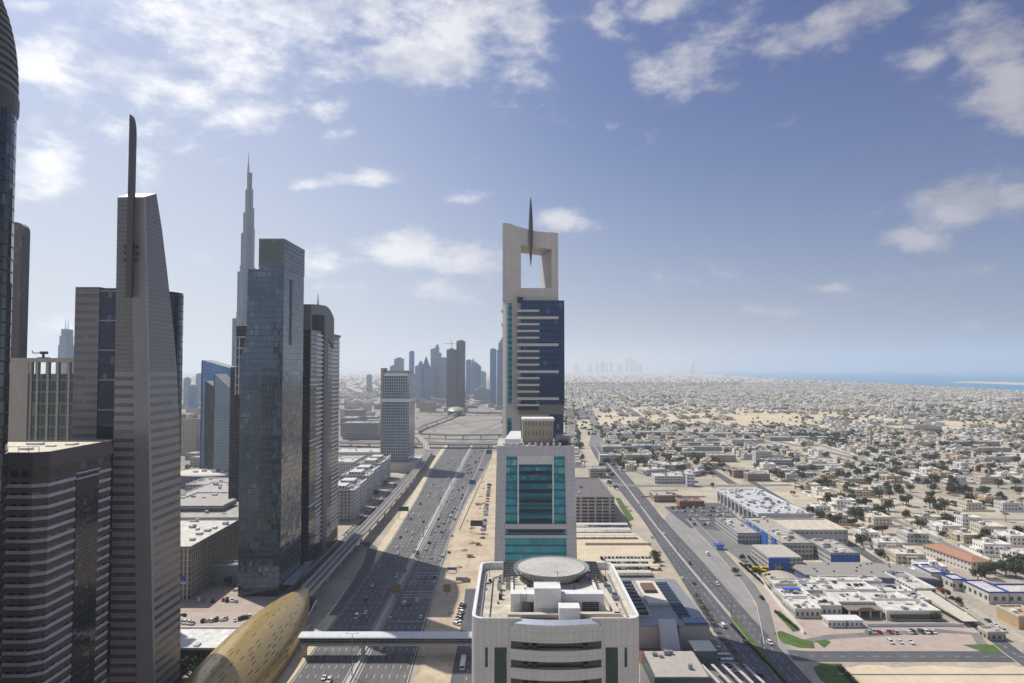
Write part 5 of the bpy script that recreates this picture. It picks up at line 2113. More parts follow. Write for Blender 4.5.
def station():
    cx = -129.5
    Yf, Yn = 442.0, 236.0
    root = thing('metro_station', 'golden shell shaped metro station beside the highway', 'station', (cx, (Yf + Yn) / 2, 0))
    yc, half = (Yf + Yn) / 2, (Yf - Yn) / 2
    NU, NV = 64, 28

    def shell(scale, z0, amin, amax, name, mat, lift=0.0, smooth=True):
        me = bpy.data.meshes.new(name)
        vs, uvs, fs = [], [], []
        for i in range(NU + 1):
            t_ = -1 + 2 * i / NU
            t_ *= .999
            prof = max(0.0, 1 - abs(t_) ** 2.0) ** (.95 if t_ > 0 else .7)
            prof = max(prof, .02)
            y = yc + half * t_
            for j in range(NV + 1):
                a = amin + (amax - amin) * j / NV
                wx = 17.0 * prof * scale
                hz = 17.5 * prof ** .8 * scale
                x = cx - wx * math.cos(a)
                z = z0 + lift * (1 - prof) + hz * math.sin(a)
                if z < z0 - 3.2:
                    z = z0 - 3.2
                vs.append((x - cx, y - yc, z))
                uvs.append((i / NU, j / NV))
        for i in range(NU):
            for j in range(NV):
                k_ = i * (NV + 1) + j
                fs.append((k_, k_ + 1, k_ + NV + 2, k_ + NV + 1))
        me.from_pydata(vs, [], fs)
        uvl = me.uv_layers.new(name='UVMap')
        for p in me.polygons:
            for li in p.loop_indices:
                uvl.data[li].uv = uvs[me.loops[li].vertex_index]
        me.polygons.foreach_set('use_smooth', [smooth] * len(me.polygons))
        me.materials.append(mat)
        o = bpy.data.objects.new(name, me)
        COL.objects.link(o)
        o.parent = root
        return o
    shell(1.0, 4.0, R(-16), R(196), 'shell', station_mat(), 5.0)
    shell(.93, 2.2, R(-14), R(194), 'glazing', M_darkglass, 5.0)
    b = MB()
    b.box(cx - 13, cx + 13, yc - 75, yc + 62, 0, 3.0, 0)
    b.build('concourse', M_conc, root)
    # nose mouth where the tracks come out
    n_ = MB()
    n_.box(cx - 5.2, cx + 6.5, Yf - 16, Yf - 8, 0, 7.2, 0)
    n_.build('track_portal', M_dark, root)
    # side wings: pale strut on the right by the nose, tilted entrance roof on the left
    s = MB()
    s.bar((cx + 9.5, 398, 2.2), (cx + 9.5, 425, 7.4), .9, 0, .6)
    s.build('side_rail', M_white, root)
    s = MB()
    s.bar((cx - 21, 378, 6.5), (cx - 11.5, 425, 8.5), 2.2, 0, .7)
    s.build('entrance_roof', M_white, root)


station()

# footbridge over the highway
def footbridge():
    Yc = 362.0
    x0, x1 = -109.5, -4.0
    root = thing('footbridge', 'long covered footbridge with a white roof spanning the highway', 'bridge', ((x0 + x1) / 2, Yc, 0))
    z0, z1 = 6.4, 11.6
    d = MB()
    d.box(x0, x1, Yc - 3.6, Yc + 3.6, z0, z0 + 1.3, 0)
    d.build('deck', M_conc, root)
    g = MB()
    g.box(x0, x1, Yc - 3.3, Yc + 3.3, z0 + 1.3, z1 - .9, 0)
    g.build('glazing', facade('footbridge_glass', (.12, .13, .14), (.03, .04, .05), (.06, .075, .09), fh=30, bay=3.0, fx=(.04, .96), fz=(0, 1), gmetal=.35, grough=.1), root)
    r_ = MB()
    n = 10
    pr = []
    for i in range(n + 1):
        a = math.pi * i / n
        pr.append((Yc - 4.3 * math.cos(a), z1 - 1.0 + 1.1 * math.sin(a)))
    L = len(pr)
    r_.add([(x0 - 1, y, z) for y, z in pr] + [(x1, y, z) for y, z in pr], [(i, i + L, i + 1 + L, i + 1) for i in range(L - 1)] + [tuple(range(L)), tuple(reversed(range(L, 2 * L))), (0, L - 1, 2 * L - 1, L)], 0)
    r_.build('roof', simple('footbridge_roof_metal', (.62, .64, .66), .6, .0), root)
    for zz in (z0 + 1.9, z0 + 3.0):
        rl = MB()
        rl.box(x0, x1, Yc - 3.75, Yc - 3.5, zz, zz + .18, 0)
        rl.build('side_rail', M_grey, root)
    for x in (-108, -77.6, -46, -20):
        p = MB()
        p.box(x - .8, x + .8, Yc - 1.4, Yc + 1.4, .3, z0, 0)
        p.prism([(x - 1.6, Yc - 1.8), (x + 1.6, Yc - 1.8), (x + 1.6, Yc + 1.8), (x - 1.6, Yc + 1.8)], z0 - 1.4, z0 - .02, 0)
        p.build('pier', M_concl, root)


footbridge()

F_ribs = facade('ribbed_stone_wall', (.50, .445, .37), (.02, .022, .026), (.05, .052, .055), fh=3.6, bay=2.6, fx=(.40, .80), fz=(.0, .86), gmetal=.2, grough=.15, roof=(.66, .62, .54))
F_louv = facade('louvred_grey_wall', (.30, .31, .32), (.05, .055, .06), (.09, .095, .10), fh=3.4, bay=30, fx=(.0, 1), fz=(.35, .95), gmetal=.1, grough=.3, roof=(.42, .39, .34))
F_bldg = facade('beige_apartment_wall', (.40, .35, .28), (.04, .045, .05), (.08, .085, .09), fh=3.4, bay=3.2, fx=(.25, .75), fz=(.28, .78), gmetal=.1, grough=.2, roof=(.5, .46, .39))
F_bldg2 = facade('grey_office_wall', (.36, .35, .34), (.05, .06, .07), (.10, .11, .12), fh=3.6, bay=3.0, fx=(.12, .88), fz=(.3, .8), gmetal=.2, grough=.15, roof=(.45, .42, .37))
F_bldg3 = facade('white_block_wall', (.58, .56, .52), (.05, .06, .07), (.10, .11, .12), fh=3.5, bay=3.4, fx=(.22, .78), fz=(.3, .8), gmetal=.1, grough=.2, roof=(.62, .58, .51))
F_brownlow = facade('brown_low_wall', (.30, .225, .16), (.04, .04, .045), (.08, .08, .085), fh=3.4, bay=3.2, fx=(.25, .75), fz=(.3, .75), gmetal=.1, grough=.2, roof=(.46, .40, .33))


def plant(mb, x0, x1, y0, y1, z, n, seed, m=0, smin=1.2, smax=3.5):
    """roof units"""
    rr = random.Random(seed)
    for _ in range(n):
        sx, sy, h = rr.uniform(smin, smax), rr.uniform(smin, smax), rr.uniform(.7, 2.2)
        if x1 - x0 < sx + 1 or y1 - y0 < sy + 1:
            continue
        x, y = rr.uniform(x0, x1 - sx), rr.uniform(y0, y1 - sy)
        mb.box(x, x + sx, y, y + sy, z + .02, z + h, m)


def block(name, label, x0, x1, y0, y1, h, wall, parapet=M_white, units=6, seed=1, upper=None, cat='building', canopy=None, group=None, rot=0.0):
    """flat-roofed building: wall, parapet, roof units each a part"""
    cx, cyy = (x0 + x1) / 2, (y0 + y1) / 2
    r_ = thing(name, label, cat, (cx, cyy, 0), rot, group)
    m = MB()
    m.box(x0, x1, y0, y1, 0, h, 0)
    m.build('wall', wall, r_)
    p = MB()
    t_ = .45
    hp = 1.0
    p.box(x0 - .12, x1 + .12, y0 - .12, y0 + t_, h + .01, h + hp, 0)
    p.box(x0 - .12, x1 + .12, y1 - t_, y1 + .12, h + .01, h + hp, 0)
    p.box(x0 - .12, x0 + t_, y0 + t_ + .01, y1 - t_ - .01, h + .01, h + hp, 0)
    p.box(x1 - t_, x1 + .12, y0 + t_ + .01, y1 - t_ - .01, h + .01, h + hp, 0)
    p.build('parapet', parapet, r_)
    rr = random.Random(seed)
    for i in range(units):
        sx, sy, hh = rr.uniform(1.5, 4.5), rr.uniform(1.5, 4.5), rr.uniform(.8, 2.6)
        if (x1 - x0) < sx + 3 or (y1 - y0) < sy + 3:
            continue
        x, y = rr.uniform(x0 + 1, x1 - sx - 1), rr.uniform(y0 + 1, y1 - sy - 1)
        u = MB()
        u.box(x, x + sx, y, y + sy, h + .02 + .01 * i, h + hh, 0)
        u.build('roof_unit', rr.choice([M_white, M_lightgrey, M_grey, M_concl]), r_)
    if upper:
        a, b, c, d_, hu = upper
        u = MB()
        u.box(a, b, c, d_, h + .015, h + hu, 0)
        u.build('penthouse', wall, r_)
    return r_


b_ = block('ribbed_block', 'ribbed stone block with a blue sign, in front of the stepped glass tower', -255, -209, 449, 530, 33, F_ribs, M_grey, 18, 3)
sg = MB()
sg.box(Xp(177, 448.7), Xp(189.5, 448.7), 448.5, 448.8, Zp(580, 448.7), Zp(576, 448.7), 0)
sg.build('blue_sign', M_blue, b_)
sg = MB()
sg.box(Xp(177, 448.7), Xp(190, 448.7), 447.6, 448.9, Zp(583.5, 448.7), Zp(581.5, 448.7), 0)
sg.build('sign_ledge', M_white, b_)
block('louvred_block', 'grey louvred block joined behind the ribbed stone block', -300, -203, 545, 655, 31, F_louv, M_lightgrey, 30, 4, (-290, -240, 570, 600, 5))
block('link_bridge', 'enclosed grey link bridge between the ribbed block and the glass tower', -216.5, -184, 480, 490, 12.5, simple('link_grey', (.28, .32, .34), .4, .2), M_lightgrey, 0, 5)
block('plaza_pavilion', 'white roofed low pavilion left of the golden station', -190, -147, 349, 377, 8.5, facade('dark_shopfront', (.10, .10, .10), (.02, .025, .03), (.05, .055, .06), fh=4.2, bay=3, fx=(.1, .9), fz=(.1, .8), roof=(.74, .72, .68)), M_white, 2, 8)
block('plaza_pavilion', 'long white pavilion roof directly beside the golden shell', -146.5, -140, 362, 384, 6.0, M_conc, M_white, 0, 9)
block('long_roof_block', 'long low grey roofed block behind the louvred block', -340, -215, 690, 780, 20, F_bldg2, M_white, 40, 10)
block('long_roof_block', 'pale long roofed block by the round dark podium', -380, -225, 800, 850, 14, F_bldg2, M_white, 40, 11)
r_ = thing('round_podium', 'dark round podium building at the foot of the blue towers', 'building', (-385, 880, 0))
m = MB()
m.lathe(-385, 880, [(36, 0), (38, 10), (38, 16)], 36, 0, 0, 1.2, .8)
m.build('drum', F_haze2, r_)
m = MB()
m.lathe(-385, 880, [(37, 16.05), (35, 17.4)], 36, 0, 0, 1.2, .8)
m.build('roof', M_roofpale, r_)
for i in range(6):
    m = MB()
    x, y = -405 + 8 * i, 872 + (i % 3) * 7
    m.box(x, x + 5, y, y + 4, 17.45, 19.5 + (i % 2), 0)
    m.build('roof_unit', M_lightgrey, r_)
# domed beige pair
for i, (px, Y, w, h, lab) in enumerate(((189, 1180, 30, 62, 'beige apartment tower with small domed turrets left of the blue towers'), (196, 1230, 26, 54, 'shorter beige apartment tower behind the domed one'))):
    x = Xp(px, Y)
    r_ = block('beige_tower', lab, x - w / 2, x + w / 2, Y, Y + 30, h, F_bldg, M_cream, 3, 20 + i)
    for s in (-1, 0, 1):
        m = MB()
        m.lathe(x + s * w * .33, Y + 4, [(4.2, h + .03), (4.2, h + 5), (3, h + 8), (.3, h + 10)], 12, 0)
        m.build('turret', M_tile if s else M_cream, r_)

# terrace of apartment blocks along the frontage road
ter = [(672, 702, 30), (716, 746, 28), (762, 794, 30), (812, 846, 28), (866, 900, 29), (918, 950, 27)]
F_ter = facade('white_terrace_wall', (.46, .45, .44), (.05, .055, .06), (.11, .12, .13), fh=3.4, bay=3.6, fx=(.10, .55), fz=(.25, .85), gmetal=.2, grough=.15, roof=(.68, .66, .60))
for i, (ya, yb, h) in enumerate(ter):
    xs0 = -156 - (ya - 674) * .05
    r_ = block('terrace_block', '%s white apartment block of the terrace beyond the banded tower' % ORD[i + 1], xs0 - 30, xs0, ya, yb, h, F_ter, M_concl, 16, 30 + i, (xs0 - 22, xs0 - 8, ya + 6, yb - 6, 4), 'apartment block', None, 'terrace of apartment blocks')
    for f in range(8):
        s = MB()
        s.box(xs0 + .01, xs0 + 1.3, ya + 2, yb - 2, 3 + f * 3.8, 3.9 + f * 3.8, 0)
        s.build('balcony_slab', M_white, r_)
block('low_office', 'white low office behind the apartment terrace', -270, -215, 930, 975, 22, F_bldg3, M_white, 8, 41)
block('low_office', 'grey low office farther behind the terrace', -290, -225, 1000, 1050, 16, F_bldg2, M_white, 8, 42)
block('hotel_block', 'grey mid rise block left of the gridded tower', Xp(341, 1500), Xp(356, 1500), 1500, 1560, 40, F_bldg2, M_lightgrey, 6, 43)
block('hotel_block', 'long grey mid rise block with pale columns left of the gridded tower', Xp(343, 1440), Xp(378, 1440), 1440, 1490, 34, F_bldg2, M_lightgrey, 10, 44)
block('hotel_block', 'low beige block behind the grey mid rise pair', Xp(345, 1750), Xp(362, 1750), 1750, 1800, 42, F_bldg, M_cream, 5, 45)
block('shed', 'long pale shed beside the curve of the viaduct', -330, -215, 1120, 1180, 12, F_bldg3, M_white, 8, 46)

lb_r = random.Random(21)
n_ = 0
for _ in range(400):
    px, py = lb_r.choice([(lb_r.uniform(342, 380), lb_r.uniform(404, 440)), (lb_r.uniform(420, 500), lb_r.uniform(396, 414)), (lb_r.uniform(180, 232), lb_r.uniform(402, 470))])
    x, y = G(px, py)
    if abs(x + 82) < 60 or n_ >= 60 or abs(x + 140) < 30 and y < 2300:
        continue
    if any(math.hypot(x - o_.location.x, y - o_.location.y) < 62 for o_ in COL.objects if o_.parent is None and o_.get('category') in ('building', 'tower', 'station', 'apartment block')):
        continue
    n_ += 1
    w_, d_, h_ = lb_r.uniform(24, 55), lb_r.uniform(20, 40), lb_r.choice([8, 10, 14, 18, 26, 34])
    where = 'left of the blue slanted towers' if px < 240 else ('left of the gridded tower' if px < 400 else 'beyond the interchange')
    block('mid_rise', '%s hazy %s block %s, counted from the near side' % (ordinal(n_), 'low' if h_ < 15 else 'mid rise', where), x - w_ / 2, x + w_ / 2, y, y + d_, h_, lb_r.choice([F_bldg, F_bldg2, F_bldg3, F_bldg2]), M_concl, 2, 300 + n_, None, 'building')
# station at the far end of the viaduct
r_ = thing('far_station', 'small pale domed metro station at the far bend of the viaduct', 'station', (Xp(455.5, 2190), 2190, 0))
m = MB()
prof = [(1.0 * math.cos(R(a)), math.sin(R(a))) for a in range(0, 91, 10)]
cxs = Xp(456, 2190)
m.lathe(cxs, 2190, [(max(.02, c) * 26, 14 + s * 12) for c, s in prof], 24, 0, 0, 1.0, 2.6)
m.build('dome', simple('pale_gold_shell', (.50, .44, .33), .45, .3), r_, smooth=True)
m = MB()
m.box(cxs - 22, cxs + 22, 2150, 2230, 0, 14, 0)
m.build('concourse', M_darkglass, r_)

# ================================================================== RIGHT SIDE, NEAR
# retail block with skylights and a white fin
def skylight_block():
    x0, x1 = 64.0, 106.0
    y0, y1, h = 372.0, 452.0, 12.0
    r_ = thing('skylight_block', 'low grey block with blue skylights and a sloping white stair fin', 'building', ((x0 + x1) / 2, (y0 + y1) / 2, 0))
    m = MB()
    m.box(x0, x1, y0, y1, 0, h, 0)
    m.build('wall', simple('stone_grey_wall', (.46, .43, .38), .8, var=.12), r_)
    m = MB()
    m.box(x0 + 1, x0 + 14, y0 + 12, y1 - 6, h + .02, h + .5, 0)
    m.build('roof_deck', M_roofgrey, r_)
    for i in range(9):
        m = MB()
        yy = y0 + 14 + i * 6.6
        m.box(x0 + 2, x0 + 12, yy, yy + 3.8, h + .52, h + 2.2, 0)
        m.build('air_handler', M_dark, r_)
    for i in range(11):
        m = MB()
        yy = y0 + 10 + i * 5.8
        m.prism([(x0 + 28, yy), (x0 + 35, yy), (x0 + 35, yy + 2.4), (x0 + 28, yy + 2.4)], h + .02, lambda x, y: h + .5 + (y - yy) * .3, 0)
        m.build('skylight', simple('skylight_blue_glass', (.07, .095, .125), .12, .3), r_)
    m = MB()
    m.box(x0 + 15, x0 + 27, y0 + 30, y1 - 8, h + .03, h + 1.6, 0)
    m.build('roof_house', M_roofpale, r_)
    m = MB()
    m.box(x0 + 16.5, x0 + 24, y0 + 48, y0 + 62, h + 1.62, h + 3.4, 0)
    m.build('plant_room', simple('rust_brown_roof', (.16, .10, .075), .8), r_)
    m = MB()
    m.box(x0 + 29, x1 - .5, y0 + 1.0, y0 + 9, h + .02, h + 1.0, 0)
    m.build('glass_lantern', simple('lantern_blue', (.08, .15, .26), .15, .3), r_)
    m = MB()
    xa = x0 + 15
    m.add([(xa, y0 - 12, 0), (xa + 9, y0 - 12, 0), (xa + 9, y0 - 2.0, 0), (xa, y0 - 2.0, 0), (xa - .5, y0 - 4, h + 3.5), (xa + 8.2, y0 - 4, h + 3.5), (xa + 8.2, y0 - .2, h + 3.5), (xa - .5, y0 - .2, h + 3.5)],
          [(3, 2, 1, 0), (4, 5, 6, 7), (0, 1, 5, 4), (1, 2, 6, 5), (2, 3, 7, 6), (3, 0, 4, 7)], 0)
    m.build('stair_fin', simple('white_fin_panel', (.55, .56, .58), .4), r_)
    m = MB()
    m.box(xa + 9.6, xa + 10.6, y0 - .3, y0 + .1, 0, h + .3, 0)
    m.build('groove', M_dark, r_)
    m = MB()
    m.box(x0 - .3, x1 + .3, y0 - .3, y1 + .3, h - .6, h + .015, 0)
    m.build('cornice', M_grey, r_)
    # lower block in front
    r_ = thing('green_glass_block', 'low dark green block with pale roof and striped trellis before the skylight block', 'building', (80, 335, 0))
    m = MB()
    m.box(66, 92, 322, 352, 0, 6.5, 0)
    m.build('wall', simple('green_black_cladding', (.05, .085, .09), .35), r_)
    m = MB()
    m.box(66.6, 91.4, 322.6, 351.4, 6.52, 6.8, 0)
    m.build('roof', simple('tan_roof', (.42, .39, .34), .9, var=.2), r_)
    for i, (x, y, s, h_) in enumerate(((70, 345, 2.2, 1.6), (73, 343, 1.8, 1.2), (76, 346, 2.4, 2.0), (84, 330, 1.8, 2.2), (79, 347, 1.6, 1.8))):
        m = MB()
        m.box(x, x + s, y, y + s, 6.82, 6.82 + h_, 0)
        m.build('roof_unit', M_grey, r_)
    m = MB()
    m.box(92.3, 103, 350, 362, 0, 7.4, 0)
    m.build('annex', simple('green_grey_cladding', (.10, .14, .145), .4), r_)
    m = MB()
    m.box(92.1, 103.2, 349.8, 362.2, 7.42, 7.9, 0)
    m.build('annex_roof', M_roofpale, r_)
    m = MB()
    for i in range(5):
        m.bar((96 + i * 5.2, 322, 4.2), (93 + i * 5.2, 341, 4.6), 1.3, 0, .4)
    m.build('trellis', M_concl, r_)
    gp = MB()
    gp.box(60, 104, 353, 371, .10, .16, 0)
    struct('podium_terrace', gp, M_red)


skylight_block()

F_cp = facade('car_park_wall', (.40, .37, .34), (.015, .015, .018), (.03, .03, .03), fh=3.2, bay=14, fx=(.08, .92), fz=(.35, .85), gmetal=0, grough=.6, tilt=0, roof=(.16, .14, .13))
r_ = block('car_park_block', 'grey multi storey car park with a dark open top deck behind the teal glass tower', 62, 99, 665, 780, 25, F_cp, M_conc, 2, 50)
for i in range(5):
    m = MB()
    m.box(66 + i * 7, 67 + i * 7, 664.4, 664.95, 0, 24, 0)
    m.build('pier', M_concl, r_)

# shade canopies over parking rows
def canopy(name, label, x0, x1, y0, y1, z, group, mat):
    r_ = thing(name, label, 'canopy', ((x0 + x1) / 2, (y0 + y1) / 2, 0), 0, group)
    m = MB()
    m.prism([(x0, y0), (x1, y0), (x1, y1), (x0, y1)], z, lambda x, y: z + .2 + (y - y0) * .06, 0)
    m.build('roof', mat, r_)
    n = int((x1 - x0) / 9)
    for i in range(n + 1):
        c = MB()
        x = x0 + .5 + (x1 - x0 - 1) * i / n
        c.cyl(x, (y0 + y1) / 2, 0, z, .14, 6)
        c.build('post', M_grey, r_)


M_shade = simple('shade_fabric', (.58, .52, .42), .9, var=.12)
M_shadew = simple('white_shade_fabric', (.55, .53, .50), .9, var=.12)
for i, (py, px0, px1, lab) in enumerate(((525, 574, 628, 'farthest'), (530, 574, 631, 'middle'), (535.5, 574, 636, 'nearest'))):
    x, y = G(px0, py, 3)
    x2, _ = G(px1, py, 3)
    canopy('carport', '%s of the three pale carports below the car park block' % lab, x, x2, y, y + 7, 3, 'pale carports below the car park block', M_shadew)
for i, (py, px0, px1, lab) in enumerate(((556.5, 600, 652, 'farthest'), (561.5, 606, 655, 'second'), (566.5, 610, 660, 'third'), (573, 612, 652, 'nearest'))):
    x, y = G(px0, py, 3)
    x2, _ = G(px1, py, 3)
    canopy('carport', '%s of the four sand coloured carports right of the helipad block' % lab, x, x2, y, y + 5.5, 3, 'sand coloured carports right of the helipad block', M_shade)

# mall
F_mall = facade('mall_white_wall', (.58, .58, .58), (.06, .08, .10), (.12, .14, .17), fh=12.5, bay=11.5, fx=(.16, .66), fz=(.22, .80), gmetal=.2, grough=.15, roof=(.66, .65, .62))
r_ = block('white_mall', 'long white shopping block with tall dark window bays beside the car park', 231, 279, 646, 775, 13, simple('mall_side_white', (.52, .52, .52), .6, var=.18, scale=.12), M_white, 64, 51)
for i in range(10):
    m = MB()
    yy = 652 + i * 12.2
    m.box(230.6, 231.05, yy, yy + 6.2, 2.5, 10.5, 0)
    m.build('window_bay', M_darkglass, r_)
    m = MB()
    m.box(229.6, 230.98, yy + 8.2, yy + 9.6, 0, 12.6, 0)
    m.build('pilaster', M_white, r_)
for i in range(3):
    m = MB()
    m.box(256 + i * 7, 261.5 + i * 7, 645.5, 645.95, .3, 3.4, 0)
    m.build('loading_door', M_dark, r_)

# school with blue ends
F_school = facade('school_wall', (.46, .44, .41), (.05, .06, .07), (.1, .12, .14), fh=3.5, bay=3, fx=(.15, .85), fz=(.3, .75), gmetal=.1, grough=.2, roof=(.45, .41, .35))


def school():
    parts = [('school_block', 'long grey school wing with white lower front facing the avenue', 193, 212, 590, 655, 8, 60),
             ('school_block', 'grey roofed school wing with tall blue panels', 213, 238, 545, 640, 11, 61),
             ('school_block', 'school wing with a blue end wall beside the sandy yard', 240, 262, 520, 565, 10, 62)]
    for (nm, lab, a, b, c, d_, h, s) in parts:
        r_ = block(nm, lab, a, b, c, d_, h, F_school, M_grey, 12, s)
        if s == 61:
            for (yy, ln) in ((556, 9), (575, 13), (594, 13), (614, 9)):
                m = MB()
                m.box(a - .8, a - .01, yy, yy + ln, .3, 12.2, 0)
                m.build('blue_panel', M_blue, r_)
        if s == 62:
            m = MB()
            m.box(a, b + .01, c - .5, c - .01, .3, 9, 0)
            m.build('blue_panel', M_blue, r_)
    r_ = block('school_hall', 'school hall with a large pale sand coloured flat roof', 236, 285, 585, 628, 12, facade('hall_wall', (.48, .47, .45), (.1, .11, .12), (.14, .15, .16), fh=6, bay=4, fx=(.2, .8), fz=(.55, .8), roof=(.66, .58, .44), grough=.3, gmetal=0), M_cream, 0, 63)
    r_ = thing('school_gatehouse', 'school entrance block with a bright blue portal front', 'building', (200, 520, 0))
    m = MB()
    m.box(189, 214, 508, 545, 0, 10, 0)
    m.build('wall', F_school, r_)
    for (a, b, z0, z1) in ((188.6, 193, 0, 10.6), (199.0, 203.6, 0, 10.6), (193.01, 198.99, 6.2, 10.6)):
        m = MB()
        m.box(a, b, 506.8, 507.9, z0, z1, 0)
        m.build('blue_portal', M_blue, r_)
    m = MB()
    m.box(189.5, 213.5, 508.5, 544.5, 10.02, 10.8, 0)
    m.build('roof', M_roofgrey, r_)
    # wavy grey roof
    r_ = thing('wavy_hall', 'low hall with a wide grey wavy edged roof behind the clinic', 'building', (245, 492, 0))
    q = [(205, 482), (222, 476), (240, 479), (258, 474), (276, 478), (292, 470), (284, 505), (262, 512), (212, 512), (203, 500)]
    m = MB()
    m.prism([(x * .97 + 7, y * .97 + 14) for x, y in q], 0, 5.2, 0)
    m.build('wall', simple('blue_grey_wall', (.10, .15, .28), .5), r_)
    m = MB()
    m.prism(q, 5.25, 6.2, 0)
    m.build('roof', simple('grey_gravel_roof', (.30, .28, .25), .9, var=.2, scale=1.2), r_)
    rr = random.Random(5)
    for i in range(16):
        m = MB()
        x, y = rr.uniform(214, 276), rr.uniform(482, 508)
        m.box(x, x + 1, y, y + 1, 6.22, 7.0, 0)
        m.build('roof_vent', M_dark, r_)
    gpoly('sandy_yard', [(812, 562), (838, 549), (888, 577), (880, 583), (830, 570)], .06, M_sandfar)
    # barrel shed
    r_ = thing('barrel_shed', 'beige barrel roofed shed between the clinic and the blue portal', 'shed', (189, 478, 0))
    m = MB()
    pr = [(178 + 22 * i / 10, 3.2 + 2.4 * math.sin(math.pi * i / 10)) for i in range(11)]
    L = len(pr)
    m.add([(x, 468, z) for x, z in pr] + [(x, 494, z) for x, z in pr], [(i, i + 1, i + 1 + L, i + L) for i in range(L - 1)] + [tuple(reversed(range(L))), tuple(range(L, 2 * L))], 0)
    m.build('roof', simple('barrel_beige', (.45, .38, .29), .8), r_)
    m = MB()
    m.box(178.6, 199.4, 468.6, 493.4, 0, 3.18, 0)
    m.build('wall', M_cream, r_)
    r_ = thing('blue_kiosk', 'small blue roofed gate kiosk at the roadside by the school', 'kiosk', (G(719, 549)[0], G(719, 549)[1], 0))
    x, y = G(719, 549)
    m = MB()
    m.box(x - 3, x + 3, y - 3, y + 3, 0, 3.4, 0)
    m.build('wall', simple('pale_blue_wall', (.25, .36, .5), .6), r_)
    m = MB()
    m.box(x - 3.7, x + 3.7, y - 3.7, y + 3.7, 3.42, 4.2, 0)
    m.build('roof', M_blue, r_)


school()


def clinic():
    r_ = thing('clinic', 'sprawling white single storey clinic with many flat roofs and a dark portico', 'building', (200, 440, 0))
    rr = random.Random(12)
    wings = [(170, 186, 416, 436, 5.0), (186.5, 200, 420, 440, 5.6), (200.5, 222.5, 425, 446, 6.0), (223, 255, 412, 432, 5.2), (172, 190, 437, 455, 5.4), (190.5, 212, 447, 462, 6.2),
             (212.5, 236, 447.5, 466, 6.4), (223, 248, 433, 447, 5.4), (237, 260, 448, 462, 5.0), (176, 205, 463, 474, 5.2), (206, 250, 467, 478, 5.8), (249, 262, 433, 447, 4.6)]
    for i, (a, b, c, d_, h) in enumerate(wings):
        m = MB()
        m.box(a, b, c, d_, 0, h, 0)
        w = m.build('wing', facade('clinic_wall', (.60, .56, .48), (.05, .06, .07), (.1, .11, .12), fh=6.5, bay=3, fx=(.25, .75), fz=(.2, .55), gmetal=.1, grough=.2, roof=(.70, .66, .57)), r_)
        p = MB()
        for q in ((a - .1, b + .1, c - .1, c + .3), (a - .1, b + .1, d_ - .3, d_ + .1), (a - .1, a + .3, c + .31, d_ - .31), (b - .3, b + .1, c + .31, d_ - .31)):
            p.box(*q, h + .01, h + .8, 0)
        p.build('parapet', M_white, w)
        for k in range(8):
            u = MB()
            sx, sy, hh = rr.uniform(.8, 3.4), rr.uniform(1.2, 3), rr.uniform(.6, 1.6)
            x, y = rr.uniform(a + .6, b - sx - .6), rr.uniform(c + .6, d_ - sy - .6)
            u.box(x, x + sx, y, y + sy, h + .02 + k * .01, h + hh, 0)
            u.build('roof_unit', rr.choice([M_white, M_grey, M_dark, M_lightgrey, M_roofgrey]), w)
    m = MB()
    m.box(202, 222, 415, 424.9, 4.2, 5.0, 0)
    pt = m.build('portico_roof', simple('portico_brown', (.24, .19, .15), .7), r_)
    m = MB()
    m.prism([(206, 414.4), (218, 414.4), (218, 415), (206, 415)], 5.02, 6.8, 0, None, [(209, 414.4), (215, 414.4), (215, 415), (209, 415)])
    m.build('pediment', simple('portico_brown', (.24, .19, .15), .7), pt)
    for x in (202.6, 208.5, 215, 221.2):
        c = MB()
        c.box(x - .4, x + .4, 415.2, 416, 0, 4.2, 0)
        c.build('portico_column', M_concl, pt)
    m = MB()
    m.box(202.2, 221.8, 424.2, 424.9, 0, 4.1, 0)
    m.build('entrance_glass', M_darkglass, r_)
    m = MB()
    m.box(226, 252, 411.4, 411.9, .8, 3.6, 0)
    m.build('front_glazing', M_darkglass, r_)
    m = MB()
    m.box(176, 187, 447, 452, 6.45, 6.9, 0)
    m.build('blue_roof_panel', M_blue, r_)
    # gatehouse in front
    g_ = thing('clinic_gatehouse', 'white two roofed gatehouse at the clinic front wall', 'building', (193, 405, 0))
    for (a, b) in ((183, 193.2), (194.2, 203)):
        m = MB()
        m.box(a, b, 401, 409, 0, 3.8, 0)
        m.build('wall', facade('gatehouse_wall', (.66, .64, .60), (.1, .14, .18), (.12, .18, .24), fh=3.8, bay=2.6, fx=(.25, .75), fz=(.3, .7), gmetal=.1, grough=.2, roof=(.7, .68, .64)), g_)
        m = MB()
        m.box(a - .4, b + .4, 400.6, 409.4, 3.82, 4.3, 0)
        m.build('roof', M_white, g_)
    # boundary walls
    for lab, pts in (('low white wall with railings along the clinic front', [(206, 402), (250, 403), (262, 402)]), ('long white boundary wall running along the clinic avenue side', [G(757, 576), G(766, 588), G(780, 606), G(804, 634)])):
        m = MB()
        m.strip(pts, -.2, .2, 2.0, 0, 2.0)
        single('boundary_wall', m, M_white, lab, 'wall', (pts[0][0], pts[0][1], 0))


clinic()
canopy('carport', 'long beige carport beside the clinic along the villa street', 262, 271, 402, 448, 3, 'villa street carport', M_shade)
block('guard_post', 'small cream guard post at the corner of the villa street', 262, 272, 382, 390, 4, F_bldg, M_cream, 1, 71)
block('long_hall', 'long white hall beside the villa street behind the clinic', 262, 276, 450, 486, 6, F_bldg3, M_white, 5, 72)

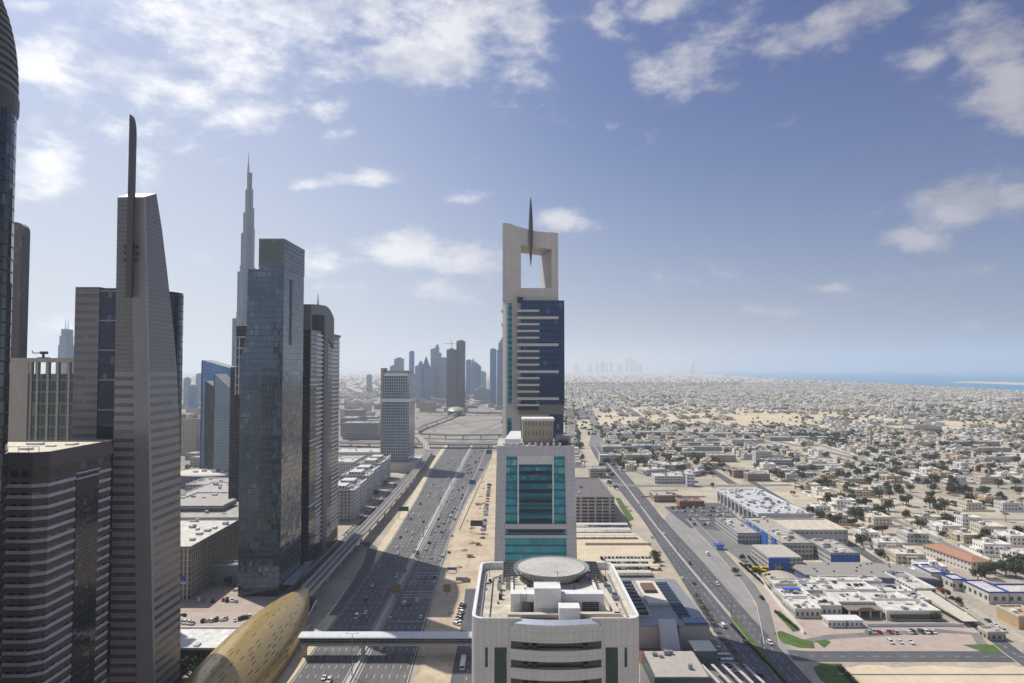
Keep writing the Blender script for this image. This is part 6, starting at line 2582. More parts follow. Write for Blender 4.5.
# white building with blue parapets
r_ = thing('blue_edged_school', 'white low school with bright blue roof edges beside the villa street', 'building', (325, 460, 0))
for i, (a, b, c, d_, h) in enumerate(((291, 301, 480, 500, 7.5), (297, 306, 466, 478, 7.2), (303, 316, 440, 465, 7.0), (316.5, 348, 440, 456, 7.0))):
    m = MB()
    m.box(a, b, c, d_, 0, h, 0)
    w = m.build('wing', facade('cream_school_wall', (.60, .56, .49), (.05, .06, .07), (.1, .11, .12), fh=7.2, bay=5, fx=(.25, .75), fz=(.3, .65), roof=(.64, .60, .52), gmetal=.1, grough=.2), r_)
    e = MB()
    for q in ((a - .25, b + .25, c - .25, c + .35), (a - .25, b + .25, d_ - .35, d_ + .25), (a - .25, a + .35, c + .36, d_ - .36), (b - .35, b + .25, c + .36, d_ - .36)):
        e.box(*q, h + .01, h + .8, 0)
    e.build('blue_parapet', simple('deep_blue_trim', (.02, .06, .34), .5), w)
block('ochre_house', 'ochre house with a dark shaded front beside the blue edged school', 291, 306, 398, 416, 7, simple('ochre_wall', (.48, .34, .20), .8), M_cream, 3, 73)
for i in range(5):
    pass

# long house with the orange tiled roof
r_ = thing('tiled_house', 'long white two storey house with an orange tiled roof', 'house', (341, 531, 0), R(8))
m = MB()
m.box(-8, 8, -24, 24, 0, 8, 0)
m.build('wall', facade('tiled_house_wall', (.64, .60, .54), (.05, .06, .07), (.1, .1, .1), fh=4, bay=3.4, fx=(.3, .7), fz=(.3, .7), gmetal=.1, grough=.2), r_, local=True)
m = MB()
m.prism([(-9, -25), (9, -25), (9, 25), (-9, 25)], 8.02, 10.6, 0, None, [(-.6, -17), (.6, -17), (.6, 17), (-.6, 17)])
m.build('roof', M_tile, r_, local=True)

# round white complex and brown pavilion by the junction
r_ = thing('round_white_complex', 'white rounded building complex at the far road junction', 'building', (G(672, 478)[0], 960, 0))
for i, (px, py, r0, h) in enumerate(((668, 482, 20, 14), (684, 481, 15, 16), (652, 474, 18, 12), (672, 469, 22, 12), (694, 475, 14, 10))):
    x, y = G(px, py)
    h *= .7
    m = MB()
    if i % 2:
        m.lathe(x, y, [(r0 * .8, 0), (r0 * .8, h)], 24, 0)
    else:
        m.box(x - r0, x + r0 * .9, y - r0 * .7, y + r0 * .6, 0, h, 0, None, .2 * i)
    w_ = m.build('wing', F_bldg3, r_)
    m = MB()
    for k in range(7):
        q, e = k * 2.1, r0 * .5
        m.box(x + e * math.cos(q) - 1.6, x + e * math.cos(q) + 1.8, y + e * math.sin(q) - 1.5, y + e * math.sin(q) + 1.2, h + .02, h + 1.2 + (k % 3) * .8, 0)
    m.build('roof_plant', M_lightgrey, w_)
x, y = G(690, 486)
m = MB()
m.box(x - 5, x + 5, y - 4, y + 4, 0, 15, 0)
m.build('blue_wing', facade('white_blue_wall', (.6, .6, .62), (.05, .10, .3), (.06, .14, .4), fh=4, bay=4, fx=(.2, .8), fz=(.3, .7)), r_)
block('brown_pavilion', 'brown roofed restaurant pavilion beside the car park', Xp(650, 790), Xp(676, 790), 770, 800, 7, F_brownlow, M_cream, 6, 75)
block('brown_pavilion', 'reddish brown pavilion with a flat roof at the car park edge', Xp(678, 745), Xp(702, 745), 742, 762, 6, simple('red_brown_wall', (.30, .13, .09), .8), M_conc, 3, 76)

# belt of warehouses and low offices between the avenue and the open sand (px left, px right, py base, depth m, height, wall)
wh = [
    (603, 635, 452, 40, 9, F_bldg2, 'pale roofed warehouse left of the blue roofed warehouse'),
    (622, 662, 451, 34, 9, None, 'long pale blue roofed warehouse beyond the round white complex'),
    (626, 650, 463, 26, 12, F_bldg, 'beige mid rise block in front of the blue roofed warehouse'),
    (600, 622, 462, 22, 10, F_bldg3, 'white office block close to the avenue junction'),
    (683, 724, 457, 18, 7, F_bldg2, 'front row of long grey sheds in the warehouse belt'),
    (681, 722, 451, 18, 7, F_bldg2, 'second row of long grey sheds in the warehouse belt'),
    (679, 720, 446.5, 18, 7, F_bldg2, 'third row of long grey sheds in the warehouse belt'),
    (678, 718, 442.5, 18, 7, F_bldg2, 'fourth row of long grey sheds in the warehouse belt'),
    (710, 736, 462, 26, 10, F_bldg, 'tan block with a small tower among the grey sheds'),
    (732, 758, 445, 22, 9, F_bldg3, 'bright white roofed shed above the round tree clump'),
    (756, 772, 462, 18, 16, F_bldg3, 'white block with a tall stair tower in the warehouse belt'),
    (765, 792, 465, 20, 7, F_bldg2, 'low grey block right of the white stair tower block'),
    (774, 806, 475, 20, 6, F_bldg3, 'long white canopy building at the edge of the warehouse belt'),
    (800, 842, 470, 20, 6, F_bldg2, 'grey flat roofed shed left of the upper street'),
    (806, 850, 478, 18, 6, F_bldg, 'beige flat roofed school block left of the upper street'),
    (800, 836, 486, 16, 6, F_bldg, 'second beige school block nearer the mall'),
    (844, 872, 484, 16, 6, F_bldg, 'beige walled block by the upper street bend'),
    (734, 752, 478, 20, 10, F_brownlow, 'brown block beside the pale diagonal street'),
    (748, 770, 481, 18, 9, F_brownlow, 'second brown block beside the pale diagonal street'),
    (698, 712, 474, 18, 9, F_bldg3, 'small white block left of the brown blocks'),
    (914, 942, 432, 40, 14, None, 'dark roofed hall standing in the open sand at right'),
    (952, 1000, 446, 24, 8, F_bldg2, 'long grey school block at the right beyond the upper street'),
    (970, 1012, 452, 20, 7, F_bldg, 'long beige school block nearer the upper street'),
    (986, 1020, 462, 22, 8, F_bldg3, 'white roofed hall near the right picture edge'),
    (640, 676, 436, 40, 8, F_bldg2, 'low grey depot at the back of the warehouse belt'),
    (700, 760, 437, 36, 7, F_bldg2, 'very long grey depot at the back of the warehouse belt'),
    (770, 830, 441, 30, 7, F_bldg2, 'long grey depot right of the white roofed shed'),
    (590, 606, 478, 24, 12, F_bldg2, 'grey block hard against the avenue beyond the car park'),
    (636, 650, 446, 20, 8, F_bldg, 'small beige block between depot and blue roofed warehouse'),
    (724, 742, 452, 18, 8, F_bldg3, 'small white block at the end of the grey shed rows'),
]
F_whblue = facade('blue_roof_shed', (.44, .45, .46), (.1, .11, .12), (.15, .16, .17), fh=9, bay=8, fx=(.3, .7), fz=(0, .5), roof=(.36, .44, .52), gmetal=0, grough=.4)
F_whdark = facade('dark_roof_shed', (.5, .47, .42), (.05, .06, .08), (.08, .09, .11), fh=14, bay=8, fx=(.1, .9), fz=(.1, .5), roof=(.10, .12, .15), gmetal=0, grough=.4)
WHB = [(195, 305, 905, 990)]
WH_ = 1
for i, (pa, pb, py, dep, h, wl, lab) in enumerate(wh):
    x0, y = G(pa, py)
    x1, _ = G(pb, py)
    wmat = wl or (F_whblue if 'blue' in lab else F_whdark)
    WHB.append((x0, x1, y, y + dep))
    block('warehouse', lab, x0, x1, y, y + dep, h, wmat, M_concl, 5, 100 + i, None, 'warehouse')

# thin round tower (minaret) and pylons
r_ = thing('minaret', 'slender tan tower with a wide cap near the upper street', 'tower', (G(871, 446)[0], G(871, 446)[1], 0))
x, y = G(871, 446)
m = MB()
m.cyl(x, y, 0, 34, 2.6, 12, 0, 2.2)
m.build('shaft', simple('tan_stone', (.42, .33, .26), .8), r_)
m = MB()
m.lathe(x, y, [(2.4, 34), (6.5, 37), (6.5, 40), (3, 41.5)], 14, 0)
m.build('cap', M_cream, r_)

# ================================================================== VILLAS
PHI = R(4.6)


def UV(u, v):
    return u * math.cos(PHI) + v * math.sin(PHI), -u * math.sin(PHI) + v * math.cos(PHI)


def inpoly(p, poly):
    c = False
    n = len(poly)
    for i in range(n):
        x0, y0 = poly[i]
        x1, y1 = poly[(i + 1) % n]
        if (y0 > p[1]) != (y1 > p[1]) and p[0] < (x1 - x0) * (p[1] - y0) / (y1 - y0) + x0:
            c = not c
    return c


SANDZ = [(565, 428), (600, 414), (640, 407), (720, 407.5), (800, 411), (868, 413), (900, 419), (960, 420), (1060, 426), (1060, 433), (960, 431.5), (885, 428.5), (840, 427), (790, 428.5), (720, 425), (640, 423)]
WHZ = [(560, 700), (560, 468), (616, 470), (640, 489), (700, 489), (735, 487), (800, 490), (815, 518), (850, 548), (880, 580), (1000, 652), (1060, 652), (1060, 800), (560, 800)]
BLUEZ = [(915, 600), (940, 572), (1024, 575), (1060, 660), (1000, 650)]
SEAZ = [(1300, 413), (1100, 396), (930, 386.5), (875, 383), (820, 380.6), (780, 378.8), (745, 376.6), (700, 373.8), (660, 369), (1300, 360)]
FOREST = [(565, 387), (565, 381), (640, 380), (742, 382), (742, 386), (650, 387)]

PAINTS = [('white', (.72, .70, .65)), ('cream', (.66, .59, .47)), ('sand coloured', (.55, .46, .34)), ('pale grey', (.54, .53, .50)), ('beige', (.60, .52, .40)), ('ochre', (.50, .37, .22)), ('pinkish tan', (.50, .40, .31))]
WT = [8, 5, 2.5, 2.5, 3.5, .8, .8]
F_villa = facade('villa_wall', (.6, .55, .45), (.03, .035, .04), (.07, .075, .08), fh=3.6, bay=3.3, fx=(.28, .70), fz=(.25, .72), gmetal=.1, grough=.2, wrough=.85, usecol=True)


def villa_shape(rr, detail=True):
    """returns list of boxes (kind, x0,x1,y0,y1,z0,z1), local"""
    w, d_ = rr.uniform(16, 23), rr.uniform(14, 20)
    st = rr.choice([1, 2, 2, 2])
    h = st * 3.6 + .3
    B = [('wall', -w / 2, w / 2, -d_ / 2, d_ / 2, 0, h)]
    if st == 2 and rr.random() < .6:
        ww = w * rr.uniform(.35, .6)
        s = rr.choice([-1, 1])
        B.append(('wing', s * w / 2 if s > 0 else -w / 2 - ww * .6, w / 2 + ww * .6 if s > 0 else -w / 2, -d_ * .4, d_ * .25, 0, 3.9))
    # front bay
    B.append(('bay', -w * .18, w * .2, -d_ / 2 - 2.2, -d_ / 2 - .003, 0, h - .6 if st == 2 else h - .3))
    t_ = .35
    B.append(('parapet', -w / 2 - .1, w / 2 + .1, -d_ / 2 - .1, -d_ / 2 + t_, h + .01, h + 1.0))
    B.append(('parapet', -w / 2 - .1, w / 2 + .1, d_ / 2 - t_, d_ / 2 + .1, h + .01, h + 1.0))
    B.append(('parapet', -w / 2 - .1, -w / 2 + t_, -d_ / 2 + t_ + .01, d_ / 2 - t_ - .01, h + .01, h + 1.0))
    B.append(('parapet', w / 2 - t_, w / 2 + .1, -d_ / 2 + t_ + .01, d_ / 2 - t_ - .01, h + .01, h + 1.0))
    sx, sy = rr.uniform(-.25, .25) * w, rr.uniform(-.1, .3) * d_
    B.append(('stair_house', sx - 2.4, sx + 2.4, sy - 2, sy + 2, h + .02, h + 3.0))
    for _ in range(rr.randint(2, 4)):
        x, y = rr.uniform(-w / 2 + 1, w / 2 - 2.5), rr.uniform(-d_ / 2 + 1, d_ / 2 - 2.5)
        B.append(('roof_unit', x, x + rr.uniform(1, 1.8), y, y + rr.uniform(1, 1.8), h + .03, h + rr.uniform(.9, 1.7)))
    return B, w, d_, h, st


def compound(rr, w, d_):
    """garden wall boxes round a lot"""
    t_ = .25
    W_, D_ = 16.4, 15.6
    return [(-W_, W_, -D_, -D_ + t_, 0, 2.1), (-W_, W_, D_ - t_, D_, 0, 2.1), (-W_, -W_ + t_, -D_ + t_ + .01, D_ - t_ - .01, 0, 2.1), (W_ - t_, W_, -D_ + t_ + .01, D_ - t_ - .01, 0, 2.1)]


protos = []
vr = random.Random(31)
for i in range(14):
    B, w, d_, h, st = villa_shape(vr)
    r_ = thing('villa', 'x', 'house', (0, -900, 0), 0, 'villas of the low rise district')
    r_.color = (1, 1, 1, 1)
    groups = {}
    for b in B:
        groups.setdefault(b[0], []).append(b[1:])
    for kname, bs in groups.items():
        if kname in ('wall', 'wing', 'bay', 'stair_house'):
            for b in bs:
                m = MB()
                m.box(*b, 0)
                m.build(kname, F_villa, r_, local=True)
        elif kname == 'parapet':
            m = MB()
            for b in bs:
                m.box(*b, 0)
            m.build('parapet', simple('villa_parapet', (.6, .55, .45), .85, usecol=True), r_, local=True)
        else:
            for b in bs[:3]:
                m = MB()
                m.box(*b, 0)
                m.build('roof_unit', M_lightgrey, r_, local=True)
    m = MB()
    for b in compound(vr, w, d_):
        m.box(*b, 0)
    m.build('garden_wall', simple('garden_wall_paint', (.55, .48, .38), .9, usecol=True), r_, local=True)
    # a lean-to carport
    m = MB()
    m.box(w / 2 + .2, 15.9, -15.0, -9.5, 2.5, 2.75, 0)
    m.build('carport_roof', M_shade, r_, local=True)
    # single-mesh version for houses a few pixels across
    fm = MB()
    for b in B:
        fm.box(*b[1:], 0 if b[0] != 'roof_unit' else 1)
    for b in compound(vr, w, d_):
        fm.box(*b, 2)
    me = fm.mesh('villa', [F_villa, M_lightgrey, simple('garden_wall_paint', (.55, .48, .38), .9, usecol=True)])
    protos.append((r_, me, w, d_, h, st, B))

# lots
lots = []
lr = random.Random(77)
ui = -1
u = 239.0 - 83.67 * 3
while u < 5200:
    ui += 1
    v = 330.0
    vi = 0
    while v < 7000:
        vi += 1
        pitch = 34.0
        if vi % 6 == 0:
            v += 10
        for side in (0, 1):
            uu = u + 22 + side * 37.5
            x, y = UV(uu, v + 14)
            lots.append((x, y, ui, vi, side))
        v += pitch
    u += 83.67
lots.sort(key=lambda l: l[1] ** 2 + l[0] ** 2)

NEAR_LANES = set()
houses = []
trees_xy = []
far_h = []
UPST = [G(*p) for p in UST]
VSTG = [G(*p) for p in VST]
AVG = [G(*p) for p in AV_M] + [(230, 1900), (300, 2600)]
CRG = [G(*p) for p in [(596, 483), (640, 486), (700, 486), (760, 485.5), (800, 485)]]


def near_line(x, y, line, dist):
    for a, b in zip(line, line[1:]):
        ax, ay = a
        bx, by = b
        L2 = (bx - ax) ** 2 + (by - ay) ** 2
        t_ = max(0, min(1, ((x - ax) * (bx - ax) + (y - ay) * (by - ay)) / L2))
        if math.hypot(x - ax - t_ * (bx - ax), y - ay - t_ * (by - ay)) < dist:
            return True
    return False


LM = [((318, 462), 'the blue edged school'), ((341, 531), 'the tiled house'), ((255, 710), 'the white mall'), ((565, 850), 'the upper street'), ((285, 560), 'the villa street'), ((430, 660), 'the middle lane')]
n_detail = 0
row_count = {}
used_labels = set()


def uniq(lab):
    k_ = 2
    base_ = lab
    while lab in used_labels:
        lab = base_ + ', house number %d along' % k_
        k_ += 1
    used_labels.add(lab)
    return lab


for (x, y, li, vi, side) in lots:
    if x < -400 or y < 300:
        continue
    p = proj(x, y, 0)
    if p is None or p[0] < 555 or not inview(x, y, 0, 40):
        continue
    if inpoly(p, SANDZ) or inpoly(p, WHZ) or inpoly(p, SEAZ) or inpoly(p, FOREST) or inpoly(p, BLUEZ):
        bq = random.Random((li // 2) * 131 + (vi // 4) * 17).random()
        if inpoly(p, SANDZ) and lr.random() < bq * .75:
            for _ in range(lr.choice([1, 1, 2, 3])):
                trees_xy.append((x + lr.uniform(-14, 14), y + lr.uniform(-14, 14), lr.uniform(.5, 1.7)))
        if inpoly(p, SANDZ) and bq > .6 and lr.random() < .4:
            houses.append((x, y, -PHI, lr.choices(range(len(PAINTS)), WT)[0], lr.randrange(14), li, vi, side))
        if inpoly(p, WHZ) and 700 < y < 2200 and p[0] > 590 and not (G(664, 507)[0] < x < 330 and y < 800) and lr.random() < .2:
            trees_xy.append((x + lr.uniform(-10, 10), y + lr.uniform(-10, 10), lr.uniform(.7, 1.5)))
        if inpoly(p, FOREST):
            for _ in range(3):
                trees_xy.append((x + lr.uniform(-15, 15), y + lr.uniform(-15, 15), lr.uniform(1.0, 1.8)))
        continue
    if near_line(x, y, AVG, 24) or near_line(x, y, CRG, 20):
        continue
    if near_line(x, y, UPST, 21) or near_line(x, y, VSTG, 19):
        continue
    if abs(y - 531) < 44 and abs(x - 341) < 27:
        continue
    block_rand = random.Random((li // 2) * 977 + (vi // 6) * 13).random()
    dens_ = 0.84 if block_rand > .2 else .15
    nt = lr.choices([0, 1, 2, 3, 5], [1.6, 2.5, 2.5, 2, 1])[0]
    if y > 1000 and lr.random() < .45:
        nt = min(nt, 1)
    for _ in range(nt):
        s_ = lr.choice([-1, 1])
        if lr.random() < .5:
            tx, ty = x + s_ * lr.uniform(12.5, 16.5), y + lr.uniform(-15, 15)
        else:
            tx, ty = x + lr.uniform(-16, 16), y + s_ * lr.uniform(12, 16)
        trees_xy.append((tx, ty, lr.uniform(.9, 2.1)))
    if any(a_ - 14 < x < b_ + 14 and c_ - 14 < y < d0_ + 14 for a_, b_, c_, d0_ in WHB):
        continue
    if lr.random() > dens_:
        continue
    paint = lr.choices(range(len(PAINTS)), WT)[0]
    rz = PHI * -1 + lr.choice([0, math.pi / 2, math.pi, -math.pi / 2])
    houses.append((x + lr.uniform(-1, 1), y + lr.uniform(-1, 1), rz, paint, lr.randrange(14), li, vi, side))

N_DET, N_IND = 70, 300
lane_names = {}
near = houses[:N_IND]
byrow = {}
for i, hh in enumerate(near):
    byrow.setdefault((hh[5], hh[7]), []).append(i)
order_in_row = {}
for kk, ids in byrow.items():
    ids.sort(key=lambda q: near[q][1])
    for n_, q in enumerate(ids):
        order_in_row[q] = n_ + 1
rows_sorted = sorted(byrow, key=lambda kk: (kk[0], kk[1]))
row_no = {}
# rows are named by what they run beside: the villa street (u=239), upper street (u=490)
for n_, kk in enumerate(rows_sorted):
    uu = 239.0 - 83.67 * 3 + kk[0] * 83.67 + (22 + kk[1] * 37.5)
    row_no[kk] = uu


def row_phrase(uu):
    ns = round((uu - 239) / 30.0)
    if uu < 239:
        q = int((239 - uu) // 41) + 1
        return 'the %s row left of the villa street' % ordinal(q) if q > 1 else 'the row just left of the villa street'
    if uu < 490:
        q = int((uu - 239) // 41) + 1
        return 'the %s row right of the villa street' % ordinal(q) if q > 1 else 'the row just right of the villa street'
    q = int((uu - 490) // 41) + 1
    return 'the %s row beyond the upper street' % ordinal(q) if q > 1 else 'the row just beyond the upper street'


used_proto = [False] * 14
for i, (x, y, rz, paint, pi, li, vi, side) in enumerate(near):
    r_, me, w, d_, h, st, B = protos[pi]
    pn, pc = PAINTS[paint]
    pc = tuple(min(.8, c * random.Random(i).uniform(.88, 1.1)) for c in pc)
    lab = uniq('%s %s villa, %s along %s' % (pn, 'single storey' if st == 1 else 'two storey', ordinal(order_in_row[i]), row_phrase(row_no[(li, side)])))
    if i < N_DET:
        if not used_proto[pi]:
            o = r_
            o.location = (x, y, 0)
            o.rotation_euler = (0, 0, rz)
            o['label'] = lab
            for ch in o.children:
                ch.color = (*pc, 1)
            used_proto[pi] = True
        else:
            dup(r_, (x, y, 0), rz, lab, (*pc, 1))
    else:
        o = bpy.data.objects.new('villa', me)
        COL.objects.link(o)
        o.location = (x, y, 0)
        o.rotation_euler = (0, 0, rz)
        o.color = (*pc, 1)
        tag(o, lab, 'house', 'villas of the low rise district')
for up, pr in zip(used_proto, protos):
    if not up:
        for ch in list(pr[0].children):
            bpy.data.objects.remove(ch)
        bpy.data.objects.remove(pr[0])

# every house farther out, as one mass
fm = MB()
fr = random.Random(5)
for (x, y, rz, paint, pi, li, vi, side) in houses[N_IND:]:
    kf = fr.uniform(.85, 1.12)
    c = tuple(min(.8, q * kf) for q in PAINTS[paint][1])
    B = protos[pi][6]
    cr_, sr_ = math.cos(rz), math.sin(rz)
    simple_ = y > 2400
    if simple_ and fr.random() < .3 and y > 3000:
        pass
    for b in B:
        if b[0] in ('parapet', 'roof_unit') and simple_:
            continue
        _, x0, x1, y0, y1, z0, z1 = b
        k0 = len(fm.v)
        fm.box(x0, x1, y0, y1, z0, z1, 0, c if b[0] != 'roof_unit' else (.4, .4, .4))
        for q in range(k0, len(fm.v)):
            a, bb, zz = fm.v[q]
            fm.v[q] = (x + a * cr_ - bb * sr_, y + a * sr_ + bb * cr_, zz)
    if not simple_:
        for b in compound(fr, 0, 0):
            k0 = len(fm.v)
            fm.box(*b, 0, tuple(q * .92 for q in c))
            for q in range(k0, len(fm.v)):
                a, bb, zz = fm.v[q]
                fm.v[q] = (x + a * cr_ - bb * sr_, y + a * sr_ + bb * cr_, zz)
# larger blocks scattered through the far city, both sides of the highway
for _ in range(5200):
    y = fr.uniform(2600, 16000) ** 1.0
    y = 2600 + (y - 2600) * fr.random()
    px = fr.uniform(150, 1040)
    x = (px - 512) * y / F
    p = proj(x, y)
    if inpoly(p, SANDZ) or inpoly(p, SEAZ) or (500 < px < 540 and y < 2600):
        continue
    if abs(x + 77) < 45:
        continue
    if px < 520 and p[1] > 400 and fr.random() < .6:
        continue
    if px > 560 and y < 5000 and fr.random() < .75:
        continue
    w, d_, h = fr.uniform(14, 40), fr.uniform(14, 40), fr.choice([6, 8, 8, 10, 12, 14]) * (1.0 if px > 560 else 1.3)
    kf = fr.uniform(.75, 1.1)
    c = tuple(q * kf for q in PAINTS[fr.choices(range(7), WT)[0]][1])
    fm.box(x - w / 2, x + w / 2, y - d_ / 2, y + d_ / 2, 0, h, 0, c, PHI + fr.choice([0, .3, -.2]) * (1 if px < 560 else 0))
    if fr.random() < .5:
        fm.box(x - w / 5, x + w / 6, y - d_ / 6, y + d_ / 5, h + .02, h + 3.2, 0, c)
    if fr.random() < .5 and px > 520:
        trees_xy.append((x + fr.uniform(-40, 40), y + fr.uniform(-40, 40), fr.uniform(.7, 1.4)))
o = fm.build('distant_houses', attr_facade('distant_house_walls', 3.6, 3.3, (.28, .7), (.25, .72)), attr=True)
tag(o, 'mass of small pale houses spreading to the coast and the horizon', 'houses', None, 'stuff')

# district lanes
lm = MB()
u = 239.0 - 83.67 * 3
while u < 2600:
    pts = []
    v = 380.0
    while v < 3000:
        x, y = UV(u, v)
        p = proj(x, y)
        ok = p is not None and p[0] > 585 and not inpoly(p, SANDZ) and not inpoly(p, WHZ) and inview(x, y, 0, 60)
        if ok:
            pts.append((x, y))
        elif pts:
            if len(pts) > 1:
                lm.strip(pts, -3.6, 3.6, .06)
            pts = []
        v += 30
    if len(pts) > 1:
        lm.strip(pts, -3.6, 3.6, .06)
    u += 83.67
v = 330.0
vi = 0
while v < 2600:
    vi += 1
    if vi % 6 == 0:
        pts = []
        u = 230.0
        while u < 2200:
            x, y = UV(u, v + 5)
            p = proj(x, y)
            ok = p is not None and not inpoly(p, SANDZ) and not inpoly(p, WHZ) and inview(x, y, 0, 60)
            if ok:
                pts.append((x, y))
            elif pts:
                if len(pts) > 1:
                    lm.strip(pts, -4, 4, .08)
                pts = []
            u += 30
        if len(pts) > 1:
            lm.strip(pts, -4, 4, .08)
        v += 10
    v += 34.0
struct('district_lanes', lm, M_lane)

# ================================================================== TREES
def tree_meshes(seed, spread=1.0):
    rr = random.Random(seed)
    tk = MB()
    tk.lathe(0, 0, [(.28, 0), (.2, 1.6), (.15, 3.0)], 7, 0)
    for _ in range(4):
        a = rr.uniform(0, 6.28)
        tk.bar((0, 0, rr.uniform(1.4, 2.4)), (math.cos(a) * 1.5, math.sin(a) * 1.5, rr.uniform(3.2, 4.4)), .14)
    cr = MB()
    clumps = [(rr.uniform(-1.8, 1.8) * spread, rr.uniform(-1.8, 1.8) * spread, rr.uniform(3.0, 5.2), rr.uniform(1.1, 1.9)) for _ in range(8)]
    for (cx, cy_, cz, r) in clumps:
        for _ in range(60):
            v = Vector((rr.gauss(0, 1), rr.gauss(0, 1), rr.gauss(0, 1))).normalized() * r * rr.uniform(.55, 1.08)
            p = Vector((cx, cy_, cz)) + v * Vector((1, 1, .8)).x
            if p.z < 1.6:
                continue
            n = (v.normalized() + Vector((rr.uniform(-.6, .6), rr.uniform(-.6, .6), rr.uniform(-.3, .6)))).normalized()
            t1 = n.orthogonal().normalized()
            t2 = n.cross(t1)
            a = rr.uniform(0, 6.28)
            u1 = (t1 * math.cos(a) + t2 * math.sin(a)) * rr.uniform(.28, .55)
            u2 = n.cross(u1).normalized() * rr.uniform(.2, .4)
            cr.face([p - u1, p + u2 * .9, p + u1, p - u2 * .9])
    return tk.mesh('trunk', [M_bark]), cr.mesh('crown', [M_leaf])


def palm_meshes(seed):
    rr = random.Random(seed)
    tk = MB()
    tk.lathe(0, 0, [(.32, 0), (.22, 1), (.2, 5.6), (.3, 6.0)], 8, 0)
    cr = MB()
    for k in range(22):
        a = 6.283 * k / 22 + rr.uniform(-.1, .1)
        el = rr.uniform(-.2, 1.1)
        dirv = Vector((math.cos(a), math.sin(a), 0))
        side = Vector((-dirv.y, dirv.x, 0))
        prev = None
        for s in range(6):
            t_ = s / 5
            p = Vector((0, 0, 6)) + dirv * 2.7 * t_ + Vector((0, 0, el * 1.9 * t_ - 2.4 * t_ * t_))
            w = .42 * (1 - t_ * .85) * (0.5 + min(1, t_ * 4) * .5)
            q = (p - side * w + Vector((0, 0, -.12)), p, p + side * w + Vector((0, 0, -.12)))
            if prev:
                cr.face([prev[0], prev[1], q[1], q[0]])
                cr.face([prev[1], prev[2], q[2], q[1]])
            prev = q
    return tk.mesh('trunk', [M_bark]), cr.mesh('crown', [M_leaf2])


TREES = [tree_meshes(200 + i, 1.0 + .12 * (i % 3)) for i in range(6)]
PALMS = [palm_meshes(300 + i) for i in range(3)]


def put_tree(x, y, s, label, group, kind='tree', rot=None, idx=0):
    tk, cr = (PALMS[idx % 3] if kind == 'palm_tree' else TREES[idx % 6])
    o = bpy.data.objects.new(kind, None)
    COL.objects.link(o)
    o.location = (x, y, 0)
    o.rotation_euler = (0, 0, rot if rot is not None else (x * 7.3 + y) % 6.28)
    o.scale = (s, s, s * (1.0 if kind == 'palm_tree' else .95))
    tag(o, label, 'tree' if kind != 'palm_tree' else 'palm tree', group)
    for nm, me in (('trunk', tk), ('crown', cr)):
        c = bpy.data.objects.new(nm, me)
        COL.objects.link(c)
        c.parent = o
    return o


# hand placed trees (px, py, size, label)
hand = [
    (655, 561, 1.25, 'dark round tree at the end of the sand coloured carports'), (657, 565, 1.0, 'smaller dark tree next to the carport end tree'),
    (188, 676, 1.3, 'dark bushy tree at the foot of the blade mast tower'), (196, 680, 1.1, 'dark bushy tree between the wedge tower and the golden shell'), (181, 681, 1.0, 'dark low tree hard against the wedge tower'),
    (228, 586, .9, 'small olive tree under the link bridge'), (221, 583, .8, 'smaller olive tree under the link bridge'), (234, 590, .7, 'small pale tree beside the glass tower foot'),
    (612, 478, 1.1, 'dark tree beside the car park block, nearest the avenue'), (608, 474, 1.2, 'dark tree at the back corner of the car park block'), (610, 486, 1.1, 'dark tree halfway along the car park block'), (615, 490, .9, 'small dark tree at the front corner of the car park block'),
    (735, 575, .8, 'small tree in the school yard by the blue kiosk'), (742, 561, .8, 'small tree by the blue panels of the school'), (748, 571, .8, 'small tree left of the blue portal'),
    (772, 585, .9, 'dark shrubby tree at the clinic corner by the yellow buses'), (768, 580, .8, 'dark tree just behind the yellow buses'), (757, 574, .7, 'small tree beside the yellow buses'),
    (935, 580, 1.2, 'feathery tree at the far end of the blue edged school'), (940, 590, .9, 'small tree along the front of the blue edged school'), (946, 598, .8, 'second small tree along the front of the blue edged school'), (958, 605, .8, 'small tree at the corner of the blue edged school'),
    (985, 578, 1.6, 'large green tree behind the blue edged school'), (995, 575, 1.5, 'second large green tree behind the blue edged school'), (1006, 576, 1.7, 'third large green tree behind the blue edged school'), (1016, 578, 1.6, 'large green tree behind the blue edged school at the picture edge'), (978, 582, 1.3, 'dark green tree between the tiled house and blue edged school'),
    (937, 622, .9, 'dark tree at the right corner of the clinic front'), (843, 600, .9, 'tall narrow tree in the clinic courtyard'),
    (935, 486, 2.2, 'large dark round tree left of the white two storey villa by the lane'), (952, 493, 2.0, 'large dark round tree right of the white two storey villa by the lane'), (930, 508, 2.0, 'broad dark tree above the white walled villa'), (938, 514, 1.7, 'dark tree touching the broad dark tree in the villa quarter'), (888, 492, 1.8, 'dark spreading tree at the left of the villa quarter'), (900, 497, 1.7, 'second dark spreading tree at the left of the villa quarter'),
]
for i, (px, py, s, lab) in enumerate(hand):
    x, y = G(px, py)
    put_tree(x, y, s * 1.15, lab, None, 'tree', None, i)
pal = [(697, 594), (700, 600), (704, 606), (707, 611), (711, 617), (714, 624), (722, 640), (728, 645), (733, 652), (737, 662), (742, 668)]
for i, (px, py) in enumerate(pal):
    x, y = G(px, py + 8)
    put_tree(x, y, .85, '%s palm from the far end of the row beside the skylight block' % ordinal(i + 1), 'palms beside the avenue', 'palm_tree', None, i)
for i, y in enumerate((455, 459, 500, 548, 552)):
    put_tree(-77.6, y, .7, '%s small palm in the highway median beyond the footbridge' % ordinal(i + 1), 'palms in the highway median', 'palm_tree', None, i)
hdg = MB()
rr = random.Random(9)


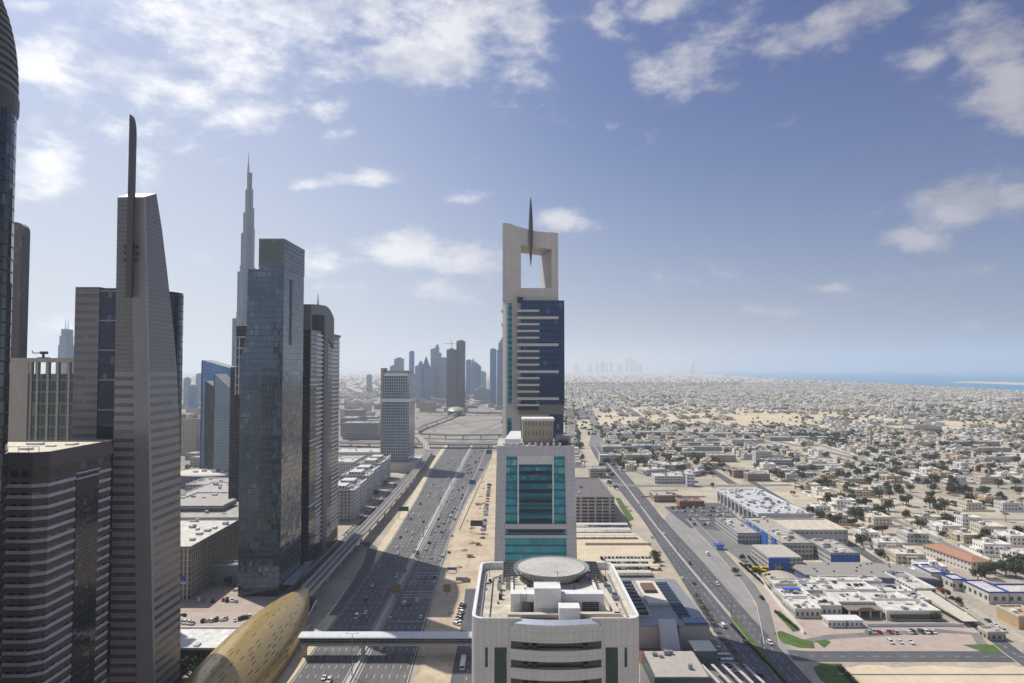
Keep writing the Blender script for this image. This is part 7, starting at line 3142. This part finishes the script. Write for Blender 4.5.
def hedge(name, pts, w, h, label):
    m = MB()
    for a, b in zip(pts, pts[1:]):
        L = math.hypot(b[0] - a[0], b[1] - a[1])
        for _ in range(int(L * 26)):
            t_ = rr.random()
            p = Vector((a[0] + (b[0] - a[0]) * t_ + rr.uniform(-w, w) / 2, a[1] + (b[1] - a[1]) * t_ + rr.uniform(-w, w) / 2, h * rr.random() ** .6))
            u1 = Vector((rr.uniform(-1, 1), rr.uniform(-1, 1), rr.uniform(-1, 1))).normalized() * .4
            u2 = Vector((rr.uniform(-1, 1), rr.uniform(-1, 1), rr.uniform(-1, 1))).normalized() * .3
            m.face([p - u1, p - u2, p + u1, p + u2])
    single(name, m, M_leaf, label, 'hedge', (pts[0][0], pts[0][1], 0))


hedge('hedge', [G(674, 588), G(705, 632)], 3.0, 2.0, 'long dark planted strip beside the skylight block roof edge')
hedge('hedge', [G(740, 564), G(770, 590)], 1.5, 1.6, 'dark hedge between the school yard and the service lane')
hedge('hedge', [G(748, 557), G(762, 572)], 1.4, 1.4, 'short hedge inside the school yard')
hedge('hedge', [G(775, 612), G(798, 630)], 2.0, 1.2, 'dark shrub border along the narrow clinic lawn')
hedge('hedge', [G(838, 666), G(856, 686)], 3.0, 1.4, 'dark shrub border on the corner lawn')
hedge('hedge', [(128, 405), (130, 330)], 1.4, .9, 'low shrubs along the grassy avenue median')

# cluster of trees behind the open sand, trees in the far quarter
for _ in range(150):
    px, py = lr.uniform(776, 850), lr.uniform(424, 448)
    if abs(py - (427 + (px - 776) * .24)) < 5.5:
        x, y = G(px, py)
        trees_xy.append((x, y, lr.uniform(1.1, 2.0)))
for _ in range(300):
    px, py = lr.choice([(lr.uniform(575, 660), lr.uniform(425, 440)), (lr.uniform(900, 1030), lr.uniform(410, 419)), (lr.uniform(960, 1030), lr.uniform(420, 428)), (lr.uniform(850, 960), lr.uniform(455, 475)), (lr.uniform(600, 700), lr.uniform(455, 470))])
    x, y = G(px, py)
    trees_xy.append((x, y, lr.uniform(.9, 1.7)))
for _ in range(70):
    px, py = lr.uniform(590, 860), lr.uniform(409, 428)
    x, y = G(px, py)
    trees_xy.append((x, y, lr.uniform(.8, 1.6)))
for _ in range(160):        # left of the highway, among the low blocks
    px, py = lr.uniform(183, 420), lr.uniform(405, 500)
    x, y = G(px, py)
    if abs(x + 95) < 60:
        continue
    trees_xy.append((x, y, lr.uniform(.8, 1.5)))

trees_xy.sort(key=lambda t_: t_[0] ** 2 + t_[1] ** 2)
marks = []
for i, (x, y, rz, paint, pi, li, vi, side) in enumerate(near):
    marks.append((x, y, 'the %s villa along %s' % (ordinal(order_in_row[i]), row_phrase(row_no[(li, side)]))))
for o in list(COL.objects):
    if o.parent is None and o.get('category') in ('warehouse', 'building') and o.location.y > 500:
        lb = o['label']
        if len(lb.split()) <= 12:
            marks.append((o.location.x, o.location.y, 'the ' + lb))
vis = [t_ for t_ in trees_xy if inview(t_[0], t_[1], 2, 5)]
ind, restt = vis[:240], vis[240:]
bymark = {}
for i, (x, y, s) in enumerate(ind):
    mk = min(range(len(marks)), key=lambda q: (marks[q][0] - x) ** 2 + (marks[q][1] - y) ** 2)
    bymark.setdefault(mk, []).append((s, i))
tl = {}
for mk, L in bymark.items():
    L.sort(reverse=True)
    for n_, (s, i) in enumerate(L):
        tl[i] = ('largest' if n_ == 0 else ordinal(n_ + 1) + ' largest') + ' tree beside ' + marks[mk][2]
for i, (x, y, s) in enumerate(ind):
    put_tree(x, y, s * (1.08 if i % 6 else .95), tl[i], 'garden trees of the low rise district', 'tree' if i % 6 else 'palm_tree', None, i)
sm = MB()
ico = []
t_ = (1 + 5 ** .5) / 2
for a in ((-1, t_, 0), (1, t_, 0), (-1, -t_, 0), (1, -t_, 0), (0, -1, t_), (0, 1, t_), (0, -1, -t_), (0, 1, -t_), (t_, 0, -1), (t_, 0, 1), (-t_, 0, -1), (-t_, 0, 1)):
    ico.append(Vector(a).normalized())
icf = [(0, 11, 5), (0, 5, 1), (0, 1, 7), (0, 7, 10), (0, 10, 11), (1, 5, 9), (5, 11, 4), (11, 10, 2), (10, 7, 6), (7, 1, 8), (3, 9, 4), (3, 4, 2), (3, 2, 6), (3, 6, 8), (3, 8, 9), (4, 9, 5), (2, 4, 11), (6, 2, 10), (8, 6, 7), (9, 8, 1)]
tr = random.Random(3)
for (x, y, s) in restt:
    if y > 2500 and tr.random() < .45:
        continue
    s *= 1.05
    nb_ = 4 if y < 1800 else (3 if y < 3500 else 1)
    if y < 1500:
        # leaf clumps
        for _ in range(70):
            v = Vector((tr.gauss(0, 1), tr.gauss(0, 1), tr.gauss(0, 1))).normalized() * tr.uniform(.6, 1.1)
            p = Vector((x + v.x * 2.8 * s, y + v.y * 2.8 * s, (3.4 + v.z * 2.0) * s))
            u1 = Vector((tr.uniform(-1, 1), tr.uniform(-1, 1), tr.uniform(-1, 1))).normalized() * .9 * s
            u2 = Vector((tr.uniform(-1, 1), tr.uniform(-1, 1), tr.uniform(-1, 1))).normalized() * .7 * s
            sm.face([p - u1, p - u2, p + u1, p + u2])
        continue
    for _ in range(nb_):
        ox, oy = tr.uniform(-2, 2) * s, tr.uniform(-2, 2) * s
        r = tr.uniform(1.5, 2.6) * s
        sm.add([(x + ox + q.x * r * tr.uniform(.7, 1.25), y + oy + q.y * r * tr.uniform(.7, 1.25), max(0, 2.6 * s + q.z * r * tr.uniform(.7, 1.15))) for q in ico], icf)
tag(sm.build('distant_trees', M_leaf), 'mass of small dark trees between the distant houses', 'trees', None, 'stuff')

# ================================================================== VEHICLES
M_car = simple('car_paint', (.5, .5, .5), .25, 0.0, .03, 1.0, .6, usecol=True)
M_tyre = simple('tyre_rubber', (.02, .02, .02), .8)
M_cglass = simple('car_glass', (.02, .025, .03), .08, .2, .05)


def car_parts(kind):
    L, W_, hb, ht = {'saloon': (4.7, 1.85, .95, 1.45), 'suv': (4.9, 1.95, 1.1, 1.85), 'van': (5.4, 2.0, 1.25, 2.3), 'pickup': (5.3, 1.9, 1.05, 1.75)}[kind]
    body, glass = MB(), MB()
    hw = W_ / 2
    f, r = L / 2, -L / 2
    # lower body as an extruded side profile with rounded nose and tail; y is forward
    prof = [(r, .38), (r, hb * .8), (r + .18, hb), (f - .35, hb * .92), (f - .06, hb * .7), (f, .4)]
    n = len(prof)
    for sx in (-1, 1):
        q = [(sx * hw, y, z) for y, z in prof]
        body.face(q if sx < 0 else q[::-1])
    for i in range(n):
        (y0, z0), (y1, z1) = prof[i], prof[(i + 1) % n]
        body.face([(-hw, y0, z0), (hw, y0, z0), (hw, y1, z1), (-hw, y1, z1)])
    if kind == 'saloon':
        g0, g1, t0, t1 = r + .5, f - 1.25, r + 1.1, f - 2.1
    elif kind == 'suv':
        g0, g1, t0, t1 = r + .12, f - 1.2, r + .4, f - 1.9
    elif kind == 'van':
        g0, g1, t0, t1 = r + .06, f - .55, r + .15, f - 1.3
    else:
        g0, g1, t0, t1 = -.3, f - 1.3, -.1, f - 1.95
    zb = hb - .02
    a, b = hw - .05, hw - .22
    glass.add([(-a, g0, zb), (a, g0, zb), (a, g1, zb), (-a, g1, zb), (-b, t0, ht - .07), (b, t0, ht - .07), (b, t1, ht - .07), (-b, t1, ht - .07)],
              [(0, 1, 5, 4), (1, 2, 6, 5), (2, 3, 7, 6), (3, 0, 4, 7)])
    body.add([(-b - .02, t0 - .02, ht - .07), (b + .02, t0 - .02, ht - .07), (b + .02, t1 + .02, ht - .07), (-b - .02, t1 + .02, ht - .07), (-b + .1, t0 + .1, ht), (b - .1, t0 + .1, ht), (b - .1, t1 - .1, ht), (-b + .1, t1 - .1, ht)],
             [(3, 2, 1, 0), (4, 5, 6, 7), (0, 1, 5, 4), (1, 2, 6, 5), (2, 3, 7, 6), (3, 0, 4, 7)])
    # pillars
    for sx in (-1, 1):
        for (ya, yb) in ((g0, t0), (g1, t1), ((g0 + g1) / 2, (t0 + t1) / 2)):
            body.bar((sx * (a + .01), ya, zb), (sx * (b + .01), yb, ht - .06), .1)
    if kind == 'van':
        body.box(-hw + .06, hw - .06, r + .08, f - 2.2, hb - .02, ht - .12)
    wheels = []
    for sx in (-1, 1):
        for yy in (f - .95, r + .95):
            w = MB()
            vs = []
            for k in range(10):
                an = 6.283 * k / 10
                for xx in (sx * (hw - .2), sx * (hw + .02)):
                    vs.append((xx, yy + .34 * math.cos(an), .34 + .34 * math.sin(an)))
            fs = [(2 * k, 2 * k + 1, (2 * k + 3) % 20, (2 * k + 2) % 20) for k in range(10)] + [tuple(range(0, 20, 2)), tuple(range(19, 0, -2))]
            w.add(vs, fs)
            wheels.append(w)
    return body, glass, wheels


CARS = {}
for kd in ('saloon', 'suv', 'van', 'pickup'):
    b, g_, ws = car_parts(kd)
    one = MB()
    one.add(b.v, b.f, 0)
    one.add(g_.v, g_.f, 1)
    for w in ws:
        one.add(w.v, w.f, 2)
    CARS[kd] = (b.mesh('body', [M_car]), g_.mesh('windows', [M_cglass]), [w.mesh('wheel', [M_tyre]) for w in ws], one.mesh('car', [M_car, M_cglass, M_tyre]))
PAINTC = {'white': (.75, .75, .73), 'silver': (.42, .43, .44), 'black': (.02, .02, .022), 'dark grey': (.09, .09, .095), 'red': (.30, .02, .02), 'blue': (.03, .07, .22), 'sand': (.48, .40, .28)}


def put_car(x, y, rz, kd, colr, label, group, parts, z=.12):
    body, glass, wheels, one = CARS[kd]
    nm = {'saloon': 'car', 'suv': 'car', 'van': 'van', 'pickup': 'pickup_truck'}[kd]
    cat = {'saloon': 'car', 'suv': 'car', 'van': 'van', 'pickup': 'pickup truck'}[kd]
    if parts:
        o = bpy.data.objects.new(nm, None)
        COL.objects.link(o)
        chs = [('body', body), ('windows', glass)] + [('wheel', w) for w in wheels]
        for n_, me in chs:
            c = bpy.data.objects.new(n_, me)
            COL.objects.link(c)
            c.parent = o
            c.color = (*PAINTC[colr], 1)
    else:
        o = bpy.data.objects.new(nm, one)
        COL.objects.link(o)
        o.color = (*PAINTC[colr], 1)
    o.location = (x, y, z)
    o.rotation_euler = (0, 0, rz)
    tag(o, label, cat, group)
    return o


cr_ = random.Random(44)
CN = ['white', 'silver', 'black', 'dark grey', 'red', 'blue', 'sand']
CW = [8, 3, 2.5, 2, .7, .6, 1]


def rc():
    return cr_.choices(CN, CW)[0]


def rk():
    return cr_.choices(['saloon', 'suv', 'van', 'pickup'], [6, 4, .8, .6])[0]


# highway traffic: positions read from the photograph for the near part
seen = [(324, 679, 'white', 'saloon'), (329, 682, 'white', 'suv'), (382, 649, 'white', 'van'), (366, 601, 'black', 'suv'), (356.5, 618, 'white', 'van'), (365.6, 613.5, 'white', 'saloon'), (366.4, 620, 'dark grey', 'saloon'),
        (372.5, 586.5, 'white', 'saloon'), (379, 567.5, 'silver', 'saloon'), (397.2, 577, 'white', 'suv'), (397.8, 554, 'white', 'saloon'), (390.5, 620, 'silver', 'suv'), (404.5, 604, 'white', 'suv'), (409, 605.5, 'black', 'saloon'),
        (417.3, 601, 'white', 'saloon'), (429.6, 599, 'silver', 'saloon'), (420.8, 618, 'white', 'saloon'), (435, 578, 'dark grey', 'saloon'), (435, 582.5, 'white', 'saloon'), (400.4, 538, 'black', 'saloon'), (410.6, 541, 'white', 'saloon'),
        (397, 548, 'white', 'saloon'), (415.5, 547, 'silver', 'saloon'), (426, 550, 'white', 'saloon'), (429.3, 543.5, 'black', 'suv'), (438.2, 527, 'black', 'saloon'), (441.5, 532.7, 'black', 'saloon'), (435, 532, 'white', 'saloon'), (431, 559, 'silver', 'saloon'), (442, 557, 'white', 'suv'),
        (449, 553, 'dark grey', 'saloon'), (452, 536, 'silver', 'saloon'), (455, 520, 'dark grey', 'saloon'), (426.5, 528, 'white', 'saloon'), (422, 536, 'white', 'saloon'), (440, 560, 'white', 'saloon'), (345, 640, 'white', 'saloon')]
hw = []
for px, py, c, kd in seen:
    x, y = G(px, py)
    hw.append((x, y, c, kd))
for _ in range(120):
    y = cr_.uniform(620, 1270)
    right = cr_.random() < .55
    ln = cr_.randint(1, 6)
    x = -75.6 + .9 + 3.7 * (ln - .5) if right else -79.6 - .9 - 3.7 * (ln - .5)
    if right and ln == 6 and y < 900:
        continue
    if all((x - a[0]) ** 2 + ((y - a[1]) / 2.5) ** 2 > 16 for a in hw):
        hw.append((x, y, rc(), rk()))
hw.sort(key=lambda a: a[1])
cnt = {}
for (x, y, c, kd) in hw:
    side = 'left' if x < -77.6 else 'right'
    pos = 'beyond' if y > 362 else 'short of'
    cnt[(side, pos)] = cnt.get((side, pos), 0) + 1
    what = {'saloon': 'car', 'suv': 'large car', 'van': 'van', 'pickup': 'pickup truck'}[kd]
    put_car(x, y, 0 if side == 'right' else math.pi, kd, c, '%s %s on the highway %s of the median, %s %s the footbridge' % (c, what, side, ordinal(cnt[(side, pos)]), pos), 'highway traffic', y < 560, .14)

# avenue traffic
avc = [(717.5, 585, 'white', 'suv', 1), (762, 599, 'black', 'suv', 1), (723, 627, 'white', 'van', 0), (770, 644, 'white', 'suv', 1), (745, 643, 'dark grey', 'saloon', 0), (694, 584, 'dark grey', 'saloon', 0), (682, 579, 'white', 'saloon', 0),
       (690, 564, 'dark grey', 'suv', 1), (707.8, 555, 'white', 'van', 1), (627, 507, 'white', 'saloon', 0), (630, 511, 'white', 'suv', 0), (760, 676, 'black', 'saloon', 0), (652, 538, 'silver', 'saloon', 0), (664, 534, 'white', 'saloon', 1), (640, 505, 'silver', 'saloon', 1), (618, 489, 'white', 'saloon', 0), (622, 474, 'white', 'saloon', 1), (800, 600, 'white', 'saloon', 1)]
for i, (px, py, c, kd, up) in enumerate(avc[:-1]):
    x, y = G(px, py)
    what = {'saloon': 'car', 'suv': 'large car', 'van': 'van'}[kd]
    put_car(x, y, (0.03 if not up else math.pi + .03) + R(0), kd, c, '%s %s on the avenue, %s from the far junction' % (c, what, ordinal(sorted([q[1] for q in avc[:-1]]).index(py) + 1)), 'avenue traffic', py > 560, .14)


def row_cars(pts, n, rz, label, group, jitter=.3, skip=.12, parts=False, colours=None):
    """cars along a line from pts[0] to pts[1] (ground), counted from the first end"""
    (xa, ya), (xb, yb) = pts
    k_ = 0
    for i in range(n):
        if cr_.random() < skip:
            continue
        t_ = i / max(1, n - 1)
        k_ += 1
        c = rc() if not colours else cr_.choice(colours)
        kd = rk()
        what = {'saloon': 'car', 'suv': 'large car', 'van': 'van', 'pickup': 'pickup truck'}[kd]
        put_car(xa + (xb - xa) * t_ + cr_.uniform(-jitter, jitter), ya + (yb - ya) * t_ + cr_.uniform(-jitter, jitter), rz + cr_.choice([0, math.pi]), kd, c, '%s %s, %s %s' % (c, what, ordinal(k_), label), group, parts)


row_cars([G(717, 650), G(735, 672)], 8, R(75), 'in the row under the palms by the green glass block', 'cars parked under the palms', parts=True)
for r_i, (py, pa, pb) in enumerate(((508.5, 672, 722), (512, 676, 727), (516, 690, 731), (520, 690, 737), (525, 694, 742))):
    xa, ya = G(pa, py)
    xb, yb = G(pb, py)
    row_cars([(xa, ya), (xb, yb)], int((xb - xa) / 3.1), 0, 'in row %s of the mall car park' % ['one', 'two', 'three', 'four', 'five'][r_i], 'cars in the mall car park', skip=.38)
row_cars([(286.5, 520), (271, 385)], 17, R(-4), 'from the far end along the left kerb of the villa street', 'cars parked along the villa street', skip=.35)
row_cars([(294, 520), (280, 395)], 17, R(-4), 'from the far end along the right kerb of the villa street', 'cars parked along the villa street', skip=.35)
row_cars([G(868, 633), G(895, 633)], 6, 0, 'in the row before the clinic portico', 'cars in the clinic forecourt', parts=True, colours=['white', 'white', 'silver', 'red'])
row_cars([G(909, 633), G(934, 633)], 7, 0, 'in the white row before the clinic right wing', 'cars in the clinic forecourt', parts=True, colours=['white', 'white', 'white', 'dark grey'])
row_cars([G(890, 643), G(910, 643)], 3, 0, 'in the short row near the side street by the clinic', 'cars in the clinic forecourt', skip=0, parts=True)
row_cars([G(195, 601), G(213, 602)], 5, R(20), 'in the back left row of the station plaza', 'cars on the station plaza', skip=0, parts=True)
row_cars([G(223, 601), G(236, 602)], 4, R(20), 'in the back right row of the station plaza', 'cars on the station plaza', skip=0, parts=True)
row_cars([G(180, 623), G(193, 624)], 4, R(10), 'in the white front row of the station plaza', 'cars on the station plaza', skip=0, parts=True, colours=['white', 'silver'])
row_cars([G(203, 622), G(226, 620)], 6, R(10), 'in the front row of the station plaza', 'cars on the station plaza', skip=.1, parts=True)
row_cars([G(235, 621), G(250, 617)], 5, R(25), 'in the row nearest the golden shell', 'cars on the station plaza', skip=0, parts=True)
row_cars([(-32, 405), (-31, 440)], 8, R(50), 'in the cluster beside the highway by the footbridge', 'cars beside the service road', skip=0, parts=True, colours=['white', 'blue', 'sand', 'black', 'white'])
row_cars([(-26, 600), (-29, 880)], 40, R(80), 'along the service road below the portal tower', 'cars along the service road', skip=.25)
row_cars([(-151, 610), (-151, 900)], 34, 0, 'along the frontage road by the apartment terrace', 'cars along the frontage road', skip=.3)
for i, (py, pa, pb) in enumerate(((559, 602, 650), (564, 608, 654), (570, 612, 660))):
    row_cars([G(pa, py), G(pb, py)], 14, 0, 'under the %s sand coloured carport' % ['second', 'third', 'nearest'][i], 'cars under the carports', skip=.25)
row_cars([G(590, 528), G(630, 528)], 14, 0, 'under the middle pale carport', 'cars under the carports', skip=.2)
vc = random.Random(61)
for i in range(0, 150, 2):
    hx_, hy_ = near[i][0], near[i][1]
    sx_, sy_ = UV(18.6, vc.uniform(-10, 10))
    c = rc()
    put_car(hx_ + sx_ * vc.choice([-1, 1]), hy_ + vc.uniform(-10, 10), -PHI, rk(), c, '%s car by the %s villa along %s' % (c, ordinal(order_in_row[i]), row_phrase(row_no[(near[i][5], near[i][7])])), 'cars parked by the villas', False)
x, y = G(183.5, 616)
put_car(x, y, R(60), 'saloon', 'black', 'lone black car crossing the station plaza', None, True)

# buses
def bus(x, y, rz, label, body, L=12.0, W_=2.5, hh=3.1, group=None):
    r_ = thing('bus', label, 'bus', (x, y, .12), rz, group)
    m = MB()
    m.box(-W_ / 2, W_ / 2, -L / 2, L / 2, .45, 1.35, 0)
    m.box(-W_ / 2 + .04, W_ / 2 - .04, -L / 2 + .04, L / 2 - .04, 2.35, hh, 0)
    for i in range(8):
        for sx in (-1, 1):
            yy = -L / 2 + .1 + (L - .3) * i / 7
            m.box(sx * (W_ / 2 - .04) - .05, sx * (W_ / 2 - .04) + .05, yy - .09, yy + .13, 1.35, 2.35, 0)
    m.box(-W_ / 2 + .4, W_ / 2 - .4, -L / 4, L / 4, hh, hh + .25, 0)
    m.build('body', body, r_, local=True)
    m = MB()
    m.box(-W_ / 2 + .1, W_ / 2 - .1, -L / 2 + .06, L / 2 - .02, 1.36, 2.34, 0)
    m.build('windows', M_cglass, r_, local=True)
    for sx in (-1, 1):
        for yy in (L / 2 - 2.4, -L / 2 + 3):
            m = MB()
            vs = []
            for k in range(12):
                an = 6.283 * k / 12
                for xx in (sx * (W_ / 2 - .3), sx * (W_ / 2 + .03)):
                    vs.append((xx, yy + .48 * math.cos(an), .48 + .48 * math.sin(an)))
            m.add(vs, [(2 * k, 2 * k + 1, (2 * k + 3) % 24, (2 * k + 2) % 24) for k in range(12)] + [tuple(range(0, 24, 2)), tuple(range(23, 0, -2))])
            m.build('wheel', M_tyre, r_, local=True)


M_busw = simple('bus_white', (.70, .70, .69), .35)
M_busy = simple('bus_yellow', (.70, .48, .03), .4)
bus(*G(463, 666), 0, 'white bus on the service road beside the foreground block', M_busw)
for i, (px, py) in enumerate(((757, 571), (761, 573.5), (765, 571))):
    bus(*G(px, py), R(70), ['left', 'front', 'right'][i] + ' yellow school bus of the three beside the barrel roofed shed' if i != 1 else 'yellow school bus in front of the other two by the barrel roofed shed', M_busy, 7.5, 2.3, 2.8, 'yellow school buses')
for i, (px, py) in enumerate(((724, 659), (727, 664))):
    bus(*G(px, py), R(88), ('farther' if i == 0 else 'nearer') + ' white minibus parked under the palms', M_busw, 6.5, 2.1, 2.6, 'white minibuses')

# ================================================================== STREET FURNITURE
def mast(x, y, h, label, group, z0=.3, arms=True):
    r_ = thing('street_lamp', label, 'street lamp', (x, y, z0), 0, group)
    m = MB()
    m.lathe(x, y, [(.28, z0), (.12, h)], 8)
    m.build('pole', M_grey, r_)
    if arms:
        for sx in (-1, 1):
            m = MB()
            m.bar((x, y, h - .2), (x + sx * 2.6, y, h + .3), .12)
            m.box(x + sx * 2.6 - .5, x + sx * 2.6 + .5, y - .2, y + .2, h + .2, h + .42)
            m.build('lamp_head', M_grey, r_)


for i, y in enumerate((337, 470, 606, 742, 880, 1020, 1160)):
    mast(-77.6, y, 21, 'tall double lamp mast in the highway median, %s from the near end' % ordinal(i + 1), 'lamp masts in the highway median')
for i in range(7):
    p = qm[min(len(qm) - 1, 5 + i * 2)]
    mast(p.x, p.y, 11, 'double street lamp in the avenue median, %s from the near end' % ordinal(i + 1), 'street lamps in the avenue median', .26)


def sign(px, py0, py1, w, label, mat, name, posts=1, base=None, bars=0):
    """py0/py1: top and bottom rows of the panel; base: ground row"""
    x, y = G(px, base)
    zt, zb = Zp(py0, y), Zp(py1, y)
    r_ = thing(name, label, 'sign', (x, y, 0))
    m = MB()
    m.box(x - w / 2, x + w / 2, y - .18, y + .18, zb, zt, 0)
    p_ = m.build('panel', mat, r_)
    m = MB()
    m.box(x - w / 2 - .12, x + w / 2 + .12, y - .1, y + .3, zt, zt + .15, 0)
    m.box(x - w / 2 - .12, x + w / 2 + .12, y - .1, y + .3, zb - .15, zb, 0)
    m.build('frame', M_grey, r_)
    for i in range(posts):
        xx = x if posts == 1 else x - w / 2 + .4 + (w - .8) * i / (posts - 1)
        m = MB()
        m.cyl(xx, y + .35, 0, zt - .2, .22, 8)
        m.build('post', M_grey, r_)
    return r_


sign(403.5, 506.7, 511, 10, 'green direction sign at the left edge of the highway', M_green, 'direction_sign', 2, 519)
sign(476.5, 520.5, 526, 11, 'large black billboard on the sand verge', M_dark, 'billboard', 2, 533)
sign(472.5, 480, 484.5, 8, 'blue direction sign beside the far end of the highway', M_blue, 'direction_sign', 2, 489)
sign(452, 567.5, 569.8, 7, 'long low blue sign board at the right edge of the highway', M_blue, 'road_sign', 2, 573)
sign(397, 584.5, 593, 4.6, 'tall ochre sign in the highway median beyond the footbridge', simple('ochre_sign', (.30, .21, .07), .6), 'median_sign', 1, 597)
sign(447, 584.5, 592, 4.6, 'tall ochre sign on the sand verge right of the highway', simple('ochre_sign', (.30, .21, .07), .6), 'verge_sign', 1, 597)
sign(418, 551, 555, 2.6, 'small ochre sign in the highway median farther out', simple('ochre_sign', (.30, .21, .07), .6), 'median_sign', 1, 558)
sign(489, 450, 454, 10, 'green overhead sign under the nearest flyover', M_green, 'direction_sign', 2, 459)
# site cabins and heaps on the sand verge
rr = random.Random(19)
for i, (px, py, w, d_, h, mt, lab) in enumerate(((478, 545, 4, 3, 2.4, M_yellow, 'small yellow site cabin on the sand verge'), (462, 580, 8, 9, 3.2, M_roofgrey, 'dark open shed on the sand verge by the foreground block'), (470, 557, 5, 3, 2.4, M_concl, 'pale site cabin on the sand verge'), (478, 505, 6, 3, 2.4, M_white, 'white site cabin far up the sand verge'), (481, 470, 7, 4, 2.6, M_tile, 'orange roofed cabin far up the sand verge'))):
    x, y = G(px, py)
    r_ = thing('site_cabin', lab, 'cabin', (x, y, 0))
    m = MB()
    m.box(x - w / 2, x + w / 2, y - d_ / 2, y + d_ / 2, 0, h, 0)
    m.build('wall', mt, r_)
    m = MB()
    m.box(x - w / 2 - .3, x + w / 2 + .3, y - d_ / 2 - .3, y + d_ / 2 + .3, h + .01, h + .25, 0)
    m.build('roof', M_roofgrey, r_)
    m = MB()
    m.box(x - .5, x + .5, y - d_ / 2 - .04, y - d_ / 2 + .1, .1, 2.0, 0)
    m.build('door', M_dark, r_)

vr2 = random.Random(71)
for i in range(14):
    y = 430 + i * 42 + vr2.uniform(-14, 14)
    x = vr2.uniform(-45, -33)
    m = MB()
    pts_ = []
    r0 = vr2.uniform(1.6, 3.6)
    prof_ = [(r0, 0.02), (r0 * .8, r0 * .25), (r0 * .45, r0 * .48), (.1, r0 * .56)]
    m.lathe(x, y, prof_, 11, 0, vr2.random(), vr2.uniform(.8, 1.5), vr2.uniform(.8, 1.6))
    for q in range(len(m.v)):
        a_, b_, c_ = m.v[q]
        m.v[q] = (a_ + vr2.uniform(-.25, .25), b_ + vr2.uniform(-.25, .25), c_)
    single('rubble_heap', m, M_sandlot if i % 3 else M_conc, '%s heap of dug sand on the highway verge, counted from the footbridge' % ordinal(i + 1), 'heap', (x, y, 0), 'heaps on the sand verge', True)
for i, (lab, pts_, h_) in enumerate((('cream wall along the right kerb of the villa street by the ochre house', [(281, 372), (285, 440)], 2.2), ('pale wall between the blue edged school and the villa street', [(287, 442), (292, 520)], 2.0), ('long cream wall round the empty corner sand', [(160, 340), (330, 340)], .6), ('low pale fence wall along the left side of the sand verge', [(-49, 640), (-36, 1100)], 1.0), ('pale wall behind the sand coloured carports', [(62, 585), (118, 585)], 2.0), ('pale wall along the mall car park and the cross street', [(150, 800), (225, 800)], 1.6))):
    m = MB()
    m.strip(pts_, -.2, .2, h_, 0, h_)
    single('boundary_wall', m, M_concl, lab, 'wall', (pts_[0][0], pts_[0][1], 0))

# ================================================================== HAZE
def haze():
    m = bpy.data.materials.new('haze_air')
    m.use_nodes = True
    t = NT(m.node_tree)
    t.n.clear()
    v = t.new('ShaderNodeVolumePrincipled')
    v.inputs['Color'].default_value = (.82, .91, 1.0, 1)
    v.inputs['Density'].default_value = HAZE_D
    v.inputs['Anisotropy'].default_value = 0.25
    out = t.new('ShaderNodeOutputMaterial')
    t.l.new(v.outputs[0], out.inputs['Volume'])
    b = MB()
    b.box(-47000, 47000, -47000, 47000, -1.0, 860.0)
    o = b.build('haze', m)
    o['kind'] = 'stuff'
    o['label'] = 'pale blue haze thickening with distance'


HAZE_D = 8.5e-5
haze()
